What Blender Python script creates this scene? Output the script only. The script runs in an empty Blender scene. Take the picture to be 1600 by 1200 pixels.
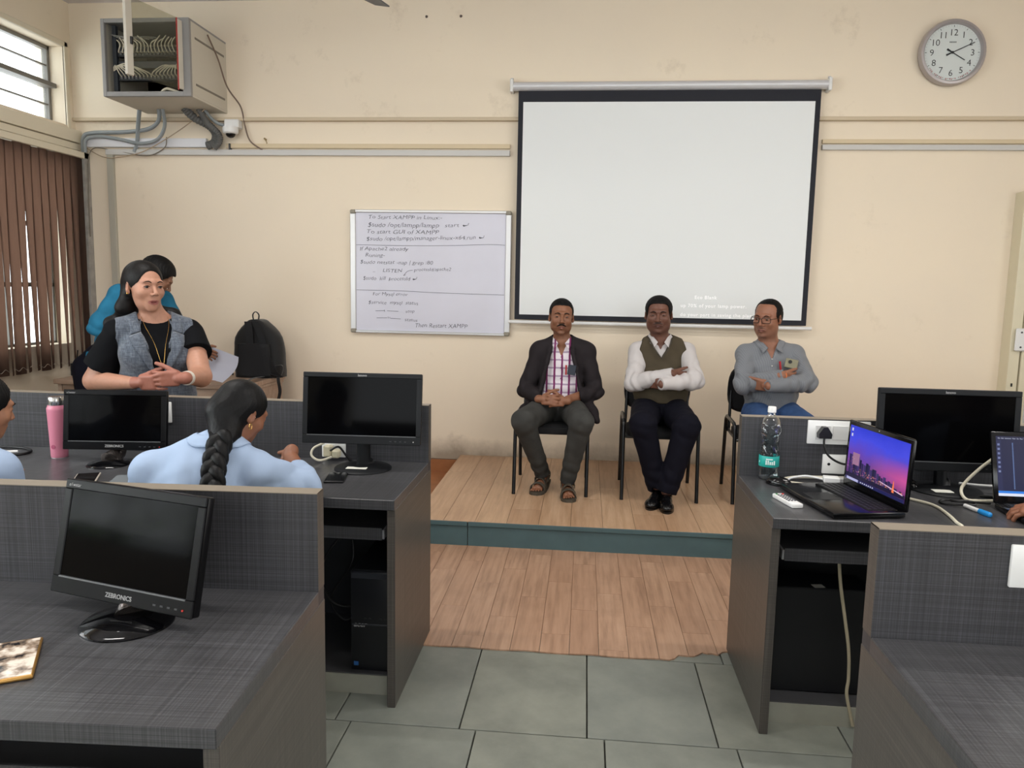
import bpy, bmesh, math, random
import numpy as np
from mathutils import Vector, Matrix, Euler, noise
PI = math.pi
random.seed(7)
SC = bpy.context.scene
COL = SC.collection

# ------------------------------------------------------------------ camera
def _camera():
    psi, th, rho = math.radians(5.35), math.radians(7.2), math.radians(1.1)
    fw = Vector((-math.sin(psi) * math.cos(th), math.cos(psi) * math.cos(th), -math.sin(th)))
    r0 = Vector((math.cos(psi), math.sin(psi), 0)); u0 = r0.cross(fw)
    R = r0 * math.cos(rho) + u0 * math.sin(rho); U = u0 * math.cos(rho) - r0 * math.sin(rho)
    cd = bpy.data.cameras.new('camera'); co = bpy.data.objects.new('camera', cd); COL.objects.link(co)
    cd.sensor_width = 36; cd.lens = 36 * 1200 / 1600; cd.clip_start = .05
    m = Matrix((R, U, -fw)).transposed().to_4x4(); m.translation = (0, 0, 1.55)
    co.matrix_world = m; SC.camera = co
_camera()

# ------------------------------------------------------------------ exposure, world, big lights
SC.view_settings.view_transform = 'Standard'; SC.view_settings.look = 'None'
SC.view_settings.gamma = 1; SC.view_settings.use_curve_mapping = False
SC.view_settings.exposure = 0.12
W = bpy.data.worlds.new('sky'); SC.world = W; W.use_nodes = True
_bg = W.node_tree.nodes['Background']; _bg.inputs[0].default_value = (0.93, 0.97, 1.0, 1); _bg.inputs[1].default_value = 4.5
def area(name, loc, rot, sx, sy, power, color):
    d = bpy.data.lights.new(name, 'AREA'); d.shape = 'RECTANGLE'; d.size = sx; d.size_y = sy
    d.energy = power; d.color = color
    o = bpy.data.objects.new(name, d); COL.objects.link(o); o.location = loc; o.rotation_euler = rot; o['kind'] = 'helper'
    return o
# daylight entering through the left windows; right lamp is added fill, no window there
area('daylight_left', (-4.05, 1.2, 1.9), (0, -PI / 2, 0), 1.6, 3.6, 75, (.93, .97, 1))
area('daylight_left_rear', (-4.05, -2.4, 1.9), (0, -PI / 2, 0), 1.6, 2.4, 22, (.93, .97, 1))
area('fill_right', (4.45, 1.4, 2.0), (0, PI / 2, 0), 1.6, 4.0, 80, (.96, .98, 1))
LAMP_W = 29

# ------------------------------------------------------------------ helpers
def lin(c):
    return tuple((x / 255 / 12.92 if x / 255 <= .04045 else ((x / 255 + .055) / 1.055) ** 2.4) for x in c)
_M = {}
def mat(name, rgb=(128, 128, 128), rough=.5, metal=0, emit=None, es=1, spec=.5, coat=0, trans=0, alpha=1, sheen=0, noise_amt=0, noise_scale=8, bump=0, bump_scale=200, ior=1.45, sss=0):
    if name in _M: return _M[name]
    m = bpy.data.materials.new(name); m.use_nodes = True; nt = m.node_tree; b = nt.nodes['Principled BSDF']
    b.inputs['Base Color'].default_value = (*lin(rgb), 1); b.inputs['Roughness'].default_value = rough
    b.inputs['Metallic'].default_value = metal; b.inputs['Specular IOR Level'].default_value = spec
    b.inputs['Coat Weight'].default_value = coat; b.inputs['Transmission Weight'].default_value = trans
    b.inputs['Alpha'].default_value = alpha; b.inputs['Sheen Weight'].default_value = sheen; b.inputs['IOR'].default_value = ior
    if sss: b.inputs['Subsurface Weight'].default_value = sss; b.inputs['Subsurface Radius'].default_value = (.01, .004, .002)
    if emit: b.inputs['Emission Color'].default_value = (*lin(emit), 1); b.inputs['Emission Strength'].default_value = es
    if noise_amt or bump:
        tc = nt.nodes.new('ShaderNodeTexCoord')
    if noise_amt:
        n = nt.nodes.new('ShaderNodeTexNoise'); n.inputs['Scale'].default_value = noise_scale; n.inputs['Detail'].default_value = 5
        nt.links.new(tc.outputs['Object'], n.inputs['Vector'])
        mr = nt.nodes.new('ShaderNodeMapRange'); mr.inputs[1].default_value = .3; mr.inputs[2].default_value = .7
        mr.inputs[3].default_value = 1 - noise_amt; mr.inputs[4].default_value = 1 + noise_amt
        nt.links.new(n.outputs['Fac'], mr.inputs[0])
        mx = nt.nodes.new('ShaderNodeVectorMath'); mx.operation = 'SCALE'; mx.inputs[0].default_value = lin(rgb)
        nt.links.new(mr.outputs[0], mx.inputs['Scale']); nt.links.new(mx.outputs[0], b.inputs['Base Color'])
    if bump:
        n = nt.nodes.new('ShaderNodeTexNoise'); n.inputs['Scale'].default_value = bump_scale; n.inputs['Detail'].default_value = 3
        nt.links.new(tc.outputs['Object'], n.inputs['Vector'])
        bp = nt.nodes.new('ShaderNodeBump'); bp.inputs['Strength'].default_value = bump; bp.inputs['Distance'].default_value = .002
        nt.links.new(n.outputs['Fac'], bp.inputs['Height']); nt.links.new(bp.outputs[0], b.inputs['Normal'])
    _M[name] = m
    return m

class NT:
    """small node builder on a principled material"""
    def __init__(s, name, rgb=(128, 128, 128), rough=.5, **k):
        s.m = mat(name, rgb, rough, **k); s.t = s.m.node_tree; s.b = s.t.nodes['Principled BSDF']
        s.tc = s.t.nodes.new('ShaderNodeTexCoord')
    def n(s, kind, **k):
        x = s.t.nodes.new('ShaderNode' + kind)
        for a, v in k.items(): setattr(x, a, v)
        return x
    def l(s, a, b): s.t.links.new(a, b)
    def mapping(s, scale=(1, 1, 1), loc=(0, 0, 0), rot=(0, 0, 0), src='Object'):
        mp = s.n('Mapping'); mp.inputs['Scale'].default_value = scale; mp.inputs['Location'].default_value = loc; mp.inputs['Rotation'].default_value = rot
        s.l(s.tc.outputs[src], mp.inputs['Vector']); return mp.outputs[0]
    def noise(s, vec, scale=1, detail=3, rough=.5):
        x = s.n('TexNoise'); x.inputs['Scale'].default_value = scale; x.inputs['Detail'].default_value = detail; x.inputs['Roughness'].default_value = rough
        s.l(vec, x.inputs['Vector']); return x.outputs['Fac']
    def ramp(s, fac, stops, interp='LINEAR'):
        r = s.n('ValToRGB'); r.color_ramp.interpolation = interp; el = r.color_ramp.elements
        while len(el) < len(stops): el.new(.5)
        for e, (p, c) in zip(el, stops): e.position = p; e.color = (*lin(c), 1)
        s.l(fac, r.inputs[0]); return r.outputs[0]
    def math(s, op, a, b=None, c=None):
        x = s.n('Math'); x.operation = op
        for i, v in enumerate((a, b, c)):
            if v is None: continue
            if isinstance(v, (int, float)): x.inputs[i].default_value = v
            else: s.l(v, x.inputs[i])
        return x.outputs[0]
    def mix(s, fac, a, b, mode='MIX'):
        x = s.n('Mix'); x.data_type = 'RGBA'; x.blend_type = mode
        for sock, v in ((x.inputs[0], fac), (x.inputs[6], a), (x.inputs[7], b)):
            if isinstance(v, (int, float)): sock.default_value = v
            elif isinstance(v, tuple): sock.default_value = (*lin(v), 1)
            else: s.l(v, sock)
        return x.outputs[2]
    def bump(s, h, strength=.3, dist=.002):
        x = s.n('Bump'); x.inputs['Strength'].default_value = strength; x.inputs['Distance'].default_value = dist
        s.l(h, x.inputs['Height']); s.l(x.outputs[0], s.b.inputs['Normal'])
    def color(s, c): s.l(c, s.b.inputs['Base Color'])
    def sep(s, vec):
        x = s.n('SeparateXYZ'); s.l(vec, x.inputs[0]); return x.outputs

def link(name, me, m=None, parent=None, loc=(0, 0, 0), rot=(0, 0, 0)):
    o = bpy.data.objects.new(name, me); COL.objects.link(o)
    if parent is not None: o.parent = parent
    o.location = loc; o.rotation_euler = rot
    if m is not None:
        for x in (m if isinstance(m, (list, tuple)) else [m]): me.materials.append(x)
    return o
class MB:
    def __init__(s): s.bm = bmesh.new(); s.mi = 0
    def _fin(s, vs, M=None):
        if M is not None: bmesh.ops.transform(s.bm, matrix=M, verts=vs)
        if s.mi:
            for f in {f for v in vs for f in v.link_faces}: f.material_index = s.mi
        return vs
    def box(s, a, b, bev=0, M=None, seg=1):
        r = bmesh.ops.create_cube(s.bm, size=1)['verts']
        c = [(a[i] + b[i]) / 2 for i in range(3)]; d = [abs(b[i] - a[i]) for i in range(3)]
        for v in r: v.co = Vector((c[i] + v.co[i] * d[i] for i in range(3)))
        if bev:
            es = list({e for v in r for e in v.link_edges})
            q = bmesh.ops.bevel(s.bm, geom=es, offset=bev, segments=seg, affect='EDGES', profile=.5)
            r = list({v for f in q['faces'] for v in f.verts} | {v for v in r if v.is_valid})
            r = [v for v in r if v.is_valid]
        return s._fin(r, M)
    def cyl(s, p, q, r1, r2=None, n=16, caps=True, M=None):
        p, q = Vector(p), Vector(q); d = q - p; r2 = r1 if r2 is None else r2
        v = bmesh.ops.create_cone(s.bm, cap_ends=caps, segments=n, radius1=r1, radius2=r2, depth=d.length)['verts']
        T = Matrix.Translation((p + q) / 2) @ d.to_track_quat('Z', 'Y').to_matrix().to_4x4()
        bmesh.ops.transform(s.bm, matrix=T, verts=v); return s._fin(v, M)
    def ball(s, c, r, u=16, v=10, M=None):
        vs = bmesh.ops.create_uvsphere(s.bm, u_segments=u, v_segments=v, radius=1)['verts']
        r = (r, r, r) if isinstance(r, (int, float)) else r
        for x in vs: x.co = Vector((c[i] + x.co[i] * r[i] for i in range(3)))
        return s._fin(vs, M)
    def lathe(s, prof, n=32, c=(0, 0, 0), M=None):
        rings = []; allv = []
        for r, z in prof:
            if r <= 1e-6: ring = [s.bm.verts.new((c[0], c[1], c[2] + z))]
            else: ring = [s.bm.verts.new((c[0] + r * math.cos(2 * PI * k / n), c[1] + r * math.sin(2 * PI * k / n), c[2] + z)) for k in range(n)]
            rings.append(ring); allv += ring
        for A, B in zip(rings, rings[1:]):
            for k in range(n):
                k2 = (k + 1) % n
                if len(A) == 1 and len(B) > 1: s.bm.faces.new((A[0], B[k2], B[k]))
                elif len(B) == 1 and len(A) > 1: s.bm.faces.new((A[k], A[k2], B[0]))
                elif len(A) > 1: s.bm.faces.new((A[k], A[k2], B[k2], B[k]))
        return s._fin(allv, M)
    def prism(s, pts, z0, z1, M=None):
        """polygon pts (x, y) pulled from z0 to z1"""
        A = [s.bm.verts.new((x, y, z0)) for x, y in pts]; B = [s.bm.verts.new((x, y, z1)) for x, y in pts]
        n = len(pts); s.bm.faces.new(A[::-1]); s.bm.faces.new(B)
        for k in range(n): s.bm.faces.new((A[k], A[(k + 1) % n], B[(k + 1) % n], B[k]))
        return s._fin(A + B, M)
    def tube(s, pts, r, n=8, sm=6, closed=False, flat=1.0, M=None):
        """smooth tube along pts; r number or list"""
        P = [Vector(p) for p in pts]; rr = r if isinstance(r, (list, tuple)) else [r] * len(P)
        Q, RR = [], []
        if sm > 1 and len(P) > 2:
            for i in range(len(P) - 1):
                a, b, c, d = P[max(i - 1, 0)], P[i], P[i + 1], P[min(i + 2, len(P) - 1)]
                for k in range(sm):
                    t = k / sm
                    Q.append(.5 * ((2 * b) + (c - a) * t + (2 * a - 5 * b + 4 * c - d) * t * t + (3 * b - a - 3 * c + d) * t ** 3))
                    RR.append(rr[i] * (1 - t) + rr[i + 1] * t)
            Q.append(P[-1]); RR.append(rr[-1])
        else: Q, RR = P, rr
        rings = []; up = None; allv = []
        for i, p in enumerate(Q):
            t = (Q[min(i + 1, len(Q) - 1)] - Q[max(i - 1, 0)])
            if t.length < 1e-9: t = Vector((0, 0, 1))
            t.normalize()
            if up is None: up = t.orthogonal().normalized() if abs(t.z) > .9 else Vector((0, 0, 1))
            u = (up - t * up.dot(t)).normalized(); v = t.cross(u); up = u
            rings.append([s.bm.verts.new(p + (u * math.cos(2 * PI * k / n) * flat + v * math.sin(2 * PI * k / n)) * RR[i]) for k in range(n)])
            allv += rings[-1]
        for A, B in zip(rings, rings[1:]):
            for k in range(n): s.bm.faces.new((A[k], A[(k + 1) % n], B[(k + 1) % n], B[k]))
        s.bm.faces.new(rings[0][::-1]); s.bm.faces.new(rings[-1])
        return s._fin(allv, M)
    def ribbon(s, pts, w, th=.003, side=(1, 0, 0), sm=6):
        """flat strap along pts, width along side"""
        P = [Vector(p) for p in pts]; Q = []
        for i in range(len(P) - 1):
            a, b, c, d = P[max(i - 1, 0)], P[i], P[i + 1], P[min(i + 2, len(P) - 1)]
            for k in range(sm):
                t = k / sm; Q.append(.5 * ((2 * b) + (c - a) * t + (2 * a - 5 * b + 4 * c - d) * t * t + (3 * b - a - 3 * c + d) * t ** 3))
        Q.append(P[-1]); S = Vector(side).normalized(); rings = []
        for i, p in enumerate(Q):
            t = (Q[min(i + 1, len(Q) - 1)] - Q[max(i - 1, 0)]).normalized(); nn = t.cross(S).normalized()
            rings.append([s.bm.verts.new(p + S * (a * w / 2) + nn * (b * th / 2)) for a, b in ((-1, -1), (1, -1), (1, 1), (-1, 1))])
        for A, B in zip(rings, rings[1:]):
            for k in range(4): s.bm.faces.new((A[k], A[(k + 1) % 4], B[(k + 1) % 4], B[k]))
        s.bm.faces.new(rings[0][::-1]); s.bm.faces.new(rings[-1])
    def quad(s, pts): return s.bm.faces.new([s.bm.verts.new(p) for p in pts])
    def build(s, name, m=None, parent=None, loc=(0, 0, 0), rot=(0, 0, 0), smooth=True, angle=35, origin=None):
        if origin is not None: bmesh.ops.translate(s.bm, vec=-Vector(origin), verts=s.bm.verts); loc = origin
        bmesh.ops.recalc_face_normals(s.bm, faces=s.bm.faces)
        me = bpy.data.meshes.new(name)
        if smooth:
            for f in s.bm.faces: f.smooth = True
            ca = math.radians(angle)
            for e in s.bm.edges:
                if len(e.link_faces) == 2 and e.calc_face_angle(0) > ca: e.smooth = False
        s.bm.to_mesh(me); s.bm.free()
        return link(name, me, m, parent, loc, rot)
def thing(name, label, cat, loc=(0, 0, 0), rot=0, group=None):
    o = bpy.data.objects.new(name, None); COL.objects.link(o); o.empty_display_size = .05
    o.location = loc; o.rotation_euler = (0, 0, rot) if isinstance(rot, (int, float)) else rot
    return tag(o, label, cat, group)
def tag(o, label=None, cat=None, group=None, kind=None):
    if label: o['label'] = label
    if cat: o['category'] = cat
    if group: o['group'] = group
    if kind: o['kind'] = kind
    return o
def struct(o, label=None, cat=None):
    o['kind'] = 'structure'
    if label: o['label'] = label; o['category'] = cat or 'structure'
    return o
def copy_tree(o, parent=None, loc=None, rot=None, label=None):
    c = o.copy(); COL.objects.link(c); c.parent = parent
    if loc is not None: c.location = loc
    if rot is not None: c.rotation_euler = (0, 0, rot)
    if label: c['label'] = label
    for ch in list(o.children): copy_tree(ch, c)
    return c
def text(s, size, M, m, name, parent=None, ext=.0006, shear=0, bold=0, align='LEFT', sx=1, space=1.0):
    """lettering as a mesh; M places the text's own XY plane"""
    cu = bpy.data.curves.new('t', 'FONT'); cu.body = s; cu.size = size; cu.extrude = ext; cu.shear = shear; cu.offset = bold
    cu.align_x = align; cu.resolution_u = 3; cu.space_character = space
    to = bpy.data.objects.new('t', cu); COL.objects.link(to)
    dg = bpy.context.evaluated_depsgraph_get(); dg.update()
    me = bpy.data.meshes.new_from_object(to.evaluated_get(dg))
    bpy.data.objects.remove(to); bpy.data.curves.remove(cu)
    me.materials.clear()
    me.transform(M @ Matrix.Diagonal((sx, 1, 1, 1)))
    o = link(name, me, m, parent)
    if len(s.replace(' ', '')) > 1: o['kind'] = 'stuff'
    return o
def TR(loc, rx=0, ry=0, rz=0):
    return Matrix.Translation(loc) @ Euler((rx, ry, rz)).to_matrix().to_4x4()
WALLROT = PI / 2   # text standing on a wall that faces the camera (normal -y)
# ------------------------------------------------------------------ materials of the room
def plaster(name, rgb, stain=(150, 132, 105)):
    s = NT(name, rgb, .75)
    n1 = s.noise(s.mapping((.8, .8, .8)), 1.3, 5, .6); n2 = s.noise(s.mapping(), 9, 6, .65); n3 = s.noise(s.mapping(loc=(3, 5, 1)), 2.4, 8, .7)
    c = s.mix(s.math('MULTIPLY', s.ramp_fac(n1, .45, .75), .22), rgb, (214, 204, 190))
    c = s.mix(s.math('MULTIPLY', s.ramp_fac(n3, .60, .78), .35), c, stain)
    c = s.mix(s.math('MULTIPLY', s.ramp_fac(n2, .72, .80), .18), c, (150, 145, 140))
    s.color(c); s.bump(n2, .25, .004); return s.m
def _rf(s, fac, a, b):
    x = s.n('MapRange'); x.inputs[1].default_value = a; x.inputs[2].default_value = b; s.l(fac, x.inputs[0]); return x.outputs[0]
NT.ramp_fac = _rf
M_WALL = plaster('cream_wall_plaster', (232, 218, 196))
# front wall plaster with uneven brown darkening towards its foot
_s = NT('cream_wall_plaster_front', (232, 218, 196), .75)
_v = _s.mapping(); _z = _s.sep(_v)[2]
_a = _s.noise(_v, 1.2, 5, .6); _b = _s.noise(_v, 9, 6, .65); _c = _s.noise(_v, 2.6, 8, .7)
_col = _s.mix(_s.math('MULTIPLY', _s.ramp_fac(_a, .45, .75), .22), (232, 218, 196), (214, 204, 190))
_col = _s.mix(_s.math('MULTIPLY', _s.ramp_fac(_c, .60, .78), .3), _col, (165, 148, 120))
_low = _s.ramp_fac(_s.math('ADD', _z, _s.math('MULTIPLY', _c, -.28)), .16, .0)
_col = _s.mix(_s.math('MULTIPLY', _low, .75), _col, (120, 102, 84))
_s.color(_col); _s.bump(_b, .25, .004); M_WALLF = _s.m
M_CEIL = mat('white_ceiling_paint', (206, 200, 200), .8, noise_amt=.04, noise_scale=3)
M_TRIMW = mat('white_painted_trim', (222, 212, 190), .5)

YW = 6.2; XL = -4.25; XR = 4.6; YB = -4.0; ZC = 3.76
# floor base and slabs
m = MB(); m.box((XL - .2, YB, -.12), (XR + .2, YW, -.012)); struct(m.build('floor', mat('floor_joint_grout', (66, 66, 60), .9)))
FLOOR = bpy.data.objects['floor']
_s = NT('grey_green_stone', (128, 132, 122), .42)
_n = _s.noise(_s.mapping(), 3.2, 6, .62); _n2 = _s.noise(_s.mapping(loc=(4, 2, 0)), 24, 5, .7); _n3 = _s.noise(_s.mapping(loc=(1, 7, 0)), 1.1, 4, .6)
_oi = _s.n('ObjectInfo')
_c = _s.ramp(_n, [(.28, (106, 108, 100)), (.5, (126, 129, 119)), (.75, (144, 146, 134))])
_c = _s.mix(_s.math('MULTIPLY', _s.ramp_fac(_n2, .62, .75), .25), _c, (160, 158, 146))
_c = _s.mix(_s.math('MULTIPLY', _oi.outputs['Random'], .28), _c, (112, 120, 120))
_s.color(_c); _s.bump(_n2, .2, .002); M_SLAB = _s.m
def floor_slab(x0, x1, y0, y1, name='floor_slab'):
    g = .0025; b = MB(); b.box((x0 + g, y0 + g, -.02), (x1 - g, y1 - g, 0), .0015)
    return b.build(name, M_SLAB, FLOOR, origin=((x0 + x1) / 2, (y0 + y1) / 2, 0), smooth=False)
xs = [-.40 + .45 * k for k in range(-9, 12)]
ys = [2.50, 3.10, 1.90, 1.30, .70]
for j, (y0, y1) in enumerate([(2.51, 3.115), (1.91, 2.51), (1.31, 1.91), (.71, 1.31), (-.5, .71), (3.115, 4.7), (4.7, 6.2)]):
    for k in range(len(xs) - 1):
        o = (.06 if j == 1 else 0)
        if y0 > 3 and xs[k] > 0: continue
        x0, x1 = max(xs[k] + o, XL), min(xs[k + 1] + o, XR)
        if x1 - x0 > .05: floor_slab(x0, x1, y0, y1)
# rear part of the floor (behind the camera) as large slabs
for k in range(8): floor_slab(XL + k * 1.1, min(XL + (k + 1) * 1.1, XR), YB, -.5)
for (y0, y1) in ((3.115, 4.43),):
    for k in range(8): floor_slab(.05 + k * .57, min(.05 + (k + 1) * .57, XR), y0, y1)

# brown skirting tiles along the left of the front wall
m = MB(); m.box((XL, YW - .012, 0), (-1.0, YW, .118)); sk = struct(m.build('baseboard_front', mat('skirting_grout', (90, 62, 44), .8)))
M_SKT = mat('brown_skirting_tile', (150, 98, 62), .35, noise_amt=.12, noise_scale=14)
for k in range(11):
    b = MB(); x0 = -1.0 - (k + 1) * .295; b.box((max(x0, XL) + .002, YW - .02, .002), (x0 + .293, YW - .012, .116), .002); b.build('tile', M_SKT, sk, smooth=False)
m = MB(); m.box((-2.6, 4.45, .0), (-1.02, YW - .02, .004)); o = m.build('floor_mat', mat('brown_vinyl_sheet', (158, 104, 68), .4, noise_amt=.15, noise_scale=6))
tag(o, 'brown vinyl floor sheet beside the left end of the stage', 'floor mat')

# wood-look planks ---------------------------------------------------------
def wood(name, a, b, c, rough=.36, along='y'):
    s = NT(name, b, rough); oi = s.n('ObjectInfo')
    sc = (26, 1.6, 8) if along == 'y' else (1.6, 26, 8)
    cmb = s.n('CombineXYZ'); r10 = s.math('MULTIPLY', oi.outputs['Random'], 37.0)
    for i in range(3): s.l(r10, cmb.inputs[i])
    va = s.n('VectorMath'); va.operation = 'ADD'; s.l(s.mapping(sc), va.inputs[0]); s.l(cmb.outputs[0], va.inputs[1])
    n = s.noise(va.outputs[0], 1.6, 7, .62)
    va2 = s.n('VectorMath'); va2.operation = 'ADD'; s.l(s.mapping((3, 3, 3)), va2.inputs[0]); s.l(cmb.outputs[0], va2.inputs[1])
    n2 = s.noise(va2.outputs[0], 1.3, 5, .6)
    c1 = s.ramp(n, [(.28, a), (.5, b), (.72, c)])
    c1 = s.mix(s.math('MULTIPLY', s.ramp_fac(n2, .52, .72), .4), c1, a)
    c1 = s.mix(s.math('MULTIPLY', oi.outputs['Random'], .3), c1, (146, 106, 80))
    s.color(c1); s.bump(n, .12, .001); return s.m
M_PLANK = wood('wood_look_plank', (146, 114, 92), (176, 141, 115), (190, 155, 129))
M_PLANK2 = wood('stage_wood_plank', (164, 132, 102), (188, 154, 122), (202, 170, 140), .3)
def planks(parent, x0, x1, y0, y1, z, w, L, m, phase, th=.003, cut=None):
    k = 0; x = x0
    while x < x1 - .01:
        xe = min(x + w, x1); y = y0 - ((phase[k % len(phase)]) % 1) * L
        while y < y1 - .01:
            a, b2 = max(y, y0), min(y + L, y1)
            if b2 - a > .03:
                q = MB(); g = .0011
                ptsx = (x + g, xe - g); aa = a
                pts = [(ptsx[0], a), (ptsx[1], a), (ptsx[1], b2 - g), (ptsx[0], b2 - g)]
                if cut and a == y0:
                    pts = [(ptsx[0], b2 - g)] + [(ptsx[0] + (ptsx[1] - ptsx[0]) * i / 6, max(a, cut(ptsx[0] + (ptsx[1] - ptsx[0]) * i / 6))) for i in range(7)] + [(ptsx[1], b2 - g)]
                cx, cy = (x + xe) / 2, (a + b2) / 2
                q.prism([(px - cx, py - cy) for px, py in pts], -th, 0)
                q.build('plank', m, parent, loc=(cx, cy, z), smooth=False)
            y += L
        x = xe; k += 1
m = MB(); m.box((-.9, 3.33, -.012), (.98, 4.42, .003)); vin = m.build('vinyl_floor', mat('vinyl_underlay', (120, 86, 62), .8))
tag(vin, 'wood-look plank floor covering with a torn front edge, before the stage step', 'floor covering')
def torn(x):
    if x < .40: return 3.115 + .004 * math.sin(x * 23)
    t = (x - .40) / .25
    return 3.115 + .10 * min(1, max(0, t)) ** .6 + .012 * math.sin(x * 60) + .006 * math.sin(x * 131)
planks(vin, -.915, .99, 3.105, 4.42, .006, .127, .62, M_PLANK, [.1, .55, .3, .8, .45, .05, .7, .25, .9, .5], .006, torn)
# stage
ZS = .157
m = MB(); m.box((-1.0, 4.425, 0), (XR, YW, ZS - .006)); stage = m.build('stage_platform', mat('stage_carcass', (96, 84, 70), .7))
struct(stage, 'low platform with plank top and teal painted riser, along the front wall', 'stage')
planks(stage, -1.0, 3.3, 4.40, YW, ZS, .19, 1.22, M_PLANK2, [.0, .5, .25, .75], .006)
M_TEAL = mat('teal_riser_paint', (74, 98, 102), .5, noise_amt=.12, noise_scale=5)
for x0, x1 in ((-1.0, -.665), (-.66, 1.6), (1.605, 4.6)):
    b = MB(); b.box((x0, 4.407, .002), (x1, 4.425, .126), .001); b.box((x0, 4.398, .128), (x1, 4.425, ZS - .001), .002); b.build('riser_board', M_TEAL, stage, smooth=False)

# ------------------------------------------------------------------ walls
m = MB(); m.box((XL - .25, YW, -.1), (XR + .25, YW + .2, ZC + .1)); struct(m.build('wall_front', M_WALLF, origin=(0, YW, 0)))
m = MB(); m.box((XL - .25, YB - .2, -.1), (XR + .25, YB, 1.0)); m.box((XL - .25, YB - .2, 3.0), (XR + .25, YB, ZC + .1))
m.box((XL - .25, YB - .2, 1.0), (-2.4, YB, 3.0)); m.box((3.6, YB - .2, 1.0), (XR + .25, YB, 3.0)); struct(m.build('wall_rear', M_WALL))
m = MB(); m.box((XR, YB, -.1), (XR + .2, YW, ZC + .1)); struct(m.build('wall_right', M_WALL))
m = MB(); m.box((XL - .25, YB - .2, ZC), (XR + .25, YW + .2, ZC + .15)); struct(m.build('ceiling', M_CEIL))
# left wall: openings given as (y0, y1, z0, z1)
OPEN = [(2.75, 6.09, 2.79, 3.40), (2.95, 6.0, 1.02, 2.45), (-.95, 2.3, 2.79, 3.40), (-.95, 2.3, 1.02, 2.45), (-3.7, -1.3, 1.02, 2.45)]
def wall_with_openings(name, m):
    ysort = sorted({YB, YW} | {v for o in OPEN for v in o[:2]}); zsort = sorted({-.1, ZC + .1} | {v for o in OPEN for v in o[2:]})
    b = MB()
    for y0, y1 in zip(ysort, ysort[1:]):
        for z0, z1 in zip(zsort, zsort[1:]):
            cy, cz = (y0 + y1) / 2, (z0 + z1) / 2
            if any(o[0] < cy < o[1] and o[2] < cz < o[3] for o in OPEN): continue
            b.box((XL - .24, y0, z0), (XL, y1, z1))
    bmesh.ops.remove_doubles(b.bm, verts=b.bm.verts, dist=1e-4)
    return b.build(name, m, smooth=False)
struct(wall_with_openings('wall_left', M_WALL))
M_PANE = mat('bright_window_glass', (235, 240, 242), .1)
def _pane():
    nt = M_PANE.node_tree; b = nt.nodes['Principled BSDF']; t = nt.nodes.new('ShaderNodeBsdfTransparent'); mx = nt.nodes.new('ShaderNodeMixShader')
    t.inputs[0].default_value = (.96, .98, .98, 1); mx.inputs[0].default_value = .12
    nt.links.new(t.outputs[0], mx.inputs[1]); nt.links.new(b.outputs[0], mx.inputs[2]); nt.links.new(mx.outputs[0], nt.nodes['Material Output'].inputs[0])
_pane()
M_FR = mat('grey_window_frame', (120, 116, 110), .5); M_FRC = mat('cream_window_frame', (214, 200, 176), .5)
wi = 0
for (y0, y1, z0, z1), lab in zip(OPEN, ('high transom window, blown out bright, in the left wall near the corner', 'window behind the brown vertical blind', None, None, None)):
    wi += 1
    e = bpy.data.objects.new('window_%d' % wi, None); COL.objects.link(e); e.location = (XL, y0, z0); e['kind'] = 'structure'
    def fr(a, b, mm=M_FR, nm='frame'):
        q = MB(); q.box(a, b, .003); q.build(nm, mm, e, smooth=False).location = (-XL, -y0, -z0) and Vector((0, 0, 0)) - Vector((XL, y0, z0))
    X0, X1 = XL - .17, XL - .12
    if wi in (1, 3):
        fr((X0, y0, z0), (X1, y1, z0 + .03)); fr((X0, y0, z1 - .03), (X1, y1, z1)); fr((X0, y1 - .03, z0), (X1, y1, z1)); fr((X0, y0, z0), (X1, y0 + .03, z1))
        fr((X0 - .01, y0, (z0 + z1) / 2 - .02), (X1 + .05, y1, (z0 + z1) / 2 + .015))
        for t in (.25, .75):
            zz = z0 + (z1 - z0) * t; fr((X0 + .01, y0, zz - .006), (X1 - .01, y1, zz + .006), nm='louvre_bar')
        for t0, t1 in ((0, .25), (.25, .5), (.5, .75), (.75, 1)):
            q = MB(); q.box((X0 + .02, y0 + .03, z0 + (z1 - z0) * t0 + .008), (X0 + .025, y1 - .03, z0 + (z1 - z0) * t1 - .008)); o = q.build('pane', M_PANE, e); o.location = -Vector((XL, y0, z0))
    else:
        n = 6 if wi == 2 else 5
        for k in range(n + 1):
            yy = y0 + (y1 - y0) * k / n; fr((X0, max(yy - .02, y0), z0), (X1, min(yy + .02, y1), z1))
        for k in range(4):
            zz = z0 + (z1 - z0) * k / 3; fr((X0, y0, max(zz - .018, z0)), (X1, y1, min(zz + .018, z1)))
        for k in range(n):
            q = MB(); q.box((X0 + .02, y0 + (y1 - y0) * k / n + .02, z0), (X0 + .025, y0 + (y1 - y0) * (k + 1) / n - .02, z1)); o = q.build('pane', M_PANE, e); o.location = -Vector((XL, y0, z0))
# greenery outside the rear left window (it shows only as a reflection)
random.seed(3)
m = MB()
for k in range(900):
    c = Vector((XL - 1.4 - random.random() * .8, -2.2 + random.random() * 4.5, .4 + random.random() * 2.4))
    a = Vector((random.uniform(-1, 1), random.uniform(-1, 1), random.uniform(-.6, .6))).normalized() * random.uniform(.09, .2)
    b = a.cross(Vector((random.uniform(-1, 1), random.uniform(-1, 1), random.uniform(-1, 1)))).normalized() * random.uniform(.03, .06)
    m.quad((c - a, c + b, c + a, c - b))
o = m.build('garden_foliage', mat('green_leaves', (120, 160, 40), .5, noise_amt=.4, noise_scale=9), smooth=False)
tag(o, 'green leafy shrubbery outside the left windows', 'foliage', kind='stuff')

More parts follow.
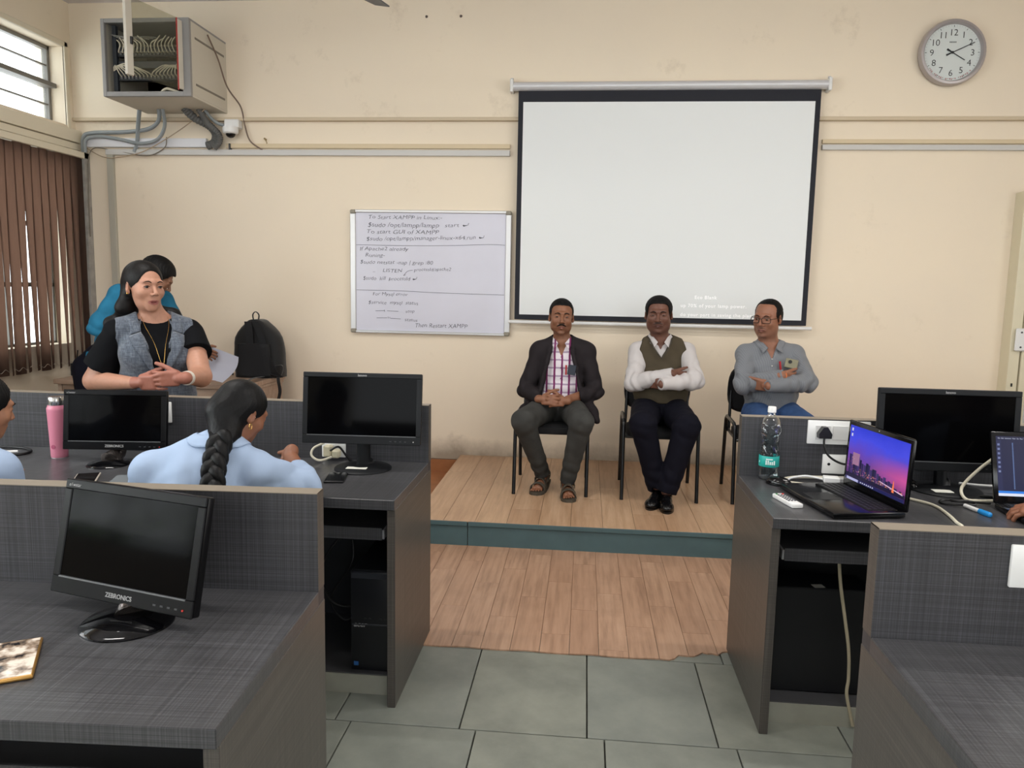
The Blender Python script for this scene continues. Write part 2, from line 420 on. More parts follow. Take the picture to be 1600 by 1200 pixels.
# plaster ledges, band and trims on the front wall
m = MB(); m.box((XL, YW - .045, 2.835), (XR, YW, 2.862), .004); struct(m.build('trim_1', mat('ledge_paint', (200, 184, 158), .7)), 'thin plaster ledge across the front wall above the screen middle', 'ledge')
m = MB(); m.box((XL, YW - .02, 2.86), (XR, YW, ZC)); struct(m.build('trim_2', M_WALL), 'shallow plaster band of the front wall above the ledge', 'wall band')
# left wall band over the blinds
m = MB(); m.box((XL, 2.4, 2.66), (XL + .05, YW, 2.76), .004); m.box((XL, 2.4, 2.60), (XL + .035, YW, 2.655), .004); struct(m.build('trim_3', M_TRIMW), 'cream ledge along the left wall above the blind', 'ledge')
# window reveal collar
m = MB(); m.box((XL - .01, 6.09, 2.76), (XL + .012, 6.13, 3.44), .004); m.box((XL - .01, 2.7, 3.40), (XL + .012, 6.13, 3.44), .004); struct(m.build('trim_4', M_TRIMW))

# vertical blind ------------------------------------------------------------
_s = NT('brown_blind_fabric', (92, 70, 60), .85)
_n = _s.noise(_s.mapping((200, 200, 4)), 1, 2); _s.color(_s.ramp(_n, [(.3, (64, 54, 50)), (.7, (84, 70, 64))]))
_s.b.inputs['Transmission Weight'].default_value = 0
_t = _s.n('BsdfTranslucent'); _t.inputs[0].default_value = (*lin((150, 112, 92)), 1); _mx = _s.n('MixShader'); _mx.inputs[0].default_value = .45
_s.l(_s.b.outputs[0], _mx.inputs[1]); _s.l(_t.outputs[0], _mx.inputs[2]); _s.l(_mx.outputs[0], _s.t.nodes['Material Output'].inputs[0])
M_BL = _s.m
bl = thing('vertical_blind', 'brown vertical slat blind hanging over the window in the left wall', 'blind', (-4.17, 4.5, .85))
m = MB(); m.box((-.03, -1.85, 1.68), (.03, 1.74, 1.73), .004); m.build('head_rail', M_TRIMW, bl)
def slat_mesh(tw, sl, w=.1, H=1.69):
    b = MB(); n = 14; L = []
    for i in range(n + 1):
        t = i / n; z = H * (1 - t); ang = math.radians(4 + tw * t); off = sl * t * t
        row = []
        for k in range(4):
            u = (k / 3 - .5) * w; bow = .006 * (1 - (2 * k / 3 - 1) ** 2)
            row.append(b.bm.verts.new((u * math.sin(ang) + bow, off + u * math.cos(ang), z)))
        L.append(row)
    for A, B in zip(L, L[1:]):
        for k in range(3): b.bm.faces.new((A[k], A[k + 1], B[k + 1], B[k]))
    bmesh.ops.solidify(b.bm, geom=b.bm.faces[:], thickness=.0015)
    return b
random.seed(11)
y = 1.70; k = 0
twl = [0, 2, -32, -34, -34, -32, -32, 0, -31, -31, 2, -38, 2, -33]
while y > -1.8:
    tw = twl[k] if k < len(twl) else random.choice([0, 2, -20])
    o = slat_mesh(tw, random.uniform(-.008, .008)).build('slat', M_BL, bl); o.location = (0, y, -.01 + random.uniform(-.006, .006))
    y -= .088; k += 1
# bead chain along the bottom of the slats
m = MB()
pts = []
for k in range(60): pts.append((.012, 1.70 - k * .044, .035 if k % 2 == 0 else .012))
m.tube(pts, .0016, 5, 4); m.build('bead_chain', mat('chain_cream', (190, 175, 160), .5), bl)
# ------------------------------------------------------------------ things on the front wall
M_ALU = mat('brushed_aluminium', (190, 190, 192), .35, metal=.6)
M_WPL = mat('white_plastic', (222, 222, 220), .35)
M_BLK = mat('black_plastic', (14, 15, 17), .35)
M_DGR = mat('dark_grey_metal', (60, 62, 66), .5, metal=.2)
# projector screen: its casing is fixed to the wall, the cloth leans out a little at the foot
ps = thing('projector_screen', 'large pull-down projector screen with black border and white casing on the front wall', 'projector screen', (.57, 6.14, 1.27))
ps_o = Vector((.57, 6.14, 1.27))
def pbox(a, b, name, m, parent, bev=.003, org=ps_o):
    q = MB(); q.box(a, b, bev); bmesh.ops.translate(q.bm, vec=-org, verts=q.bm.verts); return q.build(name, m, parent)
q = MB(); q.tube([(-.61, 6.13, 3.08), (1.74, 6.13, 3.085)], .042, 16, 1, flat=.8); bmesh.ops.translate(q.bm, vec=-ps_o, verts=q.bm.verts); q.build('casing', mat('casing_white', (206, 206, 208), .35, metal=.2), ps)
for x in (-.63, 1.735):
    c = pbox((x, 6.085, 3.035), (x + .025, 6.18, 3.13), 'end_cap', M_WPL, ps, .006)
    q = MB(); q.cyl((x + .012, 6.13, 3.13), (x + .012, 6.13, 3.142), .012); bmesh.ops.translate(q.bm, vec=-ps_o, verts=q.bm.verts); q.build('hanging_hook', M_ALU, ps)
M_SCB = mat('screen_black_border', (22, 24, 34), .7); M_SCW = mat('screen_white_cloth', (226, 229, 229), .85)
# black cloth then the white field
zt, zb = 3.05, 1.295
def scl(x, z):   # cloth shape: sides draw in slightly downwards on the right
    return x
pbox((-.565, 6.125, zb), (1.695, 6.128, zt), 'border_cloth', M_SCB, ps, 0)
q = MB(); q.box((-.527, 6.121, 1.335), (1.655, 6.1245, 2.965)); bmesh.ops.translate(q.bm, vec=-ps_o, verts=q.bm.verts); q.build('white_cloth', M_SCW, ps)
q = MB(); q.tube([(-.61, 6.12, 1.275), (1.735, 6.12, 1.275)], .014, 10, 1); bmesh.ops.translate(q.bm, vec=-ps_o, verts=q.bm.verts); q.build('bottom_bar', M_WPL, ps)
M_PRJ = mat('projected_letters', (250, 250, 250), .8, emit=(255, 255, 255), es=.16)
def ptext(s, x, z, size, name='projected_text', al='LEFT', bold=.0):
    text(s, size, Matrix.Translation(Vector((x, 6.1195, z)) - ps_o) @ Euler((PI / 2, 0, 0)).to_matrix().to_4x4(), M_PRJ, name, ps, bold=bold, align=al, space=1.15)
ptext('Eco Blank', .84, 1.485, .037, bold=.0004)
ptext('up 70% of your lamp power.', .735, 1.420, .0375, bold=.0004)
ptext('do your part in saving the plan', .735, 1.350, .0375, bold=.0004)

# whiteboard ---------------------------------------------------------------
wb_o = Vector((-1.255, 6.18, 1.16))
wb = thing('whiteboard', 'aluminium framed whiteboard covered in handwriting, left of the projector screen', 'whiteboard', wb_o)
X0, X1, Z0, Z1 = -1.915, -.605, 1.155, 2.145
M_WB = mat('whiteboard_enamel', (206, 206, 218), .28, noise_amt=.03, noise_scale=3); M_WBF = mat('board_frame', (200, 200, 200), .35, metal=.5); M_WBC = mat('board_corner', (140, 134, 120), .5)
pbox((X0 + .01, 6.168, Z0 + .01), (X1 - .01, 6.182, Z1 - .01), 'board', M_WB, wb, 0, wb_o)
for a, b in (((X0, 6.155, Z0 + .03), (X0 + .045, 6.19, Z1 - .03)), ((X1 - .045, 6.155, Z0 + .03), (X1, 6.19, Z1 - .03)), ((X0 + .04, 6.155, Z1 - .022), (X1 - .04, 6.19, Z1)), ((X0 + .04, 6.155, Z0), (X1 - .04, 6.19, Z0 + .022))):
    pbox(a, b, 'frame', M_WBF, wb, .004, wb_o)
for x in (X0, X1 - .048):
    for z in (Z0, Z1 - .034): pbox((x, 6.150, z), (x + .048, 6.19, z + .034), 'corner', M_WBC, wb, .008, wb_o)
M_INK = mat('marker_ink', (74, 76, 86), .6)
W0, H0 = X1 - X0, Z1 - Z0
def wpt(u, v):   # board coordinates: pixels of a 1370 x 1060 drawing of the board
    return Vector((X0 + (u - 55) / 1365 * W0, 6.1672, Z1 - (v - 95) / 1065 * H0))
random.seed(5)
def hand(s, u, v, h, u1, slope=0, name='handwriting'):
    """one written line from u to u1, wobbling letter by letter"""
    p = wpt(u, v) - wb_o; size = h / 1065 * H0 * 1.35; target = (u1 - u) / 1365 * W0
    o = text(s, size, Matrix.Translation(p) @ Euler((PI / 2, 0, 0)).to_matrix().to_4x4() @ Matrix.Rotation(slope, 4, 'Z'), M_INK, name, wb, ext=.0002, shear=.18, bold=-.0004)
    me = o.data; n = len(me.vertices); co = np.empty(n * 3, 'f'); me.vertices.foreach_get('co', co); co = co.reshape(-1, 3)
    w = co[:, 0].max() - co[:, 0].min(); x = co[:, 0] - p.x; co[:, 0] = p.x + x * target / w
    x = co[:, 0]; ph = random.random() * 6; co[:, 2] += .0022 * np.sin(x * 45 + ph) + .0012 * np.sin(x * 120 + ph * 2); co[:, 0] += .0012 * np.sin(x * 90 + ph + co[:, 2] * 120)
    me.vertices.foreach_set('co', co.ravel()); me.update()
for a in (('To Start XAMPP in Linux:-', 205, 172, 34, 830), ('$sudo /opt/lampp/lampp', 203, 240, 40, 808), ('start \u21b5', 858, 235, 34, 1060, .02), ('To start GUI of XAMPP', 190, 297, 36, 805), ('$sudo /opt/lampp/manager-linux-x64.run \u21b5', 190, 360, 36, 1190, .03),
          ('If Apache2 already', 132, 442, 34, 548), ('Runing-', 180, 498, 34, 345), ('$sudo netstat -nap | grep :80', 135, 557, 34, 760), ('..    LISTEN', 245, 628, 32, 498), ('processId/apache2', 600, 615, 30, 915, .03), ('$sudo  kill  processId \u21b5', 160, 697, 34, 625),
          ('For Mysql error', 243, 830, 30, 545), ('$service  mysql  status', 205, 905, 32, 635), ('stop', 528, 975, 28, 605), ('status', 520, 1052, 30, 630), ('Then Restart XAMPP', 608, 1100, 38, 1055)):
    hand(*a)
def wline(pts, name='marker_line', r=.0016):
    q = MB(); q.tube([wpt(*p) - wb_o for p in pts], r, 5, 3); q.build(name, M_INK, wb)
wline([(105, 395), (500, 398), (900, 392), (1230, 378), (1368, 382)]); wline([(105, 786), (500, 788), (800, 798), (1368, 806)])
wline([(270, 966), (350, 962)]); wline([(345, 955), (350, 972)]); wline([(370, 964), (468, 966)]); wline([(280, 1028), (370, 1026)]); wline([(378, 1015), (380, 1030)]); wline([(392, 1016), (394, 1030)]); wline([(400, 1028), (488, 1032)])
wline([(590, 608), (545, 618), (512, 655)]); wline([(512, 655), (530, 648)])

# wall clock ---------------------------------------------------------------
ck_o = Vector((2.60, 6.165, 3.305))
ck = thing('wall_clock', 'round white wall clock with silver rim at upper right', 'clock', ck_o)
RX = PI / 2
q = MB(); q.lathe([(.0, 0), (.205, 0), (.225, .0), (.232, .012), (.232, .045), (.224, .06), (.208, .062), (.2, .05), (.197, .03), (.0, .03)], 48, M=Matrix.Rotation(RX, 4, 'X')); q.build('rim', mat('silver_rim', (176, 170, 170), .3, metal=.5), ck)
q = MB(); q.cyl((0, -.031, 0), (0, -.034, 0), .197, n=48); q.build('dial', mat('clock_dial', (206, 212, 210), .35), ck)
M_CN = mat('clock_black', (30, 32, 34), .5)
for k in range(1, 13):
    a = PI / 2 - k * PI / 6; r = .142 if k not in (10, 11, 12) else .14
    s = .064; tx = r * math.cos(a); tz = r * math.sin(a)
    text(str(k), s, Matrix.Translation((tx, -.0345, tz - s * .34)) @ Euler((RX, 0, 0)).to_matrix().to_4x4(), M_CN, 'numeral', ck, align='CENTER', bold=-.0005)
q = MB()
for k in range(60):
    a = k * PI / 30; r0, r1 = (.178, .190) if k % 5 == 0 else (.185, .189); w = .0016 if k % 5 == 0 else .0006
    q.box((r0, -.0352, -w), (r1, -.034, w), M=Matrix.Rotation(-a, 4, 'Y'))
q.build('minute_marks', M_CN, ck)
q = MB()
for k in range(5): q.box((-.024 + k * .010, -.0352, .068), (-.017 + k * .010, -.034, .078))
tag(q.build('dial_print', mat('dial_print_grey', (120, 124, 124), .5), ck), kind='stuff')
M_RED = mat('faded_red_print', (170, 120, 120), .6)
q = MB()
for k in range(26):
    if k % 7 == 3: continue
    a = math.radians(-143 + k * 4.0); q.box((.180, -.0352, -.0035), (.180 + .004 + .004 * (k % 3), -.034, .0035), M=Matrix.Rotation(-a, 4, 'Y'))
tag(q.build('rim_print', M_RED, ck), kind='stuff')
for ang, L, w, nm in ((math.radians(25), .165, .007, 'minute_hand'), (math.radians(-31), .105, .008, 'hour_hand')):
    q = MB(); q.prism([(-.045, -.007), (.01, -.003), (L, -.0025), (L, .0025), (.01, .003), (-.045, .007)], .0, .002, M=Matrix.Rotation(RX, 4, 'X') @ Matrix.Rotation(ang, 4, 'Z')); q.build(nm, M_CN, ck, loc=(0, -.038, 0))
q = MB(); q.cyl((0, -.036, 0), (0, -.043, 0), .009); q.build('centre_cap', M_CN, ck)

# network rack ---------------------------------------------------------------
rk_o = Vector((-3.27, 5.6, 2.895))
rk = thing('network_rack', 'grey wall-mounted network cabinet full of cables, glass door open, upper left', 'network cabinet', rk_o)
M_RK = mat('rack_grey_paint', (142, 140, 138), .45, noise_amt=.03); M_RKL = mat('rack_light_panel', (196, 190, 176), .5); M_RKD = mat('rack_inside', (40, 44, 50), .6)
x0, x1, y0, y1, z0, z1 = -.34, .34, 0, .59, 0, .55
def rb(a, b, nm, m, bev=.002):
    q = MB(); q.box(a, b, bev); return q.build(nm, m, rk)
rb((x0, y0 + .03, z1 - .015), (x1, y1, z1), 'top_panel', M_RK); rb((x0, y0 + .03, z0), (x1, y1, z0 + .015), 'bottom_panel', M_RKL)
rb((x0, y0 + .03, z0 + .015), (x0 + .012, y1, z1 - .015), 'side_panel', M_RKL)
sp = rb((x1 - .012, y0 + .03, z0 + .015), (x1, y1, z1 - .015), 'side_panel', M_RKL)
for z in (.10, .43):
    q = MB(); q.box((x1, .08, z - .008), (x1 + .003, .54, z + .008), .001); q.build('vent_groove', mat('groove_grey', (120, 114, 104), .6), sp)
rb((x0 + .012, y1 - .01, z0 + .015), (x1 - .012, y1, z1 - .015), 'back_panel', M_RKD)
for a, b in (((x0, 0, 0), (x0 + .028, .03, z1)), ((x1 - .06, 0, 0), (x1, .03, z1)), ((x0 + .028, 0, 0), (x1 - .06, .03, .035)), ((x0 + .028, 0, z1 - .03), (x1 - .06, .03, z1))): rb(a, b, 'front_frame', M_RK, .003)
for x in (x0 + .05, x1 - .09):
    q = MB(); q.box((x, .06, .03), (x + .03, .09, z1 - .03))
    q.build('mounting_rail', M_RKD, rk)
for i, z in enumerate((.13, .30)):
    pp = rb((x0 + .08, .075, z), (x1 - .09, .12, z + .07), 'patch_panel', mat('patch_panel_black', (30, 31, 34), .5))
    for k in range(16):
        q = MB(); xx = x0 + .10 + k * .029; q.box((xx, .066, z + .012), (xx + .018, .076, z + .04), .001); q.build('port', mat('port_grey', (90, 90, 90), .5), pp)
sw = rb((x0 + .08, .08, .22), (x1 - .09, .3, .27), 'switch_unit', mat('switch_unit', (52, 54, 58), .5))
M_CAB = mat('cream_patch_cable', (196, 188, 168), .55)
random.seed(9)
for i, z in enumerate((.155, .33)):
    for k in range(16):
        xx = x0 + .109 + k * .029; q = MB(); e = x0 + .06 if k < 9 else x1 - .1
        sag = random.uniform(.03, .07)
        if i == 0: pts = [(xx, .07, z), (xx, .035, z + .02), ((xx + e) / 2, .03, z + .075 + random.uniform(-.012, .012)), (e, .05, z + .055 + random.uniform(-.02, .02))]
        else: pts = [(xx, .07, z), (xx, .04, z - .005), (xx * .92, .033, z + .035 + sag * .3), (xx * .8 + e * .2, .04, z + .09 + random.uniform(-.01, .02))]
        q.tube(pts, .0042, 6, 5); q.build('patch_cable', M_CAB, rk)
for k in range(6):
    q = MB(); q.tube([(x0 + .05 + .02 * k, .05, .45 - .01 * k), (x0 + .14 + .03 * k, .04, .43), (x0 + .25 + .03 * k, .06, .40 + .006 * k)], .004, 6, 5); q.build('patch_cable', mat('grey_cable', (120, 118, 112), .5), rk)
q = MB(); q.tube([(x1 - .12, .05, .04), (x1 - .2, .03, .06), (x1 - .25, .04, .035)], .01, 6, 5); q.build('patch_cable', M_CAB, rk)
# door: hinged at the right, swung towards the room and left
hx, hy = x1 - .05, -.012
L = .52
dr = bpy.data.objects.new('door', None); COL.objects.link(dr); dr.parent = rk; dr.location = (hx, hy, .02); dr.rotation_euler = (0, 0, math.radians(180 + 76))
def db(a, b, nm, m, bev=.002):
    q = MB(); q.box(a, b, bev); return q.build(nm, m, dr)
db((0, -.008, .02), (.045, .008, .50), 'door_frame', M_RKL); db((L - .055, -.012, .0), (L, .012, .52), 'door_frame', M_RKL)
M_GLS = mat('smoked_rack_glass', (120, 118, 100), .12)
_nt = M_GLS.node_tree; _t = _nt.nodes.new('ShaderNodeBsdfTransparent'); _t.inputs[0].default_value = (.9, .9, .86, 1); _x = _nt.nodes.new('ShaderNodeMixShader'); _x.inputs[0].default_value = .14
_nt.links.new(_t.outputs[0], _x.inputs[1]); _nt.links.new(_nt.nodes['Principled BSDF'].outputs[0], _x.inputs[2]); _nt.links.new(_x.outputs[0], _nt.nodes['Material Output'].inputs[0])
db((.045, -.003, .01), (L - .055, .003, .51), 'glass_pane', M_GLS, 0)
M_RS = mat('red_seal', (170, 40, 40), .5)
db((.045, -.005, .01), (.05, .005, .51), 'red_edge_seal', M_RS, 0); db((L - .06, -.005, .0), (L - .055, .005, .52), 'red_edge_seal', M_RS, 0)
db((L - .05, -.022, .20), (L - .03, .022, .25), 'lock', M_BLK, .003)

# conduits, trunking, camera -------------------------------------------------
M_CON = mat('grey_conduit', (140, 146, 148), .5); M_FLEX = mat('dark_corrugated_conduit', (92, 92, 90), .6)
def cable(name, label, pts, r, m, cat='cable', group=None, n=8, sm=8, rr=None):
    q = MB(); q.tube(pts, rr or r, n, sm); o = q.build(name, m, origin=pts[0]); tag(o, label, cat, group); return o
cable('conduit', 'grey conduit dropping from the left end of the network cabinet', [(-3.60, 6.05, 2.90), (-3.66, 6.12, 2.78), (-3.70, 6.165, 2.66), (-3.73, 6.17, 2.59)], .016, M_CON, 'conduit')
cable('conduit', 'grey conduit curving left from the cabinet to the wall corner, upper of two', [(-3.42, 6.02, 2.90), (-3.46, 6.08, 2.82), (-3.58, 6.13, 2.765), (-3.8, 6.15, 2.745), (-4.08, 6.16, 2.74), (-4.155, 6.15, 2.70), (-4.16, 6.15, 2.56)], .016, M_CON, 'conduit')
cable('conduit', 'grey conduit sagging left from the cabinet to the wall corner, lower of two', [(-3.39, 6.02, 2.90), (-3.41, 6.08, 2.78), (-3.50, 6.12, 2.68), (-3.66, 6.14, 2.655), (-3.85, 6.15, 2.69), (-4.02, 6.15, 2.71), (-4.12, 6.13, 2.68), (-4.13, 6.13, 2.58)], .014, M_CON, 'conduit')
def corr(name, label, pts, r):
    P = [Vector(p) for p in pts]; q = MB(); Q = []
    for i in range(len(P) - 1):
        a, b, c, d = P[max(i - 1, 0)], P[i], P[i + 1], P[min(i + 2, len(P) - 1)]
        for k in range(10):
            t = k / 10; Q.append(.5 * ((2 * b) + (c - a) * t + (2 * a - 5 * b + 4 * c - d) * t * t + (3 * b - a - 3 * c + d) * t ** 3))
    q.tube(Q, [r * (1 if k % 2 else .86) for k in range(len(Q))], 12, 1); o = q.build(name, M_FLEX, origin=pts[0]); tag(o, label, 'conduit')
corr('flexible_conduit', 'thick dark corrugated conduit bending from the cabinet into the white trunking', [(-3.20, 6.0, 2.90), (-3.15, 6.06, 2.84), (-3.06, 6.12, 2.79), (-3.015, 6.14, 2.73), (-3.03, 6.14, 2.66), (-3.09, 6.14, 2.635)], .034)
corr('flexible_conduit', 'thin dark corrugated conduit beside the thick one under the cabinet', [(-3.09, 6.02, 2.90), (-3.05, 6.08, 2.80), (-2.985, 6.12, 2.73), (-2.98, 6.13, 2.67), (-3.03, 6.135, 2.615)], .026)
cable('cable', 'grey cable from the cabinet underside to the ceiling camera box', [(-3.06, 6.05, 2.90), (-3.02, 6.12, 2.83), (-2.95, 6.15, 2.80), (-2.86, 6.15, 2.812)], .013, M_CON)
cable('cable', 'thin brown cable looping down the right side of the cabinet to the trunking', [(-2.915, 5.85, 3.40), (-2.90, 5.98, 3.26), (-2.88, 6.08, 3.08), (-2.80, 6.14, 2.94), (-2.78, 6.165, 2.80), (-2.74, 6.17, 2.68), (-2.64, 6.17, 2.61)], .006, mat('brown_cable', (118, 100, 88), .6))
cable('cable', 'thin tan cable running slantwise under the cabinet to the corner', [(-3.02, 6.0, 2.90), (-3.25, 6.1, 2.78), (-3.6, 6.13, 2.60), (-3.85, 6.15, 2.545), (-4.0, 6.16, 2.55), (-4.14, 6.16, 2.62)], .004, mat('tan_cable', (170, 150, 125), .6))
cable('cable', 'thin grey cable hanging in a loop below the white trunking', [(-3.42, 6.12, 2.70), (-3.46, 6.15, 2.62), (-3.62, 6.16, 2.56), (-3.9, 6.17, 2.60), (-4.1, 6.16, 2.60), (-4.13, 6.15, 2.3), (-4.135, 6.15, 1.9)], .004, mat('mid_grey_cable', (120, 112, 100), .6))
def trunk(name, label, a, b, m=None, group=None, lid=True):
    q = MB(); q.box(a, b, .002); o = q.build(name, m or mat('white_trunking', (214, 214, 218), .4), origin=a); tag(o, label, 'trunking', group); return o
trunk('cable_trunking', 'short thick white trunking under the network cabinet', (-4.14, 6.165, 2.63), (-3.11, 6.2, 2.70))
M_TRG = mat('grey_white_trunking', (196, 194, 190), .45)
trunk('cable_trunking', 'long white trunking along the front wall left of the projector screen', (-3.98, 6.165, 2.568), (-.63, 6.2, 2.612), M_TRG)
trunk('cable_trunking', 'thin cream upper trunking left of the projector screen', (-2.95, 6.175, 2.625), (-.63, 6.2, 2.66), mat('cream_trunking', (208, 190, 158), .6))
trunk('cable_trunking', 'white trunking along the front wall right of the screen', (1.74, 6.165, 2.622), (4.55, 6.2, 2.66), M_TRG)
trunk('cable_trunking', 'cream upper trunking along the wall right of the screen', (1.74, 6.175, 2.67), (4.55, 6.2, 2.70), mat('cream_trunking', (208, 190, 158), .6))
trunk('cable_trunking', 'vertical pale trunking running down the wall beside the blind', (-3.975, 6.17, .9), (-3.92, 6.2, 2.568), mat('pale_trunking', (176, 172, 158), .55))
trunk('corner_pipe', 'peeling grey pipe in the wall corner behind the blind', (-4.20, 6.13, .8), (-4.14, 6.2, 2.58), mat('corner_grey', (150, 146, 140), .6, noise_amt=.2, noise_scale=14))
trunk('trunking_clip', 'small dark clip above the long trunking near the camera', (-2.92, 6.16, 2.61), (-2.908, 6.2, 2.66), M_DGR)
cc = thing('dome_camera', 'small white dome security camera beside the network cabinet', 'camera', (-2.87, 6.13, 2.74))
q = MB(); q.box((-.06, -.02, .03), (.06, .06, .10), .008); q.build('mount_box', M_WPL, cc)
q = MB(); q.lathe([(0, .035), (.058, .035), (.062, .02), (.06, -.01), (.05, -.018), (0, -.018)], 24, c=(.0, -.03, 0)); q.build('housing', M_WPL, cc)
q = MB(); q.ball((.0, -.03, -.018), (.038, .038, .032)); q.build('lens_dome', mat('black_gloss', (8, 8, 10), .08), cc)
for x, z, lb in ((-1.30, 3.62, 'dark nail hole high on the wall above the whiteboard, left'), (-1.03, 3.62, 'dark nail hole high on the wall above the whiteboard, right')):
    q = MB(); q.cyl((0, 0, 0), (0, -.012, 0), .011, .007, 8); tag(q.build('wall_plug', mat('plug_dark', (90, 80, 76), .8), loc=(x, 6.179, z)), lb, 'wall plug')
nl = MB(); nl.cyl((0, 0, 0), (0, -.03, .004), .008, .008, 8); nl.tube([(0, -.02, 0), (.015, -.02, -.03), (.0, -.02, -.05)], .004, 6, 4); tag(nl.build('wall_nail', mat('brass_nail', (150, 130, 90), .5), loc=(-2.62, 6.199, 2.695)), 'small brass nail with a twist of wire above the trunking', 'nail')

# ceiling fan: one blade tip reaches into view ---------------------------------
fan = thing('ceiling_fan', 'dark grey ceiling fan blade tip at the top edge of the picture', 'fan', (-1.62, 4.42, 3.36))
q = MB(); q.cyl((0, 0, .0), (0, 0, .40), .014); q.build('down_rod', M_DGR, fan)
q = MB(); q.lathe([(0, -.06), (.07, -.055), (.12, -.02), (.125, .02), (.09, .05), (.03, .07), (0, .07)], 28); q.build('motor', M_DGR, fan)
for k in range(3):
    a = math.radians(74 + 120 * k)
    q = MB(); q.prism([(.11, -.03), (.22, -.055), (.66, -.075), (.80, -.07), (.785, .03), (.70, .055), (.22, .05), (.11, .03)], -.004, .004, M=Matrix.Rotation(math.radians(10), 4, 'X')); q.build('blade', mat('fan_blade_grey', (86, 88, 92), .45), fan, rot=(0, 0, a))
# tube lights on the ceiling (above the frame)
def tube_light(x, y, lab):
    t = thing('ceiling_light', lab, 'ceiling light', (x, y, 3.66))
    q = MB(); q.box((-.62, -.04, .03), (.62, .04, .095), .004); q.build('housing', M_WPL, t)
    q = MB(); q.cyl((-.6, 0, 0), (.6, 0, 0), .014, n=12); q.build('tube', mat('lit_tube', (255, 255, 255), .5, emit=(255, 250, 240), es=6), t)
    l = area('tube_lamp', (x, y, 3.62), (0, 0, 0), 1.2, .08, LAMP_W, (1, .965, .92)); return t
tube_light(-1.9, 3.2, 'white tube light on the ceiling over the left desks'); tube_light(1.6, 3.2, 'white tube light on the ceiling over the right desks')
tube_light(-1.9, 1.5, 'white tube light on the ceiling behind the left desks'); tube_light(1.6, 1.5, 'white tube light on the ceiling behind the right desks')

# door at the right end --------------------------------------------------------
M_DFR = mat('cream_door_paint', (214, 206, 180), .45)
dd = bpy.data.objects.new('door_1', None); COL.objects.link(dd); dd.location = (3.17, 6.1, ZS); dd['kind'] = 'structure'
def dbx(a, b, nm, m, bev=.003):
    q = MB(); q.box(a, b, bev); return q.build(nm, m, dd)
dbx((0, -.03, 0), (.075, .1, 2.16), 'frame', M_DFR); dbx((.075, -.03, 2.08), (1.1, .1, 2.16), 'frame', M_DFR); dbx((1.02, -.03, 0), (1.1, .1, 2.16), 'frame', M_DFR)
leaf = dbx((.085, -.04, .02), (.135, 0, 2.06), 'door_leaf', M_DFR); dbx((.97, -.04, .02), (1.015, 0, 2.06), 'door_leaf', M_DFR)
dbx((.135, -.04, .90), (.97, 0, .96), 'door_rail', M_DFR); dbx((.135, -.04, 2.0), (.97, 0, 2.06), 'door_rail', M_DFR); dbx((.135, -.04, .02), (.97, 0, .12), 'door_rail', M_DFR)
dbx((.135, -.025, .96), (.97, -.018, 2.0), 'glass_pane', mat('door_frosted_glass', (176, 172, 156), .3)); dbx((.135, -.03, .12), (.97, -.012, .90), 'lower_panel', mat('door_panel_white', (226, 224, 214), .4))
hg = dbx((.02, -.065, .99), (.10, -.04, 1.16), 'hinge_plate', M_WPL, .008)
for z in (1.02, 1.13):
    q = MB(); q.cyl((.055, -.065, z), (.055, -.069, z), .007, n=8); q.build('screw', M_DGR, hg)
q = MB(); q.box((0, -.034, .72), (.012, -.031, .745)); q.build('keyhole', M_BLK, dd, loc=(.03, 0, 0))
sg = dbx((.15, -.047, .45), (.30, -.041, .80), 'push_sign', mat('sign_blue', (40, 110, 170), .4), .001)
for k, ch in enumerate('PUSH'):
    text(ch, .085, Matrix.Translation((.225, -.0475, .725 - k * .085)) @ Euler((RX, 0, 0)).to_matrix().to_4x4(), mat('sign_white', (240, 240, 240), .5), 'letter', sg, align='CENTER', bold=.002)
# ------------------------------------------------------------------ laminate desks
def weave(name, a, b, rough=.38):
    s = NT(name, b, rough)
    def st(sc, loc=(0, 0, 0)): return s.noise(s.mapping(sc, loc), 1, 2, .6)
    f = 300; ns = s.sep(s.tc.outputs['Normal'])
    w = [s.math('SUBTRACT', 1.0, s.math('ABSOLUTE', ns[i])) for i in range(3)]
    n3 = [st((f, 1.5, 1.5)), st((1.5, f, 1.5), (3, 1, 2)), st((1.5, 1.5, f), (7, 2, 5))]
    t = s.math('MULTIPLY', n3[0], w[0]); t = s.math('ADD', t, s.math('MULTIPLY', n3[1], w[1])); t = s.math('ADD', t, s.math('MULTIPLY', n3[2], w[2]))
    low = s.noise(s.mapping((3, 3, 3)), 1, 3, .6)
    c = s.ramp(s.math('ADD', s.math('MULTIPLY', t, .46), s.math('MULTIPLY', low, .08)), [(.36, a), (.5, b), (.64, tuple(min(255, int(v * 1.3)) for v in b))])
    s.color(c); s.bump(t, .06, .001); return s.m
M_LAM = weave('woven_grey_laminate', (50, 50, 52), (66, 66, 68), .30)
M_LAMD = weave('woven_grey_laminate_panel', (42, 42, 45), (57, 57, 60), .42)
M_SIDE = weave('end_laminate_reflection_tint', (62, 58, 55), (74, 70, 66), .36)  # same laminate; brown floor and wall reflection mixed into its base colour
M_EDGE = mat('taupe_edge_band', (128, 118, 104), .45)
M_INNER = mat('dark_inner_board', (44, 46, 50), .6); M_PLINTH = mat('pale_plinth_board', (150, 150, 138), .6, noise_amt=.1, noise_scale=9)
M_TRAY = mat('tray_board', (70, 70, 72), .5)
TOP = .79; PT = 1.04
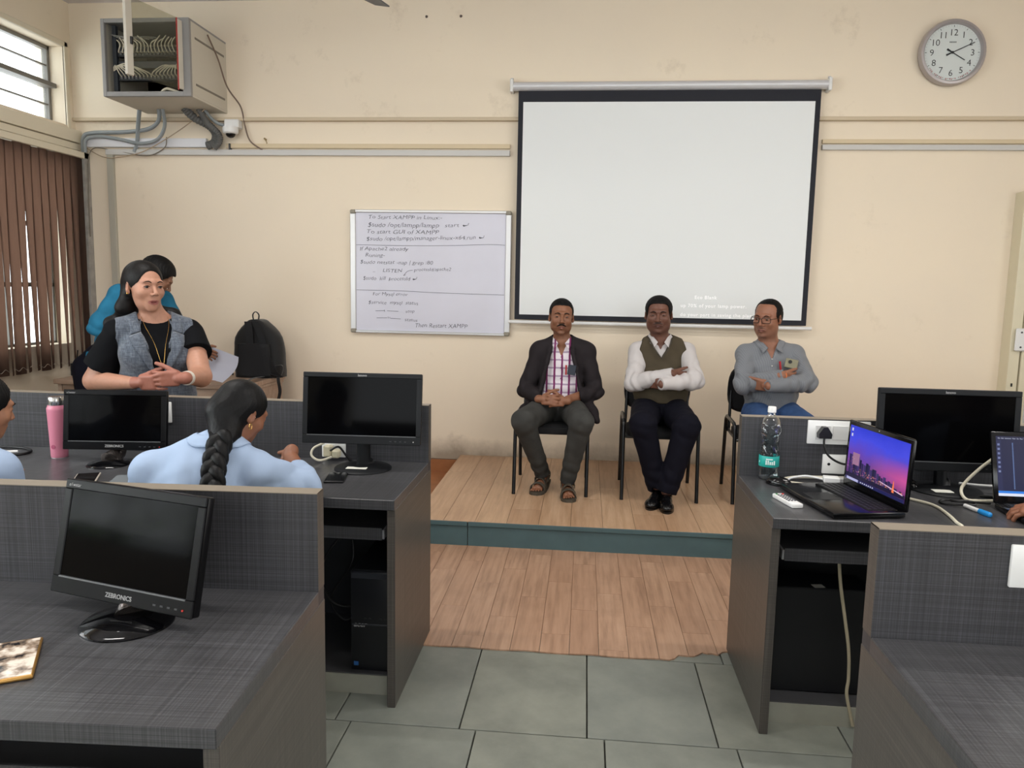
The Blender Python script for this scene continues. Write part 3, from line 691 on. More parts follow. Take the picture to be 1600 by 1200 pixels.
def desk(name, label, loc, L, d, rot=0, yfront=0, dep=.60, ptop=PT, seams=(), cap=M_EDGE):
    """a bench: local x runs from its aisle end (0) away along d (+1/-1), local y from its front edge to the partition"""
    t = thing(name, label, 'desk', loc, rot)
    def bx(x0, x1, y0, y1, z0, z1, nm, m, bev=.0015, par=t):
        a, b = sorted((x0 * d, x1 * d)); q = MB(); q.box((a, y0, z0), (b, y1, z1), bev); return q.build(nm, m, par)
    bx(.0, .030, .012, dep + .052, 0, TOP - .038, 'end_panel', M_SIDE)
    bx(.0, L, .0, dep, TOP - .038, TOP, 'desktop', M_LAM, .002)
    pp = bx(.0012, L, dep, dep + .05, 0 if False else TOP - .3, ptop - .002, 'partition_panel', M_LAMD, 0)
    bx(.0, .0012, dep, dep + .05, TOP, ptop, 'edge_band', M_SIDE, 0)
    bx(.0, L, dep - .0005, dep + .0505, ptop - .002, ptop, 'top_edge_band', cap, 0)
    bx(.03, L, dep + .012, dep + .04, .02, TOP - .3, 'back_panel', M_INNER, 0)
    bx(.03, L, .10, dep + .012, .062, .08, 'bottom_shelf', M_TRAY, 0)
    bx(.03, L, .095, .115, .0, .062 if False else .075, 'plinth', M_PLINTH, 0)
    xs_ = [0.03] + list(seams) + [L]
    for s0 in list(seams) + [L - .025]:
        bx(s0, s0 + .022, .03, dep + .01, .0, TOP - .038, 'divider', M_LAMD)
    for a, b in zip(xs_, xs_[1:]):
        tr = bx(a + .03, b - .012, .06, .42, TOP - .165, TOP - .148, 'keyboard_tray', M_TRAY)
        bx(a + .03, b - .012, .055, .062, TOP - .168, TOP - .122, 'tray_lip', M_LAM, .001, tr)
        for xx in (a + .022, b - .02):
            q = MB(); x_ = sorted((xx * d, (xx + .008) * d)); q.box((x_[0], .06, TOP - .165), (x_[1], .40, TOP - .13), .001); q.build('slide_rail', M_ALU, tr)
    return t
d2l = desk('computer_desk', 'dark woven-laminate desk row with partition, left of the aisle, in front of the standing woman', (-.655, 2.60, 0), 3.45, -1, 0, seams=(1.15, 2.3))
d2r = desk('computer_desk', 'dark woven-laminate desk row right of the aisle, carrying the lit laptops', (.655, 2.60, 0), 3.3, 1, 0, seams=(1.1, 2.2))
d1l = desk('computer_desk', 'nearest dark laminate desk, lower left, carrying a tilted black monitor', (-.607, 1.175, 0), 3.2, -1, math.radians(3.0), seams=(1.15, 2.3))
d1r = desk('computer_desk', 'nearest dark laminate desk, lower right, with a bare desktop', (.655, 1.10, 0), 3.2, 1, 0, seams=(1.15, 2.3))
# ------------------------------------------------------------------ monitors
M_SCR = mat('monitor_screen_glass', (5, 5, 6), .08, spec=.06); M_BEZ = mat('monitor_bezel', (12, 12, 14), .3, spec=.16); M_BEZM = mat('matte_monitor_bezel', (17, 19, 22), .5, spec=.3)
M_LOGO = mat('logo_grey', (150, 150, 150), .4); M_GLOSSB = mat('gloss_black', (7, 7, 9), .08)
def RZ(a): return Matrix.Rotation(a, 4, 'Z')
def monitor(label, pc, rot, tilt, w, h, disc, dr, logo, top_logo=False, gloss=True, bottom=.035, side=.022, sticker=None, model=None):
    """pc = middle of the bottom edge of the panel; disc = centre of the stand foot on the desk"""
    t = thing('monitor', label, 'monitor', disc, rot)
    inv = RZ(-rot); c = inv @ (Vector(pc) - Vector(disc))
    P = Matrix.Translation(c) @ Matrix.Rotation(-tilt, 4, 'X')
    mb = M_BEZ if gloss else M_BEZM
    q = MB(); q.box((-w / 2, 0, 0), (w / 2, .022, h), .005, M=P, seg=2); q.box((-w * .36, .02, h * .15), (w * .36, .05, h * .85), .01, M=P, seg=2)
    # shallow frame in front
    for a, b in (((-w / 2, -.006, 0), (w / 2, .001, bottom)), ((-w / 2, -.006, h - side), (w / 2, .001, h)), ((-w / 2, -.006, bottom), (-w / 2 + side, .001, h - side)), ((w / 2 - side, -.006, bottom), (w / 2, .001, h - side))): q.box(a, b, .002, M=P)
    q.build('housing', mb, t)
    q = MB(); q.box((-w / 2 + side, -.003, bottom), (w / 2 - side, .0, h - side), M=P); q.build('screen', M_SCR, t)
    q = MB(); q.box((-w / 2 + side, -.0075, bottom - .002), (w / 2 - side, -.003, bottom + .0015), M=P); q.build('bezel_strip', mat('grey_strip', (88, 90, 92), .3), t)
    TXT = P @ Matrix.Translation((0, -.0066, 0)) @ Euler((PI / 2, 0, 0)).to_matrix().to_4x4()
    if top_logo: text(logo, .0135, TXT @ Matrix.Translation((0, h - side * .72, 0)), M_LOGO, 'logo', t, align='CENTER', bold=.0003, ext=.0003)
    else: text(logo, .0145, TXT @ Matrix.Translation((0, bottom * .32, 0)), M_LOGO, 'logo', t, align='CENTER', bold=.0003, ext=.0003)
    if model: text(model, .0115, TXT @ Matrix.Translation((-w / 2 + .012, h - side * .72, 0)), M_LOGO, 'model_lettering', t, ext=.0003, shear=.2)
    for k in range(4):
        q = MB(); q.box((w * .24 + k * .02, -.0068, bottom * .35), (w * .24 + k * .02 + .008, -.0055, bottom * .45), M=P); q.build('button', mat('button_grey', (50, 52, 54), .4), t)
    q = MB(); q.cyl(P @ Vector((w * .44, -.006, bottom * .4)), P @ Vector((w * .44, -.008, bottom * .4)), .0022, n=10); q.build('power_light', mat('power_led', (200, 200, 200), .4) if top_logo else mat('power_led_red', (190, 40, 30), .4), t)
    # neck and foot
    nb = P @ Vector((0, .035, h * .25)); q = MB(); q.tube([nb, P @ Vector((0, .038, .0)), (c.x * .7, c.y * .7 + .034, .03), (0, .022, .012)], [.022, .022, .022, .032], 14, 6, flat=1.4); q.build('neck', mb if not gloss else mat('smoked_chrome', (120, 112, 108), .15, metal=.9), t)
    q = MB(); q.lathe([(0, 0), (dr, 0), (dr, .004), (dr - .006, .009), (dr * .6, .014), (.04, .018), (0, .018)], 48); q.build('stand_foot', M_GLOSSB if gloss else M_BEZM, t)
    if sticker:
        q = MB(); q.box(sticker[0], sticker[1], .001); q.build('paper_sticker', mat('sticker_white', (214, 214, 204), .6), t)
    return t
monitor('glossy black monitor tilted on the lower left desk, nearest the camera', (-1.025, 1.564, .824), math.radians(-14.8), math.radians(13.3), .415, .262, (-.995, 1.545, TOP), .098, 'ZEBRONICS', model='e1wstar', bottom=.038)
monitor('glossy black monitor between the pink bottle and the braided student', (-1.945, 2.985, .842), math.radians(7), math.radians(7.4), .425, .25, (-1.94, 2.93, TOP), .082, 'ZEBRONICS', model='e1wstar')
monitor('matte black monitor at the aisle end of the left desk row', (-.899, 3.02, .899), math.radians(2.8), math.radians(6.9), .49, .292, (-.90, 3.05, TOP), .118, 'lenovo', top_logo=True, gloss=False, side=.02, sticker=((-.055, -.075, .0145), (.03, -.04, .0165)))
monitor('big matte black monitor behind the lit laptop on the right desk row', (1.41, 3.07, .872), math.radians(0), math.radians(3), .525, .318, (1.425, 3.10, TOP), .135, 'lenovo', top_logo=True, gloss=False, sticker=((-.075, -.10, .012), (-.005, -.06, .0155)))

# ------------------------------------------------------------------ laptops
def emat(name, rgb, es=1.0):
    return mat(name, (10, 10, 10), .3, emit=rgb, es=es)
M_KEY = mat('laptop_keys', (20, 21, 23), .4); M_LBK = mat('laptop_black_gloss', (12, 12, 14), .16)
def laptop(label, loc, rot, tilt, w, d, h, wall):
    t = thing('laptop', label, 'laptop', loc, rot)
    q = MB(); q.box((-w / 2, -d, .003), (w / 2, 0, .024), .006, seg=2); base = q.build('base', M_LBK, t)
    q = MB(); q.box((-w / 2 + .02, -.125, .0235), (w / 2 - .02, -.02, .0252)); kb = q.build('keyboard_deck', mat('key_well', (12, 12, 13), .5), base)
    n = 15; kw = (w - .05) / n
    km = None
    for r in range(5):
        for k in range(n):
            x = -w / 2 + .025 + k * kw
            if km is None:
                q = MB(); q.box((.0012, .0012, 0), (kw - .0012, .0178, .0028), .0006); o = q.build('key', M_KEY, base, smooth=False); km = o.data
            else: o = link('key', km, None, base)
            o.location = (x, -.123 + r * .0205, .0248)
    q = MB(); q.box((-w * .14, -d + .02, .024), (w * .1, -.145, .0245)); q.build('touchpad', mat('touchpad_black', (18, 18, 20), .25), base)
    L = bpy.data.objects.new('lid', None); COL.objects.link(L); L.parent = t; L.location = (0, 0, .02); L.rotation_euler = (-tilt, 0, 0)
    q = MB(); q.box((-w / 2, -.002, .0), (w / 2, .008, h), .008, seg=2); q.build('lid_shell', M_LBK, L)
    q = MB(); q.cyl((-w * .4, .003, .0), (-w * .28, .003, .0), .008, n=12); q.cyl((w * .28, .003, .0), (w * .4, .003, .0), .008, n=12); q.build('hinge', M_KEY, t)
    q = MB(); q.ball((0, -.003, h - .009), .0022, 8, 6); q.build('webcam', M_LOGO, L)
    wall(L, -w / 2 + .016, w / 2 - .016, .028, h - .018)
    return t
def flat(L, pts, name, m, y=-.0030, dy=.0003):
    q = MB(); q.prism(pts, 0, dy, M=Matrix.Translation((0, y, 0)) @ Matrix.Rotation(PI / 2, 4, 'X')); return q.build(name, m, L, smooth=False)
def wall_city(L, x0, x1, z0, z1):
    s = NT('laptop_city_wallpaper', (8, 8, 10), .25); v = s.sep(s.tc.outputs['Generated'])
    nz = s.noise(s.mapping((9, 1, 12)), 1.2, 4, .6)
    c = s.ramp(s.math('ADD', v[2], s.math('MULTIPLY', s.math('SUBTRACT', nz, .5), .35)), [(.0, (34, 22, 66)), (.28, (110, 62, 130)), (.5, (100, 66, 168)), (.78, (66, 72, 214)), (1.0, (46, 58, 200))])
    pink = s.math('MULTIPLY', s.ramp_fac(v[0], .4, .95), s.ramp_fac(s.math('ABSOLUTE', s.math('SUBTRACT', v[2], .36)), .30, .0))
    c = s.mix(s.math('MULTIPLY', pink, .75), c, (214, 84, 150))
    s.l(c, s.b.inputs['Emission Color']); s.b.inputs['Emission Strength'].default_value = 1.0
    scr = flat(L, [(x0, z0), (x1, z0), (x1, z1), (x0, z1)], 'screen', s.m, -.0022)
    W_, H_ = x1 - x0, z1 - z0; R = random.Random(4)
    def q4(a, b, c_, d, nm, m, y=-.0027): return flat(scr, [(x0 + a * W_, z0 + b * H_), (x0 + c_ * W_, z0 + b * H_), (x0 + c_ * W_, z0 + d * H_), (x0 + a * W_, z0 + d * H_)], nm, m, y)
    dk = [emat('night_tower_a', (42, 34, 78)), emat('night_tower_b', (58, 46, 96)), emat('night_tower_c', (30, 26, 58))]
    for k in range(24):
        u = .04 + k * .038; hh = .50 - .36 * (k / 23) + R.uniform(-.05, .05)
        q4(u, .07, u + R.uniform(.03, .045), hh, 'skyline_tower', dk[k % 3], -.0027 - .00002 * k)
    q4(.0, .06, 1, .13, 'dark_water', emat('night_water', (28, 22, 52)), -.0034)
    q4(.10, .30, .22, .52, 'lit_block', emat('lit_block', (150, 110, 140)), -.0034)
    lights = [emat('light_orange', (236, 140, 80)), emat('light_pale', (230, 200, 180)), emat('light_pink', (220, 110, 150))]
    bm_ = [MB(), MB(), MB()]
    for k in range(230):
        u = R.random() ** .8 * .96; top = .48 - .36 * u; v_ = .13 + R.random() * max(.03, top - .13) * (.5 if u > .2 else 1)
        w_ = R.uniform(.002, .009); b_ = bm_[R.randrange(3)]
        b_.box((x0 + u * W_, -.0037, z0 + v_ * H_), (x0 + (u + w_) * W_, -.0036, z0 + (v_ + R.uniform(.003, .01)) * H_))
    for b_, m_ in zip(bm_, lights): tag(b_.build('window_lights', m_, scr, smooth=False), kind='stuff')
    flat(scr, [(x0 + .80 * W_, z0 + .10 * H_), (x0 + .835 * W_, z0 + .10 * H_), (x0 + .820 * W_, z0 + .30 * H_), (x0 + .815 * W_, z0 + .30 * H_)], 'lit_spire', emat('spire_orange', (240, 120, 70)), -.0038)
    flat(scr, [(x0 + .60 * W_, z0 + .19 * H_), (x0 + .97 * W_, z0 + .115 * H_), (x0 + .97 * W_, z0 + .13 * H_), (x0 + .60 * W_, z0 + .20 * H_)], 'lit_bridge', emat('bridge_pale', (220, 190, 220)), -.0038)
    q4(0, 0, 1, .055, 'taskbar', emat('taskbar_dark', (30, 32, 80)), -.0040); q4(.03, .005, .24, .05, 'search_box', emat('search_pale', (170, 170, 210)), -.0044)
    for k in range(7): q4(.28 + k * .035, .017, .295 + k * .035, .038, 'taskbar_icon', emat('icon_pale', (200, 200, 220)), -.0044)
    for k in range(2): q4(.03, .90 - k * .1, .055, .955 - k * .1, 'desktop_icon', emat('icon_pale', (200, 200, 220)), -.0026)
laptop('open black laptop showing a purple city skyline wallpaper', (1.069, 2.86, TOP), math.radians(-78.5), math.radians(2.2), .407, .262, .255, wall_city)
def wall_code(L, x0, x1, z0, z1):
    scr = flat(L, [(x0, z0), (x1, z0), (x1, z1), (x0, z1)], 'screen', emat('editor_navy', (24, 28, 62)), -.0022)
    W_, H_ = x1 - x0, z1 - z0; R = random.Random(8)
    def q4(a, b, c_, d, nm, m, y=-.0027): return flat(scr, [(x0 + a * W_, z0 + b * H_), (x0 + c_ * W_, z0 + b * H_), (x0 + c_ * W_, z0 + d * H_), (x0 + a * W_, z0 + d * H_)], nm, m, y)
    q4(0, 0, 1, .045, 'taskbar', emat('taskbar_pale', (215, 220, 235))); q4(0, .045, 1, .085, 'status_bar', emat('status_blue', (40, 120, 215)))
    q4(0, .085, .05, .93, 'activity_bar', emat('activity_bar', (34, 38, 74)))
    def TX(u, v): return Matrix.Translation((x0 + u * W_, -.003, z0 + v * H_)) @ Euler((PI / 2, 0, 0)).to_matrix().to_4x4()
    text('File  Edit  Selection  View  Go  Run  Terminal  Help', .006, TX(.02, .955), emat('editor_text', (190, 195, 215)), 'menu_text', scr, ext=.0001)
    for k in range(7): q4(.012, .84 - k * .075, .036, .875 - k * .075, 'sidebar_icon', emat('icon_dim', (110, 120, 160)), -.0030)
    sel, txt = MB(), MB()
    for k in range(38):
        v = .88 - k * .0205; ind = .30 + .03 * R.choice([0, 0, 1, 1, 2]); ln = R.uniform(.12, .5)
        txt.box((x0 + .165 * W_, -.0032, z0 + v * H_), (x0 + .178 * W_, -.0031, z0 + (v + .008) * H_))
        if R.random() < .25: continue
        if 10 < k < 30 and k % 9: sel.box((x0 + ind * W_, -.0030, z0 + (v - .006) * H_), (x0 + (ind + ln) * W_, -.0029, z0 + (v + .014) * H_))
        x = ind
        while x < ind + ln - .03:
            l = R.uniform(.015, .06); txt.box((x0 + x * W_, -.0033, z0 + v * H_), (x0 + (x + l) * W_, -.0032, z0 + (v + .007) * H_)); x += l + .012
    tag(sel.build('selected_lines', emat('selection_blue', (44, 76, 160)), scr, smooth=False), kind='stuff'); tag(txt.build('code_lines', emat('code_text', (120, 150, 205)), scr, smooth=False), kind='stuff')
laptop('laptop with code on a dark blue screen, under a hand at the right edge', (1.665, 2.845, TOP), 0, math.radians(16), .36, .245, .262, wall_code)

# ------------------------------------------------------------------ small things on the desks
def bottle_pink():
    t = thing('water_bottle', 'pink insulated bottle with steel cap on the left desk row', 'bottle', (-2.225, 3.03, TOP))
    M_P = mat('pink_powder_coat', (204, 126, 148), .35)
    q = MB(); q.lathe([(0, 0), (.031, 0), (.033, .004), (.0335, .012), (.036, .10), (.0405, .205), (.0405, .214), (.037, .221), (.036, .226), (0, .226)], 40); q.build('body', M_P, t)
    q = MB(); q.lathe([(0, -.001), (.032, -.001 + .001), (.032, .006), (0, .006)], 40); q.build('base_ring', M_ALU, t)
    q = MB(); q.lathe([(0, .226), (.033, .226), (.034, .23), (.034, .258), (.032, .262), (0, .262)], 40); q.build('cap', mat('steel_cap', (180, 180, 178), .2, metal=.9), t)
    q = MB(); q.cyl((-.002, -.0335, .05), (-.002, -.0355, .05), .009, n=20); q.build('round_badge', mat('badge_rose', (170, 80, 110), .4), t)
bottle_pink()
def bottle_clear():
    t = thing('plastic_bottle', 'clear plastic water bottle with teal label and white cap', 'bottle', (.765, 3.165, TOP), math.radians(-10))
    m = mat('clear_plastic', (238, 246, 248), .05); nt = m.node_tree; b = nt.nodes['Principled BSDF']; b.inputs['Transmission Weight'].default_value = .0
    tr = nt.nodes.new('ShaderNodeBsdfTransparent'); tr.inputs[0].default_value = (.93, .96, .97, 1); gl = nt.nodes.new('ShaderNodeBsdfGlossy'); gl.inputs['Roughness'].default_value = .06
    lw = nt.nodes.new('ShaderNodeLayerWeight'); lw.inputs[0].default_value = .42; mx = nt.nodes.new('ShaderNodeMixShader')
    nt.links.new(lw.outputs['Facing'], mx.inputs[0]); nt.links.new(tr.outputs[0], mx.inputs[1]); nt.links.new(gl.outputs[0], mx.inputs[2]); nt.links.new(mx.outputs[0], nt.nodes['Material Output'].inputs[0])
    prof = [(0, .004), (.034, 0), (.0385, .006), (.04, .02), (.039, .05), (.0385, .052), (.0385, .10), (.0395, .104)]
    for k in range(22):
        z = .108 + k * .0055; r = .0385 - .0045 * math.sin(PI * min(1, k / 14)) + (.0035 if k > 14 else 0); prof.append((r + (.0012 if k % 2 else -.0006), z))
    prof += [(.0385, .232), (.033, .246), (.024, .258), (.0145, .266), (.0135, .274), (.0135, .282)]
    q = MB(); q.lathe(prof, 64)
    for v in q.bm.verts:
        z = v.co.z
        if .108 < z < .225:
            a = math.atan2(v.co.y, v.co.x); f = 1 + .035 * math.sin(6 * a + z * 170); v.co.x *= f; v.co.y *= f
    q.build('bottle_wall', m, t, angle=80)
    wm = mat('water', (236, 244, 246), .0, trans=1, ior=1.15, spec=.3)
    q = MB(); q.lathe([(0, .007), (.033, .005), (.0365, .02), (.036, .10), (.0365, .11), (.032, .16), (.034, .19), (0, .191)], 40); q.build('water', wm, t)
    q = MB(); q.lathe([(.0395, .055), (.0402, .056), (.0402, .099), (.0395, .10)], 48); lb = q.build('label', mat('teal_label', (40, 168, 158), .4), t)
    mw = mat('label_white', (226, 240, 238), .5); R = random.Random(2)
    for k in range(5):
        q = MB(); x = -.017 + k * .0078; q.box((x, -.0412, .066), (x + .005, -.0385, .078 + R.uniform(0, .006)), M=RZ(.05)); q.build('label_mark', mw, lb)
    q = MB(); q.box((-.014, -.0412, .086), (.012, -.0385, .0905)); q.build('label_mark', mw, lb)
    q = MB(); q.box((-.038, -.018, .070), (-.036, -.006, .078)); q.build('label_mark', mw, lb)
    q = MB(); q.lathe([(0, .276), (.0165, .276), (.0165, .296), (.015, .299), (0, .299)], 32); q.build('cap', M_WPL, t)
bottle_clear()
def phone(label, pts, body, scr, z=TOP):
    """pts: left-far, right-far, right-near, left-near corners"""
    P = [Vector(p) for p in pts]; c = sum(P, Vector((0, 0))) / 4; ax = ((P[0] + P[1]) - (P[2] + P[3])).normalized(); ln = ((P[0] + P[1]) / 2 - (P[2] + P[3]) / 2).length; wd = ((P[1] + P[2]) / 2 - (P[0] + P[3]) / 2).length
    t = thing('smartphone', label, 'phone', (c.x, c.y, z), math.atan2(ax.y, ax.x) - PI / 2)
    q = MB(); q.box((-wd / 2, -ln / 2, .0005), (wd / 2, ln / 2, .009), .0035, seg=3); q.build('body', body, t)
    q = MB(); q.box((-wd / 2 + .004, -ln / 2 + .005, .0088), (wd / 2 - .004, ln / 2 - .005, .0095), .0003); q.build('screen', scr, t)
    return t
phone('black phone lying on the desk under the aisle-end monitor', [(-1.005, 2.94), (-.93, 2.93), (-.905, 2.79), (-.98, 2.80)], M_BLK, M_GLOSSB)
_s = NT('marbled_phone_back', (90, 80, 70), .12); _s.color(_s.ramp(_s.noise(_s.mapping((30, 30, 30)), 1, 3), [(.38, (20, 20, 24)), (.5, (150, 130, 112)), (.62, (226, 214, 200))]))
phone('phone with a marbled back and gold edge, lower left corner desk', [(-1.21, 1.43), (-1.115, 1.405), (-1.02, 1.255), (-1.12, 1.275)], mat('gold_phone_edge', (170, 130, 70), .3, metal=.6), _s.m)
phone('pale phone on the left desk row between the two students', [(-1.95, 2.76), (-1.87, 2.765), (-1.80, 2.63), (-1.885, 2.62)], mat('pale_phone_body', (190, 180, 168), .35), mat('dark_screen_glass', (24, 20, 20), .08))
q = MB(); q.box((-.075, -.10, 0), (.075, .10, .0015)); tag(q.build('clear_sleeve', mat('clear_sleeve', (120, 126, 130), .15), loc=(-1.70, 2.70, TOP), rot=(0, 0, .3)), 'clear plastic sleeve lying beside the pale phone', 'sleeve')
def plate(name, label, x0, x1, z0, z1, y, gang=0):
    o = Vector(((x0 + x1) / 2, y, (z0 + z1) / 2)); t = thing(name, label, 'switch plate', o); w, h = x1 - x0, z1 - z0
    q = MB(); q.box((-w / 2, -.010, -h / 2), (w / 2, 0, h / 2), .003, seg=2); q.build('plate', mat('switch_white', (228, 228, 226), .3), t)
    for k in range(gang):
        xx = -w / 2 + .03 + k * (w - .04) / max(gang, 1); q = MB(); q.box((xx, -.013, -h * .3), (xx + (w - .05) / gang - .006, -.009, h * .3), .001); q.build('switch', mat('switch_rocker', (214, 214, 212), .3), t)
    return t
plate('switch_plate', 'white switch plate behind the glossy monitor on the left row', -1.84, -1.808, .925, 1.017, 3.2)
sp_ = plate('socket_plate', 'cream socket plate with plugs under the aisle-end monitor', -1.125, -1.02, .80, .875, 3.2)
q = MB(); q.box((-.035, -.05, -.03), (.0, -.01, .02), .006); q.box((.0, -.045, -.035), (.035, -.01, .0), .006); q.build('plug', mat('cream_plug', (206, 198, 170), .5), sp_)
plate('switch_plate', 'small white plate edge beside the nearest left monitor', -.975, -.929, .925, .99, 1.80)
plate('switch_plate', 'wide white socket and switch plate above the bottle and laptop', .918, 1.165, .937, 1.034, 3.2, 3)
pl2 = plate('socket_plate', 'small cream socket plate below the wide one, behind the adaptor', .985, 1.085, .815, .895, 3.2)
q = MB(); q.cyl((-.025, -.0105, .0), (-.025, -.0112, .0), .006, n=12); q.build('socket_hole', M_BLK, pl2)
plate('switch_plate', 'large white plate on the nearest right partition, cut by the picture edge', .930, 1.04, .925, 1.02, 1.70)
t = thing('power_plug', 'black three-pin plug in the wide white socket plate', 'plug', (.978, 3.185, .985))
q = MB(); q.prism([(-.024, -.018), (.024, -.018), (.026, .0), (.008, .028), (-.008, .028), (-.026, .0)], .0, .034, M=Matrix.Rotation(PI / 2, 4, 'X')); q.build('plug_body', M_BLK, t)
q = MB(); q.tube([(0, -.02, -.016), (.0, -.024, -.045), (.02, -.03, -.09), (.08, -.03, -.12), (.15, -.03, -.11)], .0045, 8, 6); q.build('cord', M_BLK, t)
M_WCAB = mat('ivory_cable', (206, 200, 180), .5)
def cab(label, pts, r, m, name='cable'):
    q = MB(); q.tube(pts, r, 8, 8); tag(q.build(name, m, origin=pts[0]), label, 'cable')
z = TOP + .005
cab('black cable looping down from the sockets behind the lit laptop', [(1.17, 3.17, 1.0), (1.10, 3.15, .96), (1.07, 3.14, .90), (1.08, 3.14, .84), (1.14, 3.13, .815), (1.2, 3.1, .80)], .004, M_BLK)
cab('second black cable crossing behind the lit laptop', [(1.16, 3.165, .96), (1.10, 3.15, .90), (1.09, 3.14, .86), (1.12, 3.13, .83)], .0035, M_BLK)
t = thing('video_adaptor', 'white video adaptor with thick ivory cable beside the clear bottle', 'adaptor', (1.0, 3.10, TOP), math.radians(-8))
q = MB(); q.box((-.035, -.022, .012), (.025, .022, .034), .003); q.build('adaptor_body', M_WPL, t)
q = MB(); q.box((.025, -.017, .013), (.045, .017, .031), .001); q.build('metal_collar', M_ALU, t)
q = MB(); q.box((.045, -.02, .010), (.10, .02, .036), .003); q.build('connector', M_WCAB, t)
q = MB(); q.tube([(-.035, 0, .022), (-.10, .02, .025), (-.16, .01, .012), (-.16, -.03, .006), (-.10, -.05, .005), (0, -.06, .005), (.08, -.05, .006)], .0042, 8, 8); q.build('thin_cord', M_WPL, t)
q = MB(); q.tube([(.10, 0, .022), (.14, .03, .02), (.10, .06, .02), (.0, .06, .016), (-.12, .05, .012), (-.19, .0, .008), (-.17, -.04, .008), (-.05, -.06, .008), (.09, -.04, .008)], .0062, 8, 8); q.build('thick_cord', M_WCAB, t)
def mouse(label, loc, rot):
    t = thing('mouse', label, 'mouse', loc, rot)
    q = MB(); q.ball((0, 0, .008), (.031, .055, .027), 24, 14)
    for v in q.bm.verts: v.co.z = max(v.co.z, .001); v.co.x *= 1 - .25 * max(0, -v.co.y / .055) ** 2
    q.build('shell', M_GLOSSB, t)
    q = MB(); q.cyl((-.003, .032, .028), (.003, .032, .028), .007, n=12); q.build('scroll_wheel', mat('wheel_grey', (70, 72, 76), .5), t)
mouse('black computer mouse beside the clear bottle', (.785, 3.065, TOP), math.radians(50))
mouse('black mouse half hidden between the lit laptop and the big monitor', (1.30, 3.13, TOP), math.radians(10))
t = thing('remote_control', 'small white remote control with coloured buttons on the desk edge', 'remote', (.752, 2.805, TOP), math.radians(14))
q = MB(); q.box((-.021, -.075, .0), (.021, .075, .016), .004, seg=2); q.build('case', mat('remote_white', (226, 226, 224), .35), t)
cols = [(200, 50, 50), (60, 140, 80), (50, 50, 54), (50, 50, 54)]
for r in range(7):
    for k in range(3):
        if r == 0 and k == 1: continue
        q = MB(); q.cyl((-.012 + k * .012, .058 - r * .015, .0155), (-.012 + k * .012, .058 - r * .015, .0185), .0042, n=10)
        q.build('button', mat('remote_red', cols[0], .4) if (r, k) == (0, 2) else mat('remote_green', cols[1], .4) if (r, k) == (0, 0) else mat('remote_grey', (90, 92, 96), .4), t)
cab('ivory cable curving from the lit laptop over the desk edge', [(1.16, 2.99, z), (1.22, 2.92, z), (1.275, 2.84, z), (1.275, 2.73, z), (1.26, 2.63, z), (1.262, 2.588, .785), (1.262, 2.585, .70)], .0055, M_WCAB)
cab('ivory cable rising in a bend left of the code laptop', [(1.56, 2.96, .98), (1.49, 2.985, .90), (1.44, 2.99, .83), (1.435, 2.95, z + .002), (1.47, 2.93, z), (1.56, 2.95, z), (1.66, 3.0, z)], .0058, M_WCAB)
cab('thin white cable lying behind the code laptop', [(1.50, 3.14, TOP + .02), (1.6, 3.15, TOP + .012), (1.75, 3.16, TOP + .01)], .0045, M_WPL)
cab('black cable loop on the desk left of the code laptop', [(1.45, 2.90, z), (1.38, 2.93, z), (1.33, 2.91, z), (1.32, 2.87, z), (1.37, 2.85, z + .003), (1.43, 2.86, z + .004), (1.42, 2.89, z + .008), (1.36, 2.89, z + .006), (1.39, 2.87, z + .01), (1.50, 2.90, z)], .004, M_BLK)
cab('black cable behind the code laptop, curving to the monitor', [(1.47, 3.10, z), (1.50, 3.02, z), (1.56, 2.99, z), (1.68, 2.98, z)], .006, M_BLK)
t = thing('marker_pen', 'white pen with a blue cap beside the black cable loop', 'pen', (1.403, 2.775, TOP + .008), math.radians(15))
q = MB(); q.cyl((0, .0, 0), (0, .07, 0), .0075, n=14); q.build('barrel', M_WPL, t)
q = MB(); q.cyl((0, -.045, 0), (0, .0, 0), .0095, .009, n=14); q.ball((0, -.045, 0), .0095, 12, 8); q.build('cap', mat('pen_blue', (40, 140, 210), .35), t)
M_DK = mat('black_cable', (12, 12, 14), .5)
cab('black cable coil on the left desk row by the picture edge', [(-2.62, 3.14, z), (-2.50, 3.15, z), (-2.41, 3.10, z), (-2.40, 3.03, z), (-2.47, 2.99, z), (-2.6, 3.0, z), (-2.7, 3.06, z)], .006, M_DK)
q = MB(); q.tube([(-2.5, 3.04, z + .004), (-2.44, 3.06, z + .004)], .006, 8, 2); tag(q.build('usb_connector', M_WPL), 'small white connector lying in the black coil', 'connector')
cab('black power cable trailing below the aisle-end monitor', [(-1.07, 3.14, .84), (-1.03, 3.13, .86), (-1.0, 3.14, .82), (-.98, 3.15, z), (-.93, 3.16, z)], .0045, M_DK)
cab('ivory cable loop beside the cream socket plate', [(-1.10, 3.15, .87), (-1.14, 3.13, .85), (-1.145, 3.12, .82), (-1.11, 3.12, .80), (-1.06, 3.13, .815)], .005, M_WCAB)

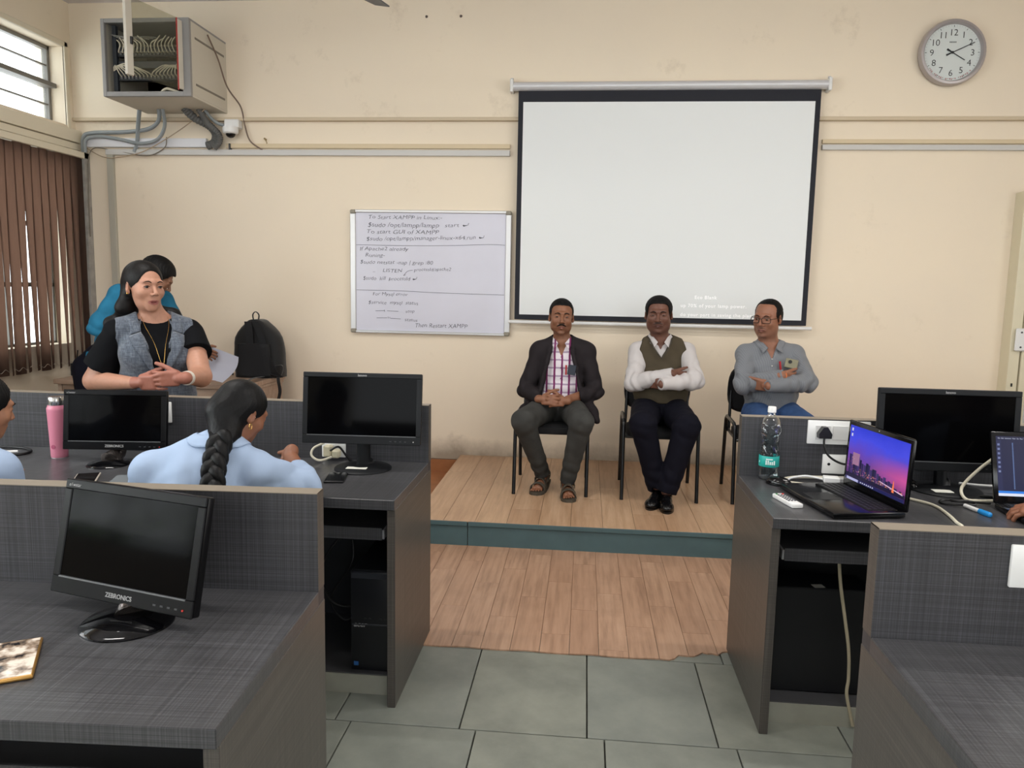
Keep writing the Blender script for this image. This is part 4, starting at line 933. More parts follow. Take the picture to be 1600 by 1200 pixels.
# computer towers ------------------------------------------------------------
def tower(label, loc, rot, w, d, h, acer):
    t = thing('computer_tower', label, 'computer', loc, rot); mb = mat('tower_black', (20, 21, 24), .45)
    q = MB(); q.box((-w / 2, .012, 0), (w / 2, d, h), .004); q.build('case', mb, t)
    q = MB(); q.box((-w / 2, 0, 0), (w / 2, .014, h), .005, seg=2); fp = q.build('front_panel', mat('tower_front', (26, 27, 31), .3), t)
    def f(a, b, nm, m): q = MB(); q.box((a[0], -.003, a[1]), (b[0], .001, b[1]), .0008); return q.build(nm, m, fp)
    f((-w / 2 + .004, h * .46), (w / 2 - .004, h * .475), 'trim_bar', mat('tower_trim', (46, 48, 54), .3)); f((-w / 2 + .004, h * .93), (w / 2 - .004, h * .985), 'top_bezel', mat('tower_trim', (46, 48, 54), .3))
    for x in (-.03, -.012, .03, .048): f((x, h * .525), (x + .009, h * .535), 'port', M_KEY)
    f((-w / 2 + .012, h * .05), (-w / 2 + .03, h * .09), 'blue_sticker', mat('sticker_blue', (40, 90, 150), .4))
    if acer: text('acer', .028, Matrix.Translation((-w / 2 + .012, -.0015, h * .445)) @ Euler((PI / 2, 0, 0)).to_matrix().to_4x4(), M_LOGO, 'logo', fp, shear=.3, bold=.0006)
    return t
tower('black desktop computer tower in the left desk opening', (-.772, 2.72, .081), 0, .165, .36, .395, True)
tw = tower('black computer tower turned sideways in the right desk opening', (1.03, 2.80, .081), math.radians(0), .165, .36, .40, False)
bpy.data.objects.remove(tw) if False else None
tw.rotation_euler = (0, 0, math.radians(90)); tw.location = (1.07, 2.86, .081)
q = MB(); q.box((-.02, -.015, 0), (.02, .015, .001)); tag(q.build('paper_label', mat('label_grey', (170, 168, 160), .6), loc=(.88, 2.80, .4825), rot=(0, 0, .2)), 'small pale label on top of the sideways tower', 'label')
cab('ivory cable hanging in front of the sideways tower', [(.93, 2.75, .61), (.935, 2.73, .52), (.955, 2.72, .40), (.975, 2.715, .28), (.98, 2.71, .18), (.975, 2.70, .12), (1.0, 2.69, .01)], .006, mat('dull_ivory_cable', (166, 156, 132), .6))
cab('black cables looping under the left keyboard tray, outer', [(-.90, 2.9, .60), (-.98, 2.86, .50), (-1.02, 2.84, .40), (-.96, 2.83, .30), (-.88, 2.86, .28), (-.87, 2.9, .33)], .006, M_DK)
cab('black cables looping under the left keyboard tray, inner', [(-.93, 2.95, .58), (-.90, 2.90, .45), (-.98, 2.87, .30), (-.92, 2.85, .22), (-.87, 2.88, .25)], .005, M_DK)
cab('black cable slung below the right keyboard tray', [(.80, 2.78, .60), (.88, 2.76, .585), (.95, 2.77, .60)], .005, M_DK)

# ------------------------------------------------------------------ teacher's table, bag, papers
M_WT = wood('pale_brown_laminate', (146, 124, 108), (172, 150, 132), (190, 170, 154), .4, along='x')
t = thing('teacher_table', 'brown wood-grain table against the front wall holding the backpack', 'table', (-3.2, 5.72, 0))
def tb(a, b, nm, m=M_WT): q = MB(); q.box(a, b, .003); return q.build(nm, m, t)
tb((-.75, -.37, .765), (.75, .37, .80), 'tabletop'); tb((.70, -.35, 0), (.73, .35, .765), 'side_panel'); tb((-.73, -.35, 0), (-.70, .35, .765), 'side_panel'); tb((-.70, -.34, .12), (.70, -.32, .765), 'front_panel')
tb((.73, -.35, .74), (.745, .35, .765), 'edge_strip')
def backpack():
    t = thing('backpack', 'black backpack standing on the wooden table against the wall', 'bag', (-2.585, 5.90, .80)); t.scale = (1.07, 1, 1)
    M_B = mat('black_nylon', (13, 14, 16), .75, sheen=.2, bump=.4, bump_scale=260); M_B2 = mat('black_nylon_panel', (19, 20, 23), .8, bump=.3, bump_scale=200)
    q = MB(); q.box((-.5, -.5, 0), (.5, .5, 1)); bmesh.ops.subdivide_edges(q.bm, edges=q.bm.edges, cuts=9, use_grid_fill=True)
    for v in q.bm.verts:
        x, y, zz = v.co; up = zz
        w = .19 * (1 - .02 * up) * (math.cos(max(0, (up - .62) / .38) * 1.18) ** .7 if up > .62 else 1) * (1 - .10 * (1 - up) ** 4 * 0)
        d = .11 * (1 - .35 * up ** 2); k = 1 - .18 * (abs(2 * x) * abs(2 * y)) ** 2
        v.co.x = 2 * x * w * k * (1 - .08 * (2 * up - .6) ** 2) + .035 * (up - .3) * (-1); v.co.y = 2 * y * d * k * (1 - .25 * max(0, up - .8)) + .05 * up; v.co.z = zz * .455 * (1 - .06 * (2 * x) ** 2 * up ** 3)
        v.co += Vector(noise.noise_vector(v.co * 9)) * .007
    q.build('bag_body', M_B, t, angle=70)
    q = MB(); q.box((-.5, -.5, 0), (.5, .5, 1)); bmesh.ops.subdivide_edges(q.bm, edges=q.bm.edges, cuts=6, use_grid_fill=True)
    for v in q.bm.verts:
        x, y, zz = v.co; k = 1 - .25 * (abs(2 * x) * abs(2 * y)) ** 2; v.co = Vector((2 * x * .135 * k * (1 - .12 * zz) , -.105 + 2 * y * .035 * k, .02 + zz * .25)) + Vector(noise.noise_vector(v.co * 3)) * .006
    q.build('front_pocket', M_B2, t, angle=70)
    q = MB(); q.ribbon([(-.05, -.075, .44), (-.035, -.095, .36), (-.02, -.112, .24), (.02, -.12, .12), (.10, -.12, .04), (.17, -.10, .02)], .055, .008); q.build('shoulder_strap', M_B2, t)
    q = MB(); q.ribbon([(.0, -.07, .44), (.05, -.09, .33), (.09, -.11, .2), (.15, -.11, .06), (.19, -.09, .01)], .05, .008); q.build('shoulder_strap', M_B2, t)
    q = MB(); q.ribbon([(-.045, .02, .44), (-.052, .02, .49), (-.03, .02, .515), (-.005, .02, .49), (-.012, .02, .44)], .014, .005, side=(0, 1, 0)); q.build('grab_loop', M_B, t)
    q = MB(); q.ribbon([(.16, -.10, .10), (.205, -.09, .105), (.215, -.09, .075), (.195, -.09, .02), (.17, -.09, .01)], .02, .004, side=(0, 1, 0)); q.build('side_buckle_strap', M_B, t)
    q = MB(); q.ribbon([(.08, -.13, .015), (.10, -.38, .03), (.115, -.56, .005), (.13, -.575, -.07), (.125, -.57, -.16), (.12, -.57, -.22)], .022, .003); q.build('hanging_strap', M_B, t)
    q = MB(); q.ribbon([(.18, -.10, .012), (.19, -.12, -.02), (.20, -.12, -.1), (.185, -.12, -.18), (.19, -.12, -.26)], .024, .003); q.build('hanging_strap', M_B, t)
    q = MB(); q.tube([(-.17, -.08, .02), (-.21, -.10, .035), (-.23, -.12, .012), (-.20, -.13, .006)], .008, 8, 6); q.build('loose_strap', M_B, t)
backpack()
M_RB = mat('dark_red_cover', (140, 40, 48), .5); M_PG = mat('book_pages', (200, 190, 170), .7)
for k, (lb, dz, rr) in enumerate((('dark red book lying flat beside the backpack, lower of two', 0, .1), ('dark red book lying on another beside the backpack', .018, .16))):
    t = thing('book', lb, 'book', (-2.86, 5.60, .80 + dz), rr); q = MB(); q.box((-.10, -.07, .0), (.10, .07, .002)); q.box((-.10, -.07, .015), (.10, .07, .017)); q.box((-.10, .068, 0), (.10, .07, .017)); q.build('cover', M_RB, t)
    q = MB(); q.box((-.097, -.066, .002), (.097, .067, .015)); q.build('pages', M_PG, t)
# curled paper sheet held over the table
q = MB(); N = 10; rows = []
for i in range(N + 1):
    row = []
    for j in range(N + 1):
        u, v = i / N, j / N
        a = Vector((-2.665, 5.25, 1.090)).lerp(Vector((-2.460, 5.26, 1.016)), u); b = Vector((-2.70, 5.24, .86)).lerp(Vector((-2.575, 5.24, .830)), u)
        p = a.lerp(b, v); p.y += .03 * math.sin(PI * v) * (1 - .5 * u) ; p.x += .03 * math.sin(PI * v) * (u * 1.2 - .2); row.append(q.bm.verts.new(p))
    rows.append(row)
for A, B in zip(rows, rows[1:]):
    for j in range(N): q.bm.faces.new((A[j], A[j + 1], B[j + 1], B[j]))
bmesh.ops.solidify(q.bm, geom=q.bm.faces[:], thickness=.0015)
tag(q.build('paper_sheets', mat('white_paper', (214, 216, 230), .7), origin=(-2.8, 5.25, .82)), 'white paper sheets held upright over the wooden table', 'paper')
q = MB(); q.box((-.16, -.11, 0), (.16, .11, .004)); tag(q.build('paper_stack', mat('white_paper', (214, 216, 230), .7), loc=(-3.0, 5.48, .80), rot=(0, 0, .15)), 'loose white papers flat on the table under the held sheets', 'paper')

# ------------------------------------------------------------------ chairs
M_TUBE = mat('black_chair_tube', (16, 17, 19), .3); M_PAD = mat('black_chair_cloth', (18, 19, 22), .85, bump=.3, bump_scale=300)
def make_chair(label, loc, rot):
    """visitor chair, sitter looks along local -y; origin on the floor under the seat middle"""
    t = thing('visitor_chair', label, 'chair', loc, rot, None)
    for s in (-1, 1):
        x = s * .245
        q = MB(); q.tube([(x, -.27, .0), (x, -.235, .25), (x, -.205, .475), (x, -.185, .505), (x, -.15, .52)], .0125, 12, 4); q.build('front_leg', M_TUBE, t)
        q = MB(); q.tube([(x, .27, .0), (x, .235, .25), (x, .20, .475), (x, .18, .505), (x, .15, .52)], .0125, 12, 4); q.build('rear_leg', M_TUBE, t)
        q = MB(); q.tube([(x, -.155, .52), (x, .0, .522), (x, .155, .52)], .0125, 12, 3); q.build('side_rail', M_TUBE, t)
        q = MB(); q.tube([(x * .92, -.17, .415), (x * .92, .15, .415), (x * .9, .22, .44), (x * .88, .245, .56), (x * .86, .27, .80)], .011, 12, 5); q.build('back_upright', M_TUBE, t)
        for yy in (-.21, .20):
            q = MB(); q.cyl((x, yy * .93, .415), (x * .9, yy * .93, .415), .009, n=10); q.build('seat_bracket', M_TUBE, t)
    q = MB(); q.tube([(-.23, -.16, .41), (.23, -.16, .41)], .0125, 10, 1); q.build('cross_bar', M_TUBE, t)
    def pad(w, d, h, name, M):
        q = MB(); q.box((-.5, -.5, -.5), (.5, .5, .5)); bmesh.ops.subdivide_edges(q.bm, edges=q.bm.edges, cuts=7, use_grid_fill=True)
        for v in q.bm.verts:
            x, y, zz = [2 * c for c in v.co]; r = max(abs(x), abs(y)); k = (1 - .16 * (abs(x) * abs(y)) ** 2.5); e = 1 - .35 * r ** 6
            v.co = Vector((x * w / 2 * k, y * d / 2 * k, zz * h / 2 * e))
        q._fin(q.bm.verts[:], M); return q.build(name, M_PAD, t, angle=80)
    pad(.46, .43, .06, 'seat', Matrix.Translation((0, -.01, .435)))
    pad(.47, .35, .045, 'backrest', TR((0, .265, .70)) @ Matrix.Rotation(math.radians(97), 4, 'X'))
    return t
ch1 = make_chair('black cushioned chair under the man in the open dark jacket', (-.205, 5.33, ZS), 0)
ch2 = copy_tree(ch1, None, (.525, 5.30, ZS), math.radians(-1), 'black cushioned chair under the man in the olive vest')
ch3 = copy_tree(ch1, None, (1.255, 5.30, ZS), math.radians(-2), 'black cushioned chair under the man in the grey striped shirt')
for i_ch, (x, y, a, lb) in enumerate(((-1.27, 2.30, PI, 'black chair under the student with the long braid'), (-2.23, 2.28, PI, 'black chair under the student cut by the left picture edge'), (1.86, 2.30, PI, 'black chair under the person typing at the right edge'))):
    copy_tree(ch1, None, (x, y, 0), a, lb)

t = thing('wall_bracket', 'small dark metal bracket with a dangling wire on the left wall under the blind', 'bracket', (-4.245, 6.0, .80))
q = MB(); q.box((0, -.03, -.05), (.01, .03, .05)); q.box((.01, -.02, -.012), (.09, .02, .012), .002); q.build('arm', M_DGR, t)
q = MB(); q.tube([(.05, 0, .16), (.03, .01, .05), (.05, 0, 0), (.045, -.01, -.15), (.05, 0, -.4)], .005, 6, 5); q.build('wire', M_BLK, t)
# ------------------------------------------------------------------ people: one continuous surface per body from blended volumes
V3 = lambda *a: np.array(a, dtype=np.float64)
def nrm(v): v = np.asarray(v, float); return v / (np.linalg.norm(v) + 1e-12)
def rotm(yaw=0, pitch=0, roll=0):
    """local axes -> world; local face direction is -y. yaw turns (deg, + = towards +x for a face looking at -y), pitch + = looks down, roll + = head tips towards +x"""
    y, p, r = map(math.radians, (yaw, pitch, roll))
    Rz = np.array([[math.cos(y), -math.sin(y), 0], [math.sin(y), math.cos(y), 0], [0, 0, 1]])
    Rx = np.array([[1, 0, 0], [0, math.cos(p), -math.sin(p)], [0, math.sin(p), math.cos(p)]])
    Ry = np.array([[math.cos(r), 0, math.sin(r)], [0, 1, 0], [-math.sin(r), 0, math.cos(r)]])
    return Rz @ Rx @ Ry
class Vol:
    """list of volumes; later ones blend into or cut from the earlier ones"""
    def __init__(s): s.ops = []
    def cap(s, a, b, ra, rb=None, k=.02, i=0, sub=False, grow=0, flat=False):
        a, b = V3(*a), V3(*b); rb = ra if rb is None else rb; ra += grow; rb += grow; m = max(ra, rb)
        lo, hi = np.minimum(a, b) - m, np.maximum(a, b) + m; ba = b - a; bb = max(ba @ ba, 1e-12)
        def f(x, y, z):
            px, py, pz = x - a[0], y - a[1], z - a[2]
            t = np.clip((px * ba[0] + py * ba[1] + pz * ba[2]) / bb, 0, 1)
            d = np.sqrt((px - t * ba[0]) ** 2 + (py - t * ba[1]) ** 2 + (pz - t * ba[2]) ** 2) - (ra + t * (rb - ra))
            return np.maximum(d, ((x - b[0]) * ba[0] + (y - b[1]) * ba[1] + (z - b[2]) * ba[2]) / math.sqrt(bb)) if flat else d
        s.ops.append((f, lo, hi, k, i, sub)); return s
    def chain(s, pts, rs, k=.02, i=0, sub=False, grow=0):
        for n in range(len(pts) - 1): s.cap(pts[n], pts[n + 1], rs[n], rs[n + 1], k, i, sub, grow)
        return s
    def ell(s, c, r, R=None, k=.02, i=0, sub=False, grow=0):
        c, r = V3(*c), V3(*r) + grow; R = np.eye(3) if R is None else R; e = np.abs(R) @ r
        def f(x, y, z):
            px, py, pz = x - c[0], y - c[1], z - c[2]
            q = [(px * R[0, n] + py * R[1, n] + pz * R[2, n]) for n in range(3)]
            k0 = np.sqrt(sum((q[n] / r[n]) ** 2 for n in range(3))); k1 = np.sqrt(sum((q[n] / r[n] ** 2) ** 2 for n in range(3)))
            return k0 * (k0 - 1) / (k1 + 1e-9)
        s.ops.append((f, c - e, c + e, k, i, sub)); return s
    def box(s, c, h, R=None, rad=.005, k=.005, i=0, sub=False):
        c, h = V3(*c), V3(*h) - rad; R = np.eye(3) if R is None else R; e = np.abs(R) @ (h + rad)
        def f(x, y, z):
            px, py, pz = x - c[0], y - c[1], z - c[2]
            q = [np.abs(px * R[0, n] + py * R[1, n] + pz * R[2, n]) - h[n] for n in range(3)]
            return np.sqrt(sum(np.maximum(v, 0) ** 2 for v in q)) + np.minimum(np.maximum(np.maximum(q[0], q[1]), q[2]), 0) - rad
        s.ops.append((f, c - e, c + e, k, i, sub)); return s
    def plane(s, p, n, k=.003):
        """keep only the side that n points away from"""
        p, n = V3(*p), nrm(n)
        def f(x, y, z): return -((x - p[0]) * n[0] + (y - p[1]) * n[1] + (z - p[2]) * n[2])
        s.ops.append((f, None, None, k, 0, True)); return s
    def cut(s, f, lo, hi, k=.003): s.ops.append((f, V3(*lo), V3(*hi), k, 0, True)); return s
    def mesh(s, res=.006, fine=(), lo=None, hi=None):
        """fine: list of (lo, hi, res) boxes where the grid is denser"""
        L = np.min([o[1] for o in s.ops if o[1] is not None and not o[5]], 0) - .02 if lo is None else V3(*lo)
        H = np.max([o[2] for o in s.ops if o[2] is not None and not o[5]], 0) + .02 if hi is None else V3(*hi)
        ax = []
        for d in range(3):
            pts = [L[d]]
            while pts[-1] < H[d]:
                r = res
                for a, b, fr in fine:
                    if a[d] - .004 <= pts[-1] <= b[d]: r = min(r, fr)
                pts.append(pts[-1] + r)
            ax.append(np.array(pts, 'f4'))
        X, Y, Z = ax; F = np.full((len(X), len(Y), len(Z)), .2, 'f4'); I = np.zeros(F.shape, 'i1'); B = np.full(F.shape, 9., 'f4')
        for f, a, b, k, i, sub in s.ops:
            if a is None: sl = [slice(0, len(c)) for c in ax]
            else:
                m = max(k, .012) * 1.2 + .012
                sl = [slice(int(np.searchsorted(ax[d], a[d] - m)), int(np.searchsorted(ax[d], b[d] + m)) + 1) for d in range(3)]
            sl = tuple(sl); xx, yy, zz = X[sl[0]][:, None, None], Y[sl[1]][None, :, None], Z[sl[2]][None, None, :]
            if 0 in F[sl].shape: continue
            d = f(xx, yy, zz).astype('f4'); A = F[sl]; d = np.broadcast_to(d, A.shape)
            if sub:
                h = np.clip(.5 - .5 * (A + d) / k, 0, 1); F[sl] = A * (1 - h) + (-d) * h + k * h * (1 - h)
            else:
                h = np.clip(.5 + .5 * (A - d) / k, 0, 1); F[sl] = A * (1 - h) + d * h - k * h * (1 - h)
                w = d < B[sl]; B[sl] = np.where(w, d, B[sl]); I[sl] = np.where(w, i, I[sl])
        F[0] = F[-1] = .1; F[:, 0] = F[:, -1] = .1; F[:, :, 0] = F[:, :, -1] = .1
        S = F < 0; n = F.shape
        c = S[:-1, :-1, :-1].astype('i1')
        tot = sum(S[a:n[0] - 1 + a, b:n[1] - 1 + b, e:n[2] - 1 + e].astype('i1') for a in (0, 1) for b in (0, 1) for e in (0, 1))
        act = np.argwhere((tot > 0) & (tot < 8)); del tot, c
        ids = np.full((n[0] - 1, n[1] - 1, n[2] - 1), -1, 'i4'); ids[tuple(act.T)] = np.arange(len(act))
        P = np.zeros((len(act), 3)); N = np.zeros(len(act))
        cor = [(a, b, e) for a in (0, 1) for b in (0, 1) for e in (0, 1)]
        val = {c_: F[act[:, 0] + c_[0], act[:, 1] + c_[1], act[:, 2] + c_[2]] for c_ in cor}
        pos = {c_: np.stack([X[act[:, 0] + c_[0]], Y[act[:, 1] + c_[1]], Z[act[:, 2] + c_[2]]], 1) for c_ in cor}
        for c0 in cor:
            for d in range(3):
                if c0[d]: continue
                c1 = tuple(1 if q == d else c0[q] for q in range(3)); v0, v1 = val[c0], val[c1]; m = (v0 < 0) != (v1 < 0)
                t = np.where(m, v0 / np.where(m, v0 - v1, 1), 0)[:, None]; P += np.where(m[:, None], pos[c0] * (1 - t) + pos[c1] * t, 0); N += m
        P /= N[:, None]
        Q = []
        for d in range(3):
            a = [slice(None)] * 3; b = [slice(None)] * 3; a[d] = slice(0, n[d] - 1); b[d] = slice(1, n[d])
            ch = np.argwhere(S[tuple(a)] != S[tuple(b)]); u, v = [(1, 2), (2, 0), (0, 1)][d]
            ch = ch[(ch[:, u] > 0) & (ch[:, v] > 0)]
            flip = S[tuple(ch.T)]; q = []
            for du, dv in ((0, 0), (1, 0), (1, 1), (0, 1)):
                w = ch.copy(); w[:, u] -= du; w[:, v] -= dv; q.append(ids[tuple(w.T)])
            q = np.stack(q, 1); q[~flip] = q[~flip][:, ::-1]; Q.append(q)
        Q = np.concatenate(Q); Q = Q[(Q >= 0).all(1)]
        vid = I[tuple((act + 0).T)]
        return P, Q, vid
def vnorm(P, Q):
    a = P[Q[:, 2]] - P[Q[:, 0]]; b = P[Q[:, 3]] - P[Q[:, 1]]; n = np.cross(a, b); N = np.zeros_like(P)
    for k in range(4): np.add.at(N, Q[:, k], n)
    return N / (np.linalg.norm(N, axis=1, keepdims=True) + 1e-12)
def relax(P, Q, it=2, w=.5):
    for _ in range(it):
        A = np.zeros_like(P); c = np.zeros(len(P))
        for k in range(4):
            for j in (1, 3): np.add.at(A, Q[:, k], P[Q[:, (k + j) % 4]]); np.add.at(c, Q[:, k], 1)
        P = P * (1 - w) + w * A / np.maximum(c, 1)[:, None]
    return P
def to_obj(name, P, Q, m, parent, org, cols=None):
    me = bpy.data.meshes.new(name); P = (P - V3(*org)).astype('f4')
    me.vertices.add(len(P)); me.vertices.foreach_set('co', P.ravel()); me.loops.add(Q.size); me.loops.foreach_set('vertex_index', Q.ravel().astype('i4'))
    me.polygons.add(len(Q)); me.polygons.foreach_set('loop_start', np.arange(0, Q.size, 4, dtype='i4')); me.polygons.foreach_set('use_smooth', np.ones(len(Q), bool))
    if cols is not None:
        at = me.color_attributes.new('tint', 'FLOAT_COLOR', 'POINT'); at.data.foreach_set('color', np.concatenate([cols, np.ones((len(P), 1))], 1).astype('f4').ravel())
    me.update(); me.validate(); return link(name, me, m, parent)
def folds(P, N, spots, seed=0):
    """soft cloth creases: spots = (centre, reach, direction across the creases, frequency, height)"""
    r = np.random.RandomState(seed); D = np.zeros(len(P))
    for c, reach, dr, fq, h in spots:
        v = P - V3(*c); dd = np.linalg.norm(v, axis=1); w = np.exp(-(dd / reach) ** 2); dr = nrm(dr); s_ = v @ dr
        o = nrm(np.cross(dr, r.randn(3))); warp = .9 * np.sin(v @ o * fq * .35 + r.rand() * 6) + .5 * np.sin(v @ r.randn(3) * fq * .25)
        D += w * h * (np.abs(np.sin(s_ * fq * .5 + warp)) ** 1.5 * 1.5 - .6)
    g = .0016 * np.sin(P[:, 0] * 37 + 3 * np.sin(P[:, 2] * 17 + seed)) * np.sin(P[:, 2] * 29 + 2 * np.sin(P[:, 1] * 31 + seed))
    return P + N * (D + g)[:, None]

def skin_mat(name):
    s = NT(name, (150, 100, 70), .5, sss=.06); a = s.n('Attribute'); a.attribute_name = 'tint'
    nz = s.noise(s.mapping(), 60, 4, .6); nf = s.n('MapRange'); nf.inputs[1].default_value = .3; nf.inputs[2].default_value = .7; nf.inputs[3].default_value = .93; nf.inputs[4].default_value = 1.07; s.l(nz, nf.inputs[0])
    sc = s.n('VectorMath'); sc.operation = 'SCALE'; s.l(a.outputs['Color'], sc.inputs[0]); s.l(nf.outputs[0], sc.inputs['Scale']); s.color(sc.outputs[0]); s.bump(s.noise(s.mapping(), 420, 3), .1, .001); return s.m
M_SKIN = skin_mat('skin')
def hair_mat(name, rgb=(14, 12, 12), rough=.42, sc=(240, 240, 22)):
    s = NT(name, rgb, rough); n = s.noise(s.mapping(sc), 1, 3, .6); s.color(s.ramp(n, [(.35, rgb), (.7, tuple(min(255, v + 9) for v in rgb))])); s.bump(n, .35, .002); s.b.inputs['Specular IOR Level'].default_value = .22; return s.m
M_HAIR = hair_mat('black_hair', (7, 6, 6), .55)
M_EYEW = mat('eye_white', (128, 118, 112), .25); M_IRIS = mat('dark_iris', (30, 18, 12), .1)

class Person:
    def __init__(s, name_label, root, skin, lips=None, palm=None):
        s.t = thing('person', name_label, 'person', root); s.root = V3(*root); s.b = Vol(); s.skin = V3(*lin(skin))
        s.lips = V3(*lin(lips or tuple(int(v * .86) for v in skin))); s.extra = V3(*lin(palm or skin)); s.fine = []; s.slit = .8
    # --- head: c = centre between the ears at eye height, R = rotation, k = overall size
    def head(s, c, R, size=1.0, wide=1.0, jaw=1.0, nose=1.0, mouth_open=0, female=False, jowl=0, fine=.0028, brow=1.0, eyes=True):
        c = V3(*c); s.hc, s.hR, s.hs, s.wd = c, R, size, wide
        T = lambda x, y, z: c + R @ (V3(x * wide, y, z) * size)
        s.T = T; b = s.b; z_ = size
        b.ell(T(0, .018, .030), V3(.073, .090, .075) * z_, R, .02)
        b.ell(T(0, -.018, -.020), V3(.061 * wide, .064, .085) * z_, R, .02)
        b.ell(T(0, -.024, -.072), V3((.047 if not female else .041) * jaw, .046, .034) * z_, R, .02)
        b.ell(T(0, -.062, -.098), V3(.020, .015, .013) * z_ * (1 if not female else .9), R, .014)
        if female: b.ell(T(0, -.062, -.083), V3(.026, .0165, .018) * z_, R, .014)
        if jowl: b.ell(T(0, -.015, -.088), V3(.050, .045, .028) * z_ * jowl, R, .015)
        for q in (-1, 1):
            b.ell(T(q * .036, -.052, -.026), V3(.025, .024, .024) * z_, R, .02)
            if not female: b.ell(T(q * .052, -.012, -.055), V3(.014, .030, .030) * z_ * jaw, R, .02)
        b.chain([T(-.036, -.068, .021), T(0, -.075, .019), T(.036, -.068, .021)], [.011 * z_ * brow] * 3, .012)
        b.ell(T(0, -.067, -.058), V3(.028, .018 if not female else .0155, .024) * z_, R, .014)
        for q in (-1, 1): b.ell(T(q * .031, -.085, .000), V3(.0185, .0115, .0115) * z_, R, .008, sub=True)
        b.cap(T(0, -.076, .010), T(0, -.101 - .004 * (nose - 1) * 5, -.028), .0065 * z_, .0095 * z_ * nose, .008)
        for q in (-1, 1): b.ell(T(q * .0115 * nose, -.089, -.033), V3(.0078, .010, .0072) * z_ * nose, R, .005)
        for q in (-1, 1): b.ell(T(q * .006, -.095, -.0405), V3(.0034, .005, .003) * z_, R, .002, sub=True)
        if eyes:
            for q in (-1, 1):
                b.ell(T(q * .031, -.0690, .000), V3(.0152, .0128, .0120) * z_, R, .004)
                b.ell(T(q * .031, -.0830, -.001), V3(.0125, .013, .0040 * s.slit) * z_, R, .0015, sub=True)
        mo = mouth_open; lf = .64 if female else 1.0; yy = .0045 if female else 0
        T0 = T; T = lambda x, y, z: T0(x, y + yy, z)
        b.chain([T(-.0245, -.077, -.063), T(-.010, -.0865, -.0585), T(0, -.0865, -.0600), T(.010, -.0865, -.0585), T(.0245, -.077, -.063)], [.0028 * z_ * lf, .0044 * z_ * lf, .0042 * z_ * lf, .0044 * z_ * lf, .0028 * z_ * lf], .003, i=1)
        b.chain([T(-.021, -.077, -.0645 - mo * .3), T(0, -.0845, -.0705 - mo), T(.021, -.077, -.0645 - mo * .3)], [.0030 * z_ * lf, .0056 * z_ * lf, .0030 * z_ * lf], .003, i=1)
        if mo: b.ell(T(0, -.089, -.0655 - mo * .5), V3(.0150, .013, .0010 + mo * .55) * z_, R, .0015, sub=True)
        s.mo = mo
        b.chain([T(-.020, -.086, -.0635 - mo * .2), T(0, -.094, -.0650 - mo * .5), T(.020, -.086, -.0635 - mo * .2)], [.0014 * z_ + mo * .45] * 3, .0015, sub=True)
        T = T0
        for q in (-1, 1):
            Re = R @ rotm(q * 26, -8, 0)
            b.ell(T(q * .0725, .012, -.005), V3(.0068, .0190, .0262) * z_, Re, .007)
            b.ell(T(q * .0745, .008, -.016), V3(.0068, .0115, .0165) * z_, Re, .006)
            b.ell(T(q * .0800, .005, -.003), V3(.0050, .0090, .0145) * z_, Re, .004, sub=True)
            b.ell(T(q * .073, .004, -.028), V3(.006, .008, .009) * z_, R, .005)
        T = T0
        s.fine.append((c - .125 * size, c + .13 * size, fine))
        if eyes:
            for q in (-1, 1):
                me = MB(); me.ball((0, 0, 0), .0112 * size, 20, 14)
                o = me.build('eyeball', M_EYEW, s.t); g = getattr(s, 'gaze', (0, 0))
                o.matrix_local = Matrix.Translation(T(q * .031, -.0680, .000) - s.root) @ Matrix((R @ rotm(g[0], g[1], 0)).tolist()).to_4x4()
                ir = MB(); ir.lathe([(0, .0118), (.0030, .0116), (.0056, .0104), (.0060, .0098)], 20, M=Matrix.Rotation(PI / 2, 4, 'X')); ir2 = ir.build('iris', M_IRIS, o); ir2.scale = (size,) * 3
    def strip(s, pts, rs, name, m, k=6, flat=1.0):
        """a tube laid out in head coordinates (eyebrow, moustache, spectacle arm)"""
        q = MB(); q.tube([Vector(s.T(*p) - s.root) for p in pts], [r * s.hs for r in rs], k, 5, flat=flat); return q.build(name, m, s.t)
    def brows(s, thick=.0042, lift=0, m=None):
        for q in (-1, 1): s.strip([(q * .013, -.0835, .017 + lift), (q * .028, -.0855, .0235 + lift), (q * .046, -.0735, .017 + lift)], [thick * .8, thick, thick * .35], 'eyebrow', m or M_HAIR, 8, .9)
    def lashes(s, m=None):
        for q in (-1, 1): s.strip([(q * .018, -.0800, .0010), (q * .031, -.0845, .0048), (q * .0445, -.0765, .0015)], [.0008, .0013, .0008], 'eyelash', m or M_HAIR, 6)
    def neck(s, a, b, r0=.055, r1=.062): s.b.cap(a, b, r0, r1, .03)
    def arm(s, sh, el, wr, r=(.048, .040, .027), k=.02, i=0): s.b.cap(sh, el, r[0], r[1], k, i); s.b.cap(el, wr, r[1] * .98, r[2], k, i)
    def hand(s, W, fwd, thumb, palm, curl=(25, 25, 20), size=1.0, spread=6, i=0, fcurl=None, tcurl=(20, 25), fine=.0032, tdir=None):
        """W wrist; fwd towards the fingers; thumb = side of the thumb; palm = the way the palm faces"""
        W = V3(*W); f = nrm(fwd); t = nrm(V3(*thumb) - f * (V3(*thumb) @ f)); p = nrm(np.cross(f, t)); p = p if p @ V3(*palm) > 0 else -p; z = size; R = np.stack([t, p, f], 1); b = s.b
        b.cap(W - f * .02 * z, W + f * .015 * z, .027 * z, .024 * z, .012, i)
        b.box(W + f * .052 * z, V3(.038, .0135, .044) * z, R, .012 * z, .008, i); b.ell(W + f * .03 * z + t * .022 * z + p * .008 * z, V3(.018, .014, .028) * z, R, .01, i)
